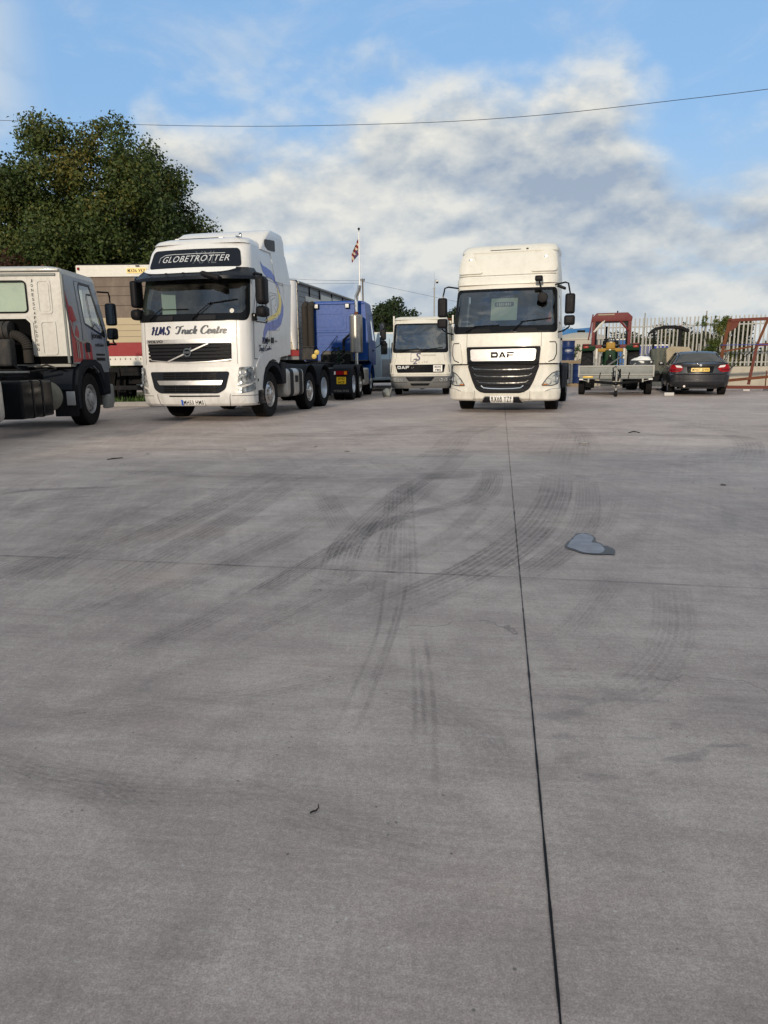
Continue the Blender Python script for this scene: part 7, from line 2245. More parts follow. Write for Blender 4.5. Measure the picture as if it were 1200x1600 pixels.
def flat_trailer():
    o = empty('recovery_bed', (-.05, 30.6, 0), R(4), 'pale grey-blue recovery bed with a tall fin side, right of the blue tractor unit', 'recovery bed')
    b = MB(); b.box((.15, 1.6, .52), (1.7, 3.4, .12), .02); b.build('bed', MT['pale_blue'], o)
    b = MB(); b.prism([(-.36, .58), (.02, .58), (.0, 1.9), (-.06, 2.40), (-.12, 2.42), (-.28, 1.75)], .0, .10, 'XZ', .015); b.build('fin_side', MT['pale_blue'], o, ang=25)
    b = MB(); b.box((.50, .05, .95), (.92, .06, .75), .01); tb = b.build('tail_board', MT['grey_blue_paint'], o)
    b = MB(); b.box((.45, .0, .54), (1.3, .10, .10), .015); b.build('tail_rail', MT['pale_galv'], o)
    b = MB(); b.box((.66, .35, 1.55), (.30, .08, .5), .02); b.build('lashing_box', MT['chassis_paint'], o)
    for s in (-1, 1): wheel(o, .15 + s * .78, 1.9, .30, .2, s, 'car', 'rubber', 'rim_grey')
    b = MB(); b.box((.15, 1.8, .4), (1.0, 2.6, .12), .02); b.build('frame', MT['chassis_paint'], o)
flat_trailer()

# ================================================================= right-hand side
TH = R(-17.0)
def sub(p, lx, ly): 
    return (p[0] + lx * cos(TH) - ly * sin(TH), p[1] + lx * sin(TH) + ly * cos(TH), 0)

# ---- galvanised plant trailer with its ramp up, drawbar towards the viewer
def plant_trailer():
    o = empty('plant_trailer', (7.76, 24.05, 0), TH, 'galvanised plant trailer with upright ramp, drawbar towards the viewer, in front of the red tractor', 'trailer')
    F = PLF(0)
    b = MB(); b.box((0, 0, .815), (2.34, .04, .27), .006); rp = b.build('ramp_panel', MT['galvanised'], o)
    b = MB(); b.box((0, -.01, .965), (2.38, .06, .05), .01); b.build('ramp_rail', MT['pale_galv'], rp)
    b = MB(); b.box((0, -.02, .69), (2.36, .06, .035), .008); b.build('ramp_rail', MT['pale_galv'], rp)
    for x in (-1.18, 1.18):
        b = MB(); b.box((x, -.01, .80), (.05, .07, .38), .008); b.build('ramp_stile', MT['pale_galv'], rp)
    for x in (-.5, .42):
        b = MB(); b.box((x, -.05, .66), (.03, .04, .2), .006, rot=Matrix.Rotation(R(10), 4, 'Y')); b.build('latch', MT['chassis_paint'], rp)
    b = MB(); b.box((0, .03, .61), (2.32, .06, .13), .01); b.build('headboard', MT['galvanised'], o)
    b = MB(); b.box((-.88, -.005, .615), (.32, .012, .05), .003); b.build('warning_strip', MT['yellow_plate'], o)
    b = MB(); b.box((0, 1.4, .56), (2.30, 2.7, .05), .006); b.build('deck', MT['galvanised'], o)
    b = MB()
    for s in (-1, 1):
        b = MB(); b.tube([(s * .95, .35, .48), (s * .5, .0, .44), (0, -.95, .42)], .045, 8); b.build('drawbar', MT['chassis_paint'], o)
        b = MB(); b.box((s * .86, -.03, .50), (.05, .05, .12), .006); b.tube([(s * .84, -.03, .47), (s * 1.1, -.03, .52)], .012, 6); lb = b.build('lamp_bracket', MT['pale_galv'], o)
        b = MB(); b.box((s * 1.10, -.05, .535), (.13, .04, .045), .01); b.build('front_marker', MT['lens_white'], lb)
        for y in (.9, 1.75):
            wheel(o, s * 1.20, y, .33, .20, s, 'car', 'rubber', 'rim_grey')
        b = MB(); b.box((s * 1.09, 1.32, .73), (.24, 1.75, .03), .01); b.build('mudguard', MT['galvanised'], o)
    b = MB(); b.box((0, -.45, .56), (.22, .3, .14), .02); b.build('coupling_box', MT['chassis_paint'], o)
    b = MB(); b.tube([(0, -.95, .42), (0, -1.12, .44)], .04, 8); b.lathe([(0, -.05), (.06, -.05), (.07, .0), (.05, .06), (0, .07)], (0, -1.18, .42), 'Z', 14); b.build('hitch_head', MT['gloss_black'], o)
    b = MB(); b.cyl((.02, -.80, .12), (.02, -.80, .86), .03, 10); b.cyl((.02, -.80, .86), (.02, -.80, .98), .018, 8); b.tube([(.02, -.80, .98), (.10, -.80, .98), (.10, -.80, 1.03)], .012, 6); jw = b.build('jockey_stand', MT['pale_galv'], o)
    b = MB(); b.cyl((-.03, -.80, .10), (.07, -.80, .10), .10, 18); b.build('jockey_wheel', MT['rubber'], jw)
    b = MB(); b.tube([(-.05, -.6, .55), (-.10, -.7, .9), (-.02, -.75, .96), (.10, -.62, .80), (.14, -.5, .6)], .02, 6); b.build('cable_loop', MT['gloss_black'], o)
    b = MB(); b.tube([(.14, -.62, .6), (.12, -.80, .88)], .022, 6); b.build('handbrake', MT['gloss_black'], o)
    b = MB(); b.tube([(.25, .5, .62), (.62, .3, 1.05)], .025, 6); b.build('winch_post', MT['pale_galv'], o)
    b = MB(); b.tube([(-.30, .9, .95), (.24, .5, 1.32)], .03, 6); b.build('loading_bar', MT['galvanised'], o)
plant_trailer()

# ---- galvanised tub of white sacking on the trailer deck
def tub():
    p = sub((7.76, 24.05), 1.02 - .14, 1.7)
    o = empty('steel_tub', (p[0], p[1], .585), TH, 'round grey steel tub on the right of the plant trailer deck, heaped with white sacking', 'tub')
    b = MB(); b.lathe([(0, 0), (.36, 0), (.37, .02), (.38, .25), (.392, .26), (.392, .28), (.38, .29), (.385, .52), (.40, .54), (.40, .56), (.375, .56), (.36, .3), (0, .3)], seg=36, axis='Z'); b.build('tub', MT['tub_steel'], o)
    w = MB(); bb = bmesh.new(); bmesh.ops.create_icosphere(bb, subdivisions=4, radius=.36)
    for v in bb.verts:
        v.co += v.co.normalized() * mnoise.noise(v.co * 5) * .08
        v.co.z = v.co.z * .55 + .50
    w.add(bb); sck = w.build('sacking', MT['white_sacking'], None, ang=60, loc=(p[0], p[1], .585))
    tag(sck, 'heap of bright white sacking filling the round steel tub', 'sacking')
tub()

# ---- red and green tractor
def tractor():
    o = empty('farm_tractor', (9.02, 28.75, 0), TH, 'old farm tractor with red cab frame, green housing and big lugged tyres', 'tractor')
    g_, r_, y_ = MT['tractor_green'], MT['tractor_red'], MT['tractor_yellow']
    R0 = .81
    for s in (-1, 1):
        h = MB(); h.cyl((-.12, 0, 0), (.10, 0, 0), .16, 16); hub = h.build('rear_wheel', y_, o, loc=(s * .88, .35, R0))
        t = MB(); t.lathe([(.42, -.20), (.60, -.225), (.72, -.215), (.765, -.17), (.775, 0), (.765, .17), (.72, .215), (.60, .225), (.42, .20), (.40, 0), (.42, -.20)], seg=44)
        nl = 22
        for k in range(nl):
            for sg in (-1, 1):
                a = 2 * pi * (k + (.5 if sg > 0 else 0)) / nl
                lug = []
                c = []
                for (xx, aa, rr) in ((sg * .005, 0, .765), (sg * .20, .115, .75)):
                    for dr in (0, .045):
                        for da in (-.025, .025):
                            ang = a + aa + da
                            lug.append((xx, (rr + dr) * cos(ang), (rr + dr) * sin(ang)))
                v = lug
                t.loft([[v[0], v[1], v[3], v[2]], [v[4], v[5], v[7], v[6]]])
        t.build('tyre', MT['rubber_dusty'], hub, ang=30)
        rm = MB(); rm.lathe([(.43, s * .20), (.40, s * .18), (.38, s * -.02), (.15, s * .02), (0, s * .02)], seg=30); rm.build('rim', y_, hub)
        fh = wheel(o, s * .80, 2.55, .40, .22, s, 'steer', 'rubber', 'rim_grey')
        # mudguard with lamp
        b = MB(); b.prism([(-.30, 1.52), (-.12, 1.70), (.25, 1.76), (.75, 1.70), (.75, 1.74), (.25, 1.81), (-.15, 1.75), (-.36, 1.55)], s * .60, s * 1.08, 'YZ'); b.build('mudguard', g_, o)
        b = MB(); b.box((s * .80, -.16, 1.66), (.46, .12, .17), .03); fx = b.build('mudguard_end', g_, o)
        b = MB(); b.box((s * .93, -.235, 1.66), (.20, .05, .12), .015); b.build('rear_lamp', MT['lens_red'], fx)
        b = MB(); b.box((s * .93, -.12, 1.78), (.26, .2, .06), .02); b.build('lamp_hood', r_, fx)
        # cab frame
        b = MB(); b.box((s * .67, -.10, 2.26), (.12, .10, 1.16), .015); b.build('cab_post', r_, o)
        b = MB(); b.box((s * .66, 1.05, 2.26), (.07, .08, 1.16), .015); b.build('cab_post', r_, o)
        b = MB(); b.tube([(s * .66, -.12, 2.26), (s * .26, -.12, 2.70)], .045, 6); b.build('corner_brace', r_ if s > 0 else MT['off_white'], o)
        b = MB(); b.box((s * .52, -.12, 1.42), (.09, .05, .42), .04, 3); b.build('lift_arm_guard', MT['off_white'], o)
        b = MB(); b.box((s * .33, -.22, 1.02), (.05, .14, .62), .01); b.build('lift_rod', MT['chassis_paint'], o)
        b = MB(); b.tube([(s * .38, .1, .75), (s * .44, -.5, .60)], .04, 8); b.build('lower_link', MT['chassis_paint'], o)
    b = MB(); b.prism([(-.76, 2.78), (-.58, 2.97), (.58, 2.97), (.76, 2.80), (.74, 2.65), (-.74, 2.65)], -.16, 1.15, 'XZ', .01); rf = b.build('cab_roof', r_, o, ang=30)
    b = MB(); b.box((-.22, -.17, 2.905), (.62, .02, .05), .005); b.build('roof_strip', MT['dusty_tan'], rf)
    b = MB(); b.cyl((.20, .2, 2.97), (.20, .2, 3.06), .025, 8); b.build('beacon_stub', MT['gloss_black'], rf)
    b = MB(); b.box((0, -.10, 2.70), (1.30, .05, .09), .01); b.build('cab_header', MT['gloss_black'], o)
    for s in (-1, 1):
        b = MB(); b.prism([(s * .63, 2.70), (s * .34, 2.70), (s * .63, 2.36)], -.09, -.05, 'XZ'); b.box((s * .585, .0, 2.12), (.09, .06, 1.0), .01); b.build('inner_gusset', MT['gloss_black'], o)  # black inner frames, partly painting the dark shading beside the posts
    for s in (-1, 1):
        b = MB(); b.box((s * .55, -.10, 1.70), (.42, .14, .12), .02); b.build('cab_sill', r_, o)
    b = MB(); b.box((0, .9, 1.80), (.62, .12, .30), .05); b.build('instrument_panel', MT['gloss_black'], o)
    b = MB(); b.box((0, .02, 1.72), (1.15, .10, .10), .01); b.build('cab_bar', MT['gloss_black'], o)
    b = MB(); b.box((0, .12, 1.20), (.50, .62, .72), .06, 3, taper=(.8, 1)); hs = b.build('rear_housing', g_, o)
    b = MB(); b.lathe([(0, -.03), (.13, -.03), (.15, 0), (.15, .03)], (0, -.20, 1.06), 'Y', 20); b.build('pto_guard', MT['gloss_black'], hs)
    b = MB(); b.box((0, -.22, 1.26), (.12, .03, .22), .02); b.build('top_link_bracket', MT['gloss_black'], hs)
    b = MB(); b.box((0, .0, 1.56), (.95, .28, .14), .03); b.build('hydraulic_cover', y_, o)
    b = MB(); b.box((0, -.12, 1.72), (.34, .16, .26), .04, 3); st = b.build('seat_back', y_, o)
    b = MB(); b.box((0, .1, 1.60), (.38, .34, .10), .04, 3); b.build('seat', y_, o)
    b = MB(); b.box((-.02, -.17, 1.58), (.08, .02, .07), .005); b.build('hitch_plate', MT['off_white'], hs)
    b = MB(); b.tube([(0, .95, 1.3), (0, .75, 1.85)], .025, 8); pts = [(.20 * cos(2 * pi * k / 20), .75 + .05 * sin(2 * pi * k / 20), 1.87 + .17 * sin(2 * pi * k / 20)) for k in range(21)]; b.tube(pts, .018, 6); b.build('steering_wheel', MT['gloss_black'], o)
    b = MB(); b.loft([ringpts(.30, 1.0, 3.0, 1.0, .12, 4), ringpts(.31, 1.0, 3.05, 1.45, .12, 4), ringpts(.24, 1.0, 3.0, 1.62, .12, 4)]); b.build('bonnet', g_, o)
    b = MB(); b.cyl((-.18, 1.9, 1.5), (-.18, 1.9, 2.55), .04, 12); b.cyl((-.18, 1.9, 1.65), (-.18, 1.9, 2.05), .085, 14); b.build('exhaust_stack', MT['chassis_paint'], o)
    b = MB(); b.box((0, 1.6, .72), (.5, 2.6, .45), .05); b.cyl((-.75, 2.55, .42), (.75, 2.55, .42), .06, 10); b.cyl((-.8, .35, R0), (.8, .35, R0), .10, 12); b.build('frame', MT['chassis_paint'], o)
    b = MB(); b.box((-.79, .06, 2.45), (.05, .08, 1.0), .01, rot=Matrix.Rotation(R(8), 4, 'Y')); b.build('cab_door_edge', r_, o)
tractor()

# ---- grey site dumper with arched canopy
def dumper():
    o = empty('site_dumper', (11.05, 28.2, 0), TH, 'dusty grey site dumper with an arched canopy, between the tub and the dark car', 'dumper')
    b = MB(); pts = [(-.70, 0, 2.10), (-.55, 0, 2.25), (-.2, 0, 2.34), (.2, 0, 2.34), (.45, 0, 2.29), (.72, 0, 2.18)]; b.loft([[(x, -.25, z), (x, .5, z), (x, .5, z + .10), (x, -.25, z + .10)] for x, _, z in pts]); b.build('canopy', MT['chassis_paint'], o, ang=60)
    b = MB(); b.cyl((.42, -.1, 1.2), (.42, -.1, 2.28), .075, 12); b.build('canopy_post', MT['chassis_paint'], o)
    b = MB(); b.cyl((-.52, -.1, 1.2), (-.52, -.1, 2.24), .04, 10); b.build('canopy_post', MT['chassis_paint'], o)
    b = MB(); b.box((-.26, 0, 1.10), (.66, .9, 1.0), .10, 3, rot=Matrix.Rotation(R(-5), 4, 'Y')); b.build('body', MT['dumper_grey'], o)
    b = MB(); b.prism([(-.25, .8), (.75, .8), (.95, 1.3), (.75, 1.62), (.1, 1.66), (-.2, 1.5)], -.45, .3, 'XZ', .05); b.build('bonnet', MT['dusty_tan'], o)
    b = MB(); b.box((.40, -.02, 2.37), (.12, .12, .14), .03); b.build('beacon', MT['red_oxide'], o)
    for s in (-1, 1):
        for y in (-.1, 1.6): wheel(o, s * .88, y, .42, .30, s, 'steer', 'rubber', 'rim_grey')
    b = MB(); b.box((0, .8, .5), (1.1, 2.2, .35), .05); b.build('chassis', MT['chassis_paint'], o)
dumper()

# ---- drums on pallets
def drum(name, label, loc, mat, group=None, logo=None):
    o = empty(name, loc, TH + R(6), label, 'drum', group)
    b = MB(); b.lathe([(0, .01), (.285, .01), (.295, .0), (.295, .02), (.285, .03), (.285, .27), (.298, .29), (.285, .31), (.285, .57), (.298, .59), (.285, .61), (.285, .85), (.297, .86), (.297, .885), (.28, .88), (.27, .86), (0, .86)], axis='Z', seg=32); b.build('shell', mat, o)
    b = MB(); b.cyl((.15, 0, .86), (.15, 0, .885), .04, 12); b.build('bung', MT['chrome'], o)
    if logo:
        C = Skin(.286, .285, w=[(0, .286)], crown=0, blend=99, y0=-.286)
        C.a = .001; C.b = pi * .285 / 2
        if logo == 'oval':
            ov = [(.0 + .17 * cos(2 * pi * k / 24), .44 + .055 * sin(2 * pi * k / 24)) for k in range(24)]
            b = MB(); patch(b, C, strip_poly(ov + ov[:1], .012), .004); patch(b, C, rrect(-.10, .425, .10, .455, .012), .004); b.build('logo', MT['ink_pale'], o, ang=0)
        else:
            b = MB()
            for k in range(4): patch(b, C, rrect(.02, .30 + .035 * k, .18 - .02 * (k % 2), .315 + .035 * k, .002), .004)
            b.build('label', MT['ink_black'], o)
    return o
def pallet(label, loc, group):
    o = empty('pallet', loc, TH, label, 'pallet', group)
    for k in range(6):
        b = MB(); b.box((-.5 + .2 * k, 0, .125), (.13, 1.0, .02), .003); b.build('top_board', MT['pallet_wood'], o)
    for y in (-.45, 0, .45):
        b = MB(); b.box((0, y, .06), (1.15, .09, .10), .004); b.build('bearer', MT['pallet_wood'], o)
    for y in (-.45, .45):
        b = MB(); b.box((0, y, .0), (1.15, .09, .018), .002); b.build('bottom_board', MT['pallet_wood'], o)
D0 = (8.72, 34.0)
pallet('lower wooden pallet on the ground beneath the drums beside the cream truck', (D0[0] + .1, D0[1], .012), 'pallets of the drum stack')
drum('steel_drum', 'silver drum standing on the lower pallet next to the cream truck', (D0[0] - .20, D0[1] - .15, .15), MT['drum_silver'], None, 'label')
drum('steel_drum', 'dark blue drum on the lower pallet, right of the silver drum', (D0[0] + .44, D0[1] - .30, .15), MT['drum_blue'])
pallet('upper wooden pallet lying across the silver and blue drums', (D0[0] + .1, D0[1], 1.05), 'pallets of the drum stack')
drum('steel_drum', 'blue drum with a white oval logo standing alone on the upper pallet', (D0[0] - .06, D0[1] - .15, 1.19), MT['drum_blue'], None, 'oval')

# ---- cream storage tank and blue sheeting behind the drums
def storage_tank():
    o = empty('storage_tank', (10.9, 40.0, 0), 0, 'large cream round storage tank with shallow domed top behind the drums', 'tank')
    b = MB(); b.lathe([(0, 0), (1.55, 0), (1.57, 2.25), (1.60, 2.27), (1.56, 2.34), (1.2, 2.52), (.5, 2.66), (.2, 2.69), (0, 2.69)], axis='Z', seg=48); b.build('shell', MT['tank_cream'], o, ang=30)
    b = MB(); b.lathe([(0, 2.66), (.2, 2.66), (.22, 2.80), (0, 2.82)], axis='Z', seg=20); b.build('lid', MT['gloss_black'], o)
storage_tank()
b = MB()
b.loft([[(x, 46 - .2 * x + .15 * sin(x * 3), z0 + .05 * sin(x * 2)) for x in [10.6 + .2 * k for k in range(12)]] for z0 in (1.5, 2.3, 3.05)], False, False, closed=False)
b.loft([[(x, 46 - .2 * x + .15 * sin(x * 3) + y, 3.05 + .05 * sin(x * 2) + .1 * (y > 0)) for x in [10.6 + .2 * k for k in range(12)]] for y in (0, 1.2)], False, False, closed=False)
tag(b.build('blue_sheeting', MT['tarp_blue'], None, 50), 'bright blue sheeting draped over a stack behind the cream tank', 'sheeting')
b = MB(); b.box((0, 0, 1.35), (.09, .09, 2.7), .01)
tag(b.build('gate_post', MT['off_white'], None, 30, loc=(9.42, 32.7, 0)), 'white square post just left of the red tractor cab', 'post')
for (x, y, w, h, m, lb, nm) in ((14.3, 46, 2.2, 2.5, 'container_blue', 'dark blue container seen through the right of the red tractor cab', 'container'), (12.2, 44.5, 1.3, 2.3, 'container_teal', 'teal container seen through the left of the red tractor cab', 'container'),
                            (16.8, 45, 1.6, 2.1, 'strap_blue', 'blue container beyond the fence above the steel tub', 'container')):
    o = empty(nm, (x, y, 0), TH, lb, 'container')
    b = MB(); b.box((0, 1, h / 2), (w, 2.2, h), .02); b.build('body', MT[m], o)
    F = PLF(-.1)
    b = MB()
    for k in range(int(w / .16)): patch(b, F, rrect(-w / 2 + .05 + .16 * k, .1, -w / 2 + .12 + .16 * k, h - .1, .005), 0, .03)
    b.build('corrugation', MT[m], o)
    b = MB(); b.box((0, -.12, h - .04), (w, .06, .08), .01); b.build('top_frame', MT['off_white'], o)

# ---- dark saloon car seen from behind
def saloon():
    o = empty('saloon_car', (10.22, 23.25, 0), R(-17.5), 'dark grey-blue saloon car parked facing away with yellow rear plate', 'car')
    pm = MT['bmw_paint']
    # body sides: section rings along y (rear y=0 to front 4.52)
    def sec(y, hw, zb, zs, zt, tuck=.06, tum=.04):
        # bottom, sill, widest, shoulder, deck
        return [(hw - tuck, y, zb), (hw - .01, y, zb + .10), (hw, y, (zb + zs) / 2 + .05), (hw - .015, y, zs - .10), (hw - .05, y, zs - .03), (hw - tum - .07, y, zs), (hw * .55, y, zt), (0, y, zt + .006),
                (-hw * .55, y, zt), (-(hw - tum - .07), y, zs), (-(hw - .05), y, zs - .03), (-(hw - .015), y, zs - .10), (-hw, y, (zb + zs) / 2 + .05), (-(hw - .01), y, zb + .10), (-(hw - tuck), y, zb)]
    b = MB()
    rings = [sec(.24, .80, .31, 1.015, 1.052), sec(.42, .885, .27, 1.01, 1.045), sec(.85, .905, .25, .98, 1.02), sec(1.5, .91, .24, .965, 1.0), sec(2.5, .91, .23, .95, .99), sec(3.3, .905, .24, .93, .98), sec(3.9, .89, .26, .84, .90), sec(4.3, .85, .28, .74, .78), sec(4.48, .74, .32, .66, .68)]
    b.loft(rings); body = b.build('body', pm, o, ang=45)
    # rear face skin for bumper, lid, lamps
    K = Skin(.865, .22, w=[(.28, .80), (.36, .88), (.60, .905), (.80, .90), (1.0, .84)], f=[(.28, .10), (.36, .02), (.45, -.02), (.66, -.025), (.70, .03), (.90, .045), (1.0, .035), (1.05, .08)], crown=.08, blend=.9, y0=-.03)
    E_ = K.side(.62)
    bmp = panel('rear_bumper', pm, o, K, [(-E_, .30), (E_, .30), (E_, .69), (-E_, .69)], 0, .0)
    panel('bumper_lower', MT['black_plastic'], bmp, K, rpoly([(-.62, .22), (.62, .22), (.70, .33), (-.70, .33)], .04), .0, .02)
    panel('bumper_crease', pm, bmp, K, rpoly([(-.80, .45), (.80, .45), (.80, .50), (-.80, .50)], .02), .0, .014)
    panel('rear_quarter', pm, o, K, [(-E_, .69), (E_, .69), (E_, 1.0), (-E_, 1.0)], -.008, 0)
    b = MB(); b.loft([[K.pos(u, 1.0) for u in (-.98, -.8, -.5, -.2, 0, .2, .5, .8, .98)], [(x, .14, 1.035) for x in (-.80, -.72, -.5, -.2, 0, .2, .5, .72, .80)], [(x, .30, 1.05) for x in (-.80, -.72, -.5, -.2, 0, .2, .5, .72, .80)]], False, False, closed=False); b.build('boot_deck', pm, o, ang=50)
    ld = panel('boot_lid', pm, o, K, rpoly([(-.50, .70), (.50, .70), (.56, .80), (.72, .93), (.70, 1.01), (-.70, 1.01), (-.72, .93), (-.56, .80)], .03), .0, .012)
    panel('plate_recess', MT['gloss_black'], ld, K, rpoly([(-.36, .72), (.36, .72), (.40, .93), (-.40, .93)], .03), .012, .002)
    b = MB(); b.tube([(-.70, .07, 1.04), (-.4, .0, 1.065), (0, -.02, 1.07), (.4, .0, 1.065), (.70, .07, 1.04)], .020, 8); b.build('boot_spoiler', pm, ld)
    plate(ld, K, 'MH07 DVN', 0, .82, .52, .115, 'yellow_plate', off=.016)
    q = K.pos(0, .965)
    b = MB(); b.lathe([(0, -.012), (.035, -.010), (.038, 0), (0, 0)], (q.x, q.y - .015, .965), 'Y', 20); em = b.build('badge', MT['off_white'], ld)
    b = MB(); patch(b, PLF(q.y - .029), [(0, .965), (.026, .965), (.018, .983), (0, .991)]); patch(b, PLF(q.y - .029), [(0, .965), (-.026, .965), (-.018, .947), (0, .939)]); b.build('badge_quarter', MT['euro_blue'], em)
    for s in (-1, 1):
        lp = rpoly([(s * .50, .87), (s * .56, .96), (s * .80, .985), (s * 1.02, .97), (s * 1.05, .78), (s * .62, .745), (s * .52, .80)], .04)
        rl = panel('rear_lamp', MT['lens_red'], o, K, lp, .006, .016)
        panel('reverse_lens', MT['lens_white'], rl, K, rpoly([(s * .52, .88), (s * .58, .955), (s * .76, .97), (s * .70, .90)], .02), .023, .002)
        panel('lens_band', MT['lens_dark_red'], rl, K, rpoly([(s * .60, .785), (s * .98, .80), (s * .98, .84), (s * .60, .85)], .02), .023, .002)
        wheel(o, s * .895, .92, .325, .225, s, 'car', 'rubber', 'rim_light')
        wheel(o, s * .895, 3.66, .325, .225, s, 'car', 'rubber', 'rim_light')
        for y in (.92, 3.66):
            b = MB(); arch_mudguard(b, min(s * .905, s * .60), max(s * .905, s * .60), y, .33, .335, -8, 188, .05); b.build('wheel_arch', MT['gloss_black'], o)
        b = MB(); b.box((s * 1.0, 3.05, 1.02), (.18, .12, .13), .05, 4); b.tube([(s * .88, 3.05, .97), (s * .96, 3.05, .99)], .02, 6); b.build('door_mirror', pm, o)
        for y in (1.55, 2.45):
            b = MB(); b.box((s * .915, y, .86), (.02, .18, .025), .008); b.build('door_handle', pm, o)
        b = MB(); b.tube([(s * .91, y_, z_) for y_, z_ in ((1.3, .5), (1.25, .9))], .004, 4); b.build('door_gap', MT['ink_black'], o)
    # glasshouse
    gh = [(.62, .62, 1.03), (1.12, .585, 1.33), (1.45, .57, 1.405), (2.2, .575, 1.42), (2.7, .58, 1.385), (3.35, .62, 1.02)]
    def roofring(y, hw, z): return [(hw, y, z - .015), (hw * .8, y, z + .012), (hw * .4, y, z + .026), (0, y, z + .03), (-hw * .4, y, z + .026), (-hw * .8, y, z + .012), (-hw, y, z - .015)]
    b = MB(); b.loft([roofring(1.05, .57, 1.30), roofring(1.16, .565, 1.355), roofring(1.45, .56, 1.395), roofring(2.2, .565, 1.405), roofring(2.65, .575, 1.37), roofring(2.80, .58, 1.32)], False, False, closed=False); b.build('roof', pm, o, ang=50)
    b = MB(); b.loft([[(.72 - .17 * t + 0, .50 + .62 * t, 1.035 + .29 * t), (.36, .46 + .64 * t, 1.045 + .30 * t), (0, .45 + .645 * t, 1.05 + .305 * t), (-.36, .46 + .64 * t, 1.045 + .30 * t), (-.72 + .17 * t, .50 + .62 * t, 1.035 + .29 * t)] for t in (0, .33, .66, 1)], False, False, closed=False); b.build('rear_window', MT['glass_tinted'], o, ang=50)
    b = MB(); b.loft([[(x * (.76 - .18 * t), 3.45 - .75 * t - .06 * (1 - x * x) * 0, .985 + .36 * t) for x in (-1, -.5, 0, .5, 1)] for t in (0, .5, 1)], False, False, closed=False); b.build('windscreen', MT['glass_tinted'], o, ang=50)
    for s in (-1, 1):
        # C pillar and side glass
        b = MB(); b.loft([[(s * .84, .42, 1.0), (s * .74, .50, 1.035), (s * .80, 1.05, .99)], [(s * .60, 1.04, 1.31), (s * .555, 1.10, 1.335), (s * .60, 1.26, 1.33)]]); b.build('rear_pillar', pm, o, ang=40)
        b = MB(); b.loft([[(s * .845, 1.0, .975), (s * .61, 1.20, 1.32)], [(s * .85, 1.9, .965), (s * .605, 1.9, 1.385)], [(s * .85, 2.6, .955), (s * .61, 2.5, 1.365)], [(s * .835, 3.3, .95), (s * .62, 2.78, 1.31)]], False, False, closed=False); b.build('side_window', MT['glass_tinted'], o)
        b = MB(); b.tube([(s * .60, 1.12, 1.34), (s * .60, 1.9, 1.395), (s * .605, 2.5, 1.375), (s * .63, 2.85, 1.30), (s * .80, 3.42, .98)], .022, 6); b.build('roof_rail', pm, o)
        b = MB(); b.tube([(s * .85, 1.95, .97), (s * .605, 1.95, 1.385)], .025, 6); b.build('door_pillar', MT['gloss_black'], o)
    b = MB(); b.prism([(1.28, 1.42), (1.40, 1.47), (1.44, 1.42)], -.02, .02, 'YZ', .004); b.build('aerial_fin', MT['gloss_black'], o)
    b = MB(); b.box((0, 2.0, .32), (1.5, 3.9, .1), .02); b.box((0, 1.5, .55), (1.5, 2.0, .5), .05); b.build('underbody', MT['chassis_paint'], o)
    for x in (-.35, .35):
        b = MB(); b.box((x, 2.0, 1.0), (.46, .15, .55), .05); b.build('seat', MT['seat_fabric'], o)
    b = MB(); b.cyl((-.45, -.02, .30), (-.45, .2, .30), .035, 12); b.build('exhaust_tip', MT['chrome'], o)
saloon()
b = MB(); b.box((0, 0, .05), (.30, .14, .10), .012)
tag(b.build('white_block', MT['polystyrene'], None, 30, loc=(9.38, 23.55, 0), rz=R(-12)), 'small white block lying on the ground behind the left rear wheel of the dark car', 'block')

# ================================================================= palisade fence on its low wall
FA, FB = Vector((9.75, 33.6)), Vector((17.2, 30.6))
fdir = (FB - FA).normalized(); flen = (FB - FA).length
frot = atan2(fdir.y, fdir.x)
def pale_mesh(h, w, z0):
    b = MB()
    t = .003
    pts = [(-w / 2, z0), (w / 2, z0), (w / 2, h - .10), (w * .62, h - .03), (w * .30, h - .055), (0, h), (-w * .30, h - .055), (-w * .62, h - .03), (-w / 2, h - .10)]
    b.prism(pts, -.012, -.006, 'XZ')
    b.box((-w * .42, .004, (z0 + h) / 2 - .05), (.008, .026, h - z0 - .12)); b.box((w * .42, .004, (z0 + h) / 2 - .05), (.008, .026, h - z0 - .12))
    return b
def palisade(label, A_, L, rot, h, z0, pitch, posts, rails, jit, seed, wall=None, post_top=None, pm='pale_galv', name='palisade_fence'):
    rr = random.Random(seed)
    o = empty(name, (A_[0], A_[1], 0), rot, label, 'fence')
    n = int(L / pitch)
    first = None
    for k in range(n + 1):
        if first is None:
            c = first = pale_mesh(h, .060, z0).build('pale', MT[pm], o, ang=0)
        else:
            c = first.copy(); COL.objects.link(c); c.parent = o
        c.location = (k * pitch + rr.uniform(-jit, jit), 0, rr.uniform(-jit, jit))
        c.rotation_euler = (0, rr.uniform(-.006, .006), 0)
    for z in rails:
        b = MB(); b.box((L / 2, .035, z), (L + .1, .05, .05), .004); b.build('rail', MT[pm], o)
    k = posts[0]
    while k < L:
        b = MB(); b.box((k, .085, (post_top or h) / 2), (.055, .05, (post_top or h)), .004); b.build('fence_post', MT['galvanised'], o)
        k += posts[1]
    return o
palisade('tall pale palisade fence with pointed tops on the right, behind tractor and car', FA, flen, frot, 3.02, .86, .162, (2.16, 2.52), (1.02, 2.62), .006, 1, post_top=3.22)
palisade('shorter second palisade fence farther back, seen between the tall pales', Vector((11.9, 35.6)), 8.6, frot, 1.92, .3, .30, (1.0, 2.7), (.55, 1.42), .01, 2, name='palisade_fence')
b = MB(); b.box((flen / 2 + .6, .12, .42), (flen + 4, .22, .84), .02)
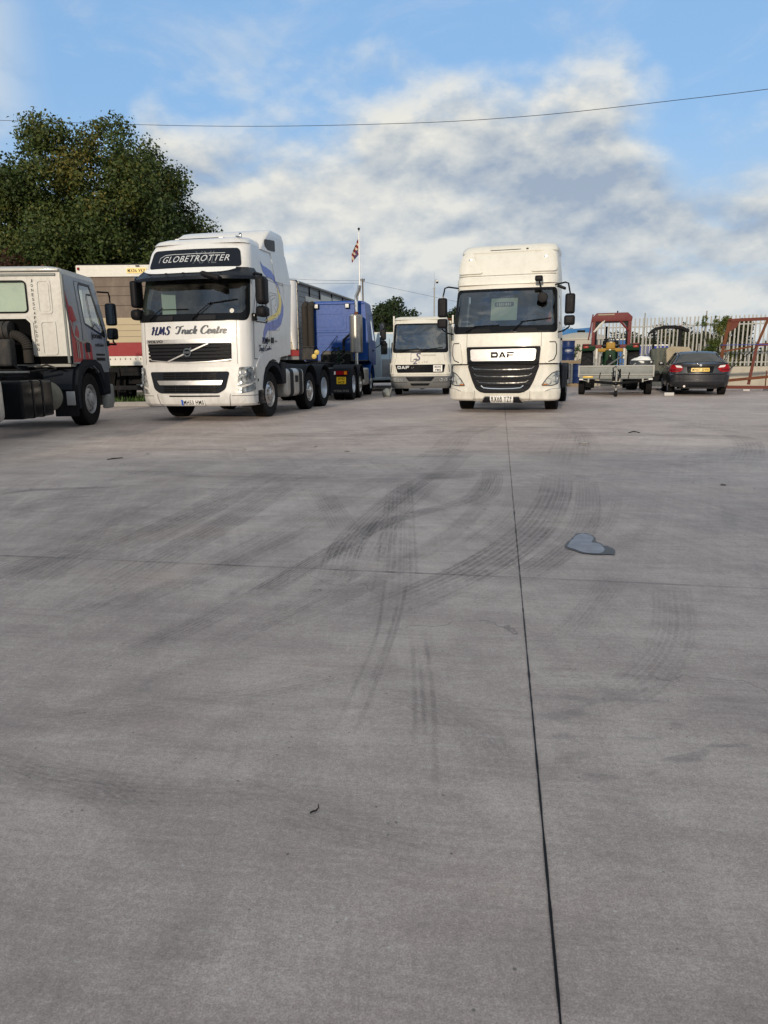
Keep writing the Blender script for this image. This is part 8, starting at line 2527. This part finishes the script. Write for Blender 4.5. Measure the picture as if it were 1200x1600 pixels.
tag(b.build('low_wall', MT['concrete_wall'], None, 30, loc=(FA.x + .8, FA.y - .3, 0), rz=frot), 'low buff concrete wall under the tall palisade fence at the right', 'wall')

# ---- ivy climbing the fence
def ivy():
    o = empty('ivy', (14.62, 31.45, 0), frot, 'yellow-green ivy climbing the palisade fence beside the rusty frame', 'climbing plant')
    rr = random.Random(4)
    cl = []
    for k in range(60):
        t = rr.random()
        cl.append((-.15 - .75 * (1 - t) * rr.random() + .20 * t + rr.uniform(-.2, .2), rr.uniform(-.16, .12), .75 + 2.15 * t, rr.uniform(.10, .22)))
    for k in range(16): cl.append((rr.uniform(-1.1, .1), rr.uniform(-.1, .1), 2.85 + rr.uniform(-.25, .1), rr.uniform(.05, .12)))
    for k in range(10): cl.append((rr.uniform(.1, .8), rr.uniform(.2, .4), 1.1 + rr.uniform(-.2, .35), rr.uniform(.1, .2)))
    leaves('foliage', MT['leaf_ivy'], cl, 8000, .06, 8, o)
    for k in range(5):
        b = MB(); limb(b, (-.3 + .1 * k, 0, .6), (-.7 + .28 * k, 0, 2.7), .02, .006, k, .05, 5); b.build('stem', MT['bark'], o)
ivy()
def weeds(label, loc, n, seed, w, h):
    o = empty('weed', loc, 0, label, 'weed')
    rr = random.Random(seed)
    cl = [(rr.uniform(-w, w), rr.uniform(-.15, .15), rr.uniform(.1, h), rr.uniform(.05, .13)) for _ in range(16)]
    leaves('foliage', MT['leaf_weed'], cl, n, .05, seed, o)
    b = MB(); 
    for k in range(8): limb(b, (rr.uniform(-w, w), 0, 0), (rr.uniform(-w, w), 0, h * rr.uniform(.6, 1)), .006, .003, k, .05, 4)
    b.build('stem', MT['bark'], o)
weeds('straggly dry green weeds growing up between the blue drum and the tractor tyre', (9.25, 34.9, 1.0), 900, 3, .28, .95)
weeds('dark green weeds left of the blue drum, beside the cream truck', (8.12, 34.9, .9), 700, 6, .2, .9)

# ================================================================= rusty steel frame
def rusty_frame():
    o = empty('steel_trestle', (12.75, 27.0, 0), 0, 'large rusty red steel frame leaning at the right edge in front of the fence', 'steel frame')
    rot = frot
    def W(px, z, dy=0): return Vector((px * cos(rot) , px * sin(rot) + dy, z))
    def bar(name, p, q, w, m='rust', h=None):
        b = MB(); p, q = Vector(p), Vector(q)
        d = q - p
        M = Matrix.Translation((p + q) / 2) @ d.to_track_quat('Z', 'Y').to_matrix().to_4x4()
        bb = bmesh.new(); bmesh.ops.create_cube(bb, size=1)
        for v in bb.verts: v.co = Vector((v.co.x * w, v.co.y * (h or w), v.co.z * d.length))
        b.add(bb, M)
        return b.build(name, MT[m], o)
    bar('top_beam', W(0, 2.54), W(4.2, 2.62), .11, 'red_oxide')
    bar('corner_leg', W(.05, 2.56), W(-.28, .05), .11)
    gs = MB(); gs.prism([(0, 2.55), (.42, 2.55), (.30, 2.28), (.02, 2.10)], -.02, .02, 'XZ'); gu = gs.build('gusset', MT['red_oxide'], o); gu.rotation_euler = (0, 0, rot)
    bar('upright', W(1.30, 2.54), W(1.02, 1.62), .085)
    bar('upright', W(1.02, 1.62), W(.86, .22), .095, 'red_oxide')
    bar('mid_beam', W(1.02, 1.64), W(4.2, 1.80), .17, 'red_oxide', .10)
    bar('mid_brace', W(-.12, 1.42), W(.88, 1.60), .06)
    bar('thin_brace', W(.98, 1.56, -.05), W(-.10, .52, -.05), .03, 'chassis_paint')
    bar('low_beam', W(-.2, .34, -.12), W(4.2, .78, -.12), .14, 'rust', .10)
    bar('ground_beam', W(-.22, .14, -.3), W(4.2, .10, -.3), .11, 'red_oxide')
    bar('short_post', W(1.42, .10), W(1.42, .72), .03)
    bar('strap', W(-.22, 1.66, -.08), W(1.02, 1.66, -.08), .05, 'strap_blue', .02)
    bar('strap', W(1.02, 1.66, -.08), W(3.2, 1.56, -.08), .05, 'strap_blue', .02)
rusty_frame()
for (x, y, w, lb) in ((13.35, 26.4, .22, 'white offcut lying on the ground under the rusty frame, nearer the car'), (14.35, 26.6, .5, 'longer white offcut on the ground under the rusty frame at the right edge')):
    b = MB(); b.box((0, 0, .03), (w, .12, .06), .008)
    tag(b.build('offcut', MT['polystyrene'], None, 30, loc=(x, y, 0), rz=frot), lb, 'offcut')
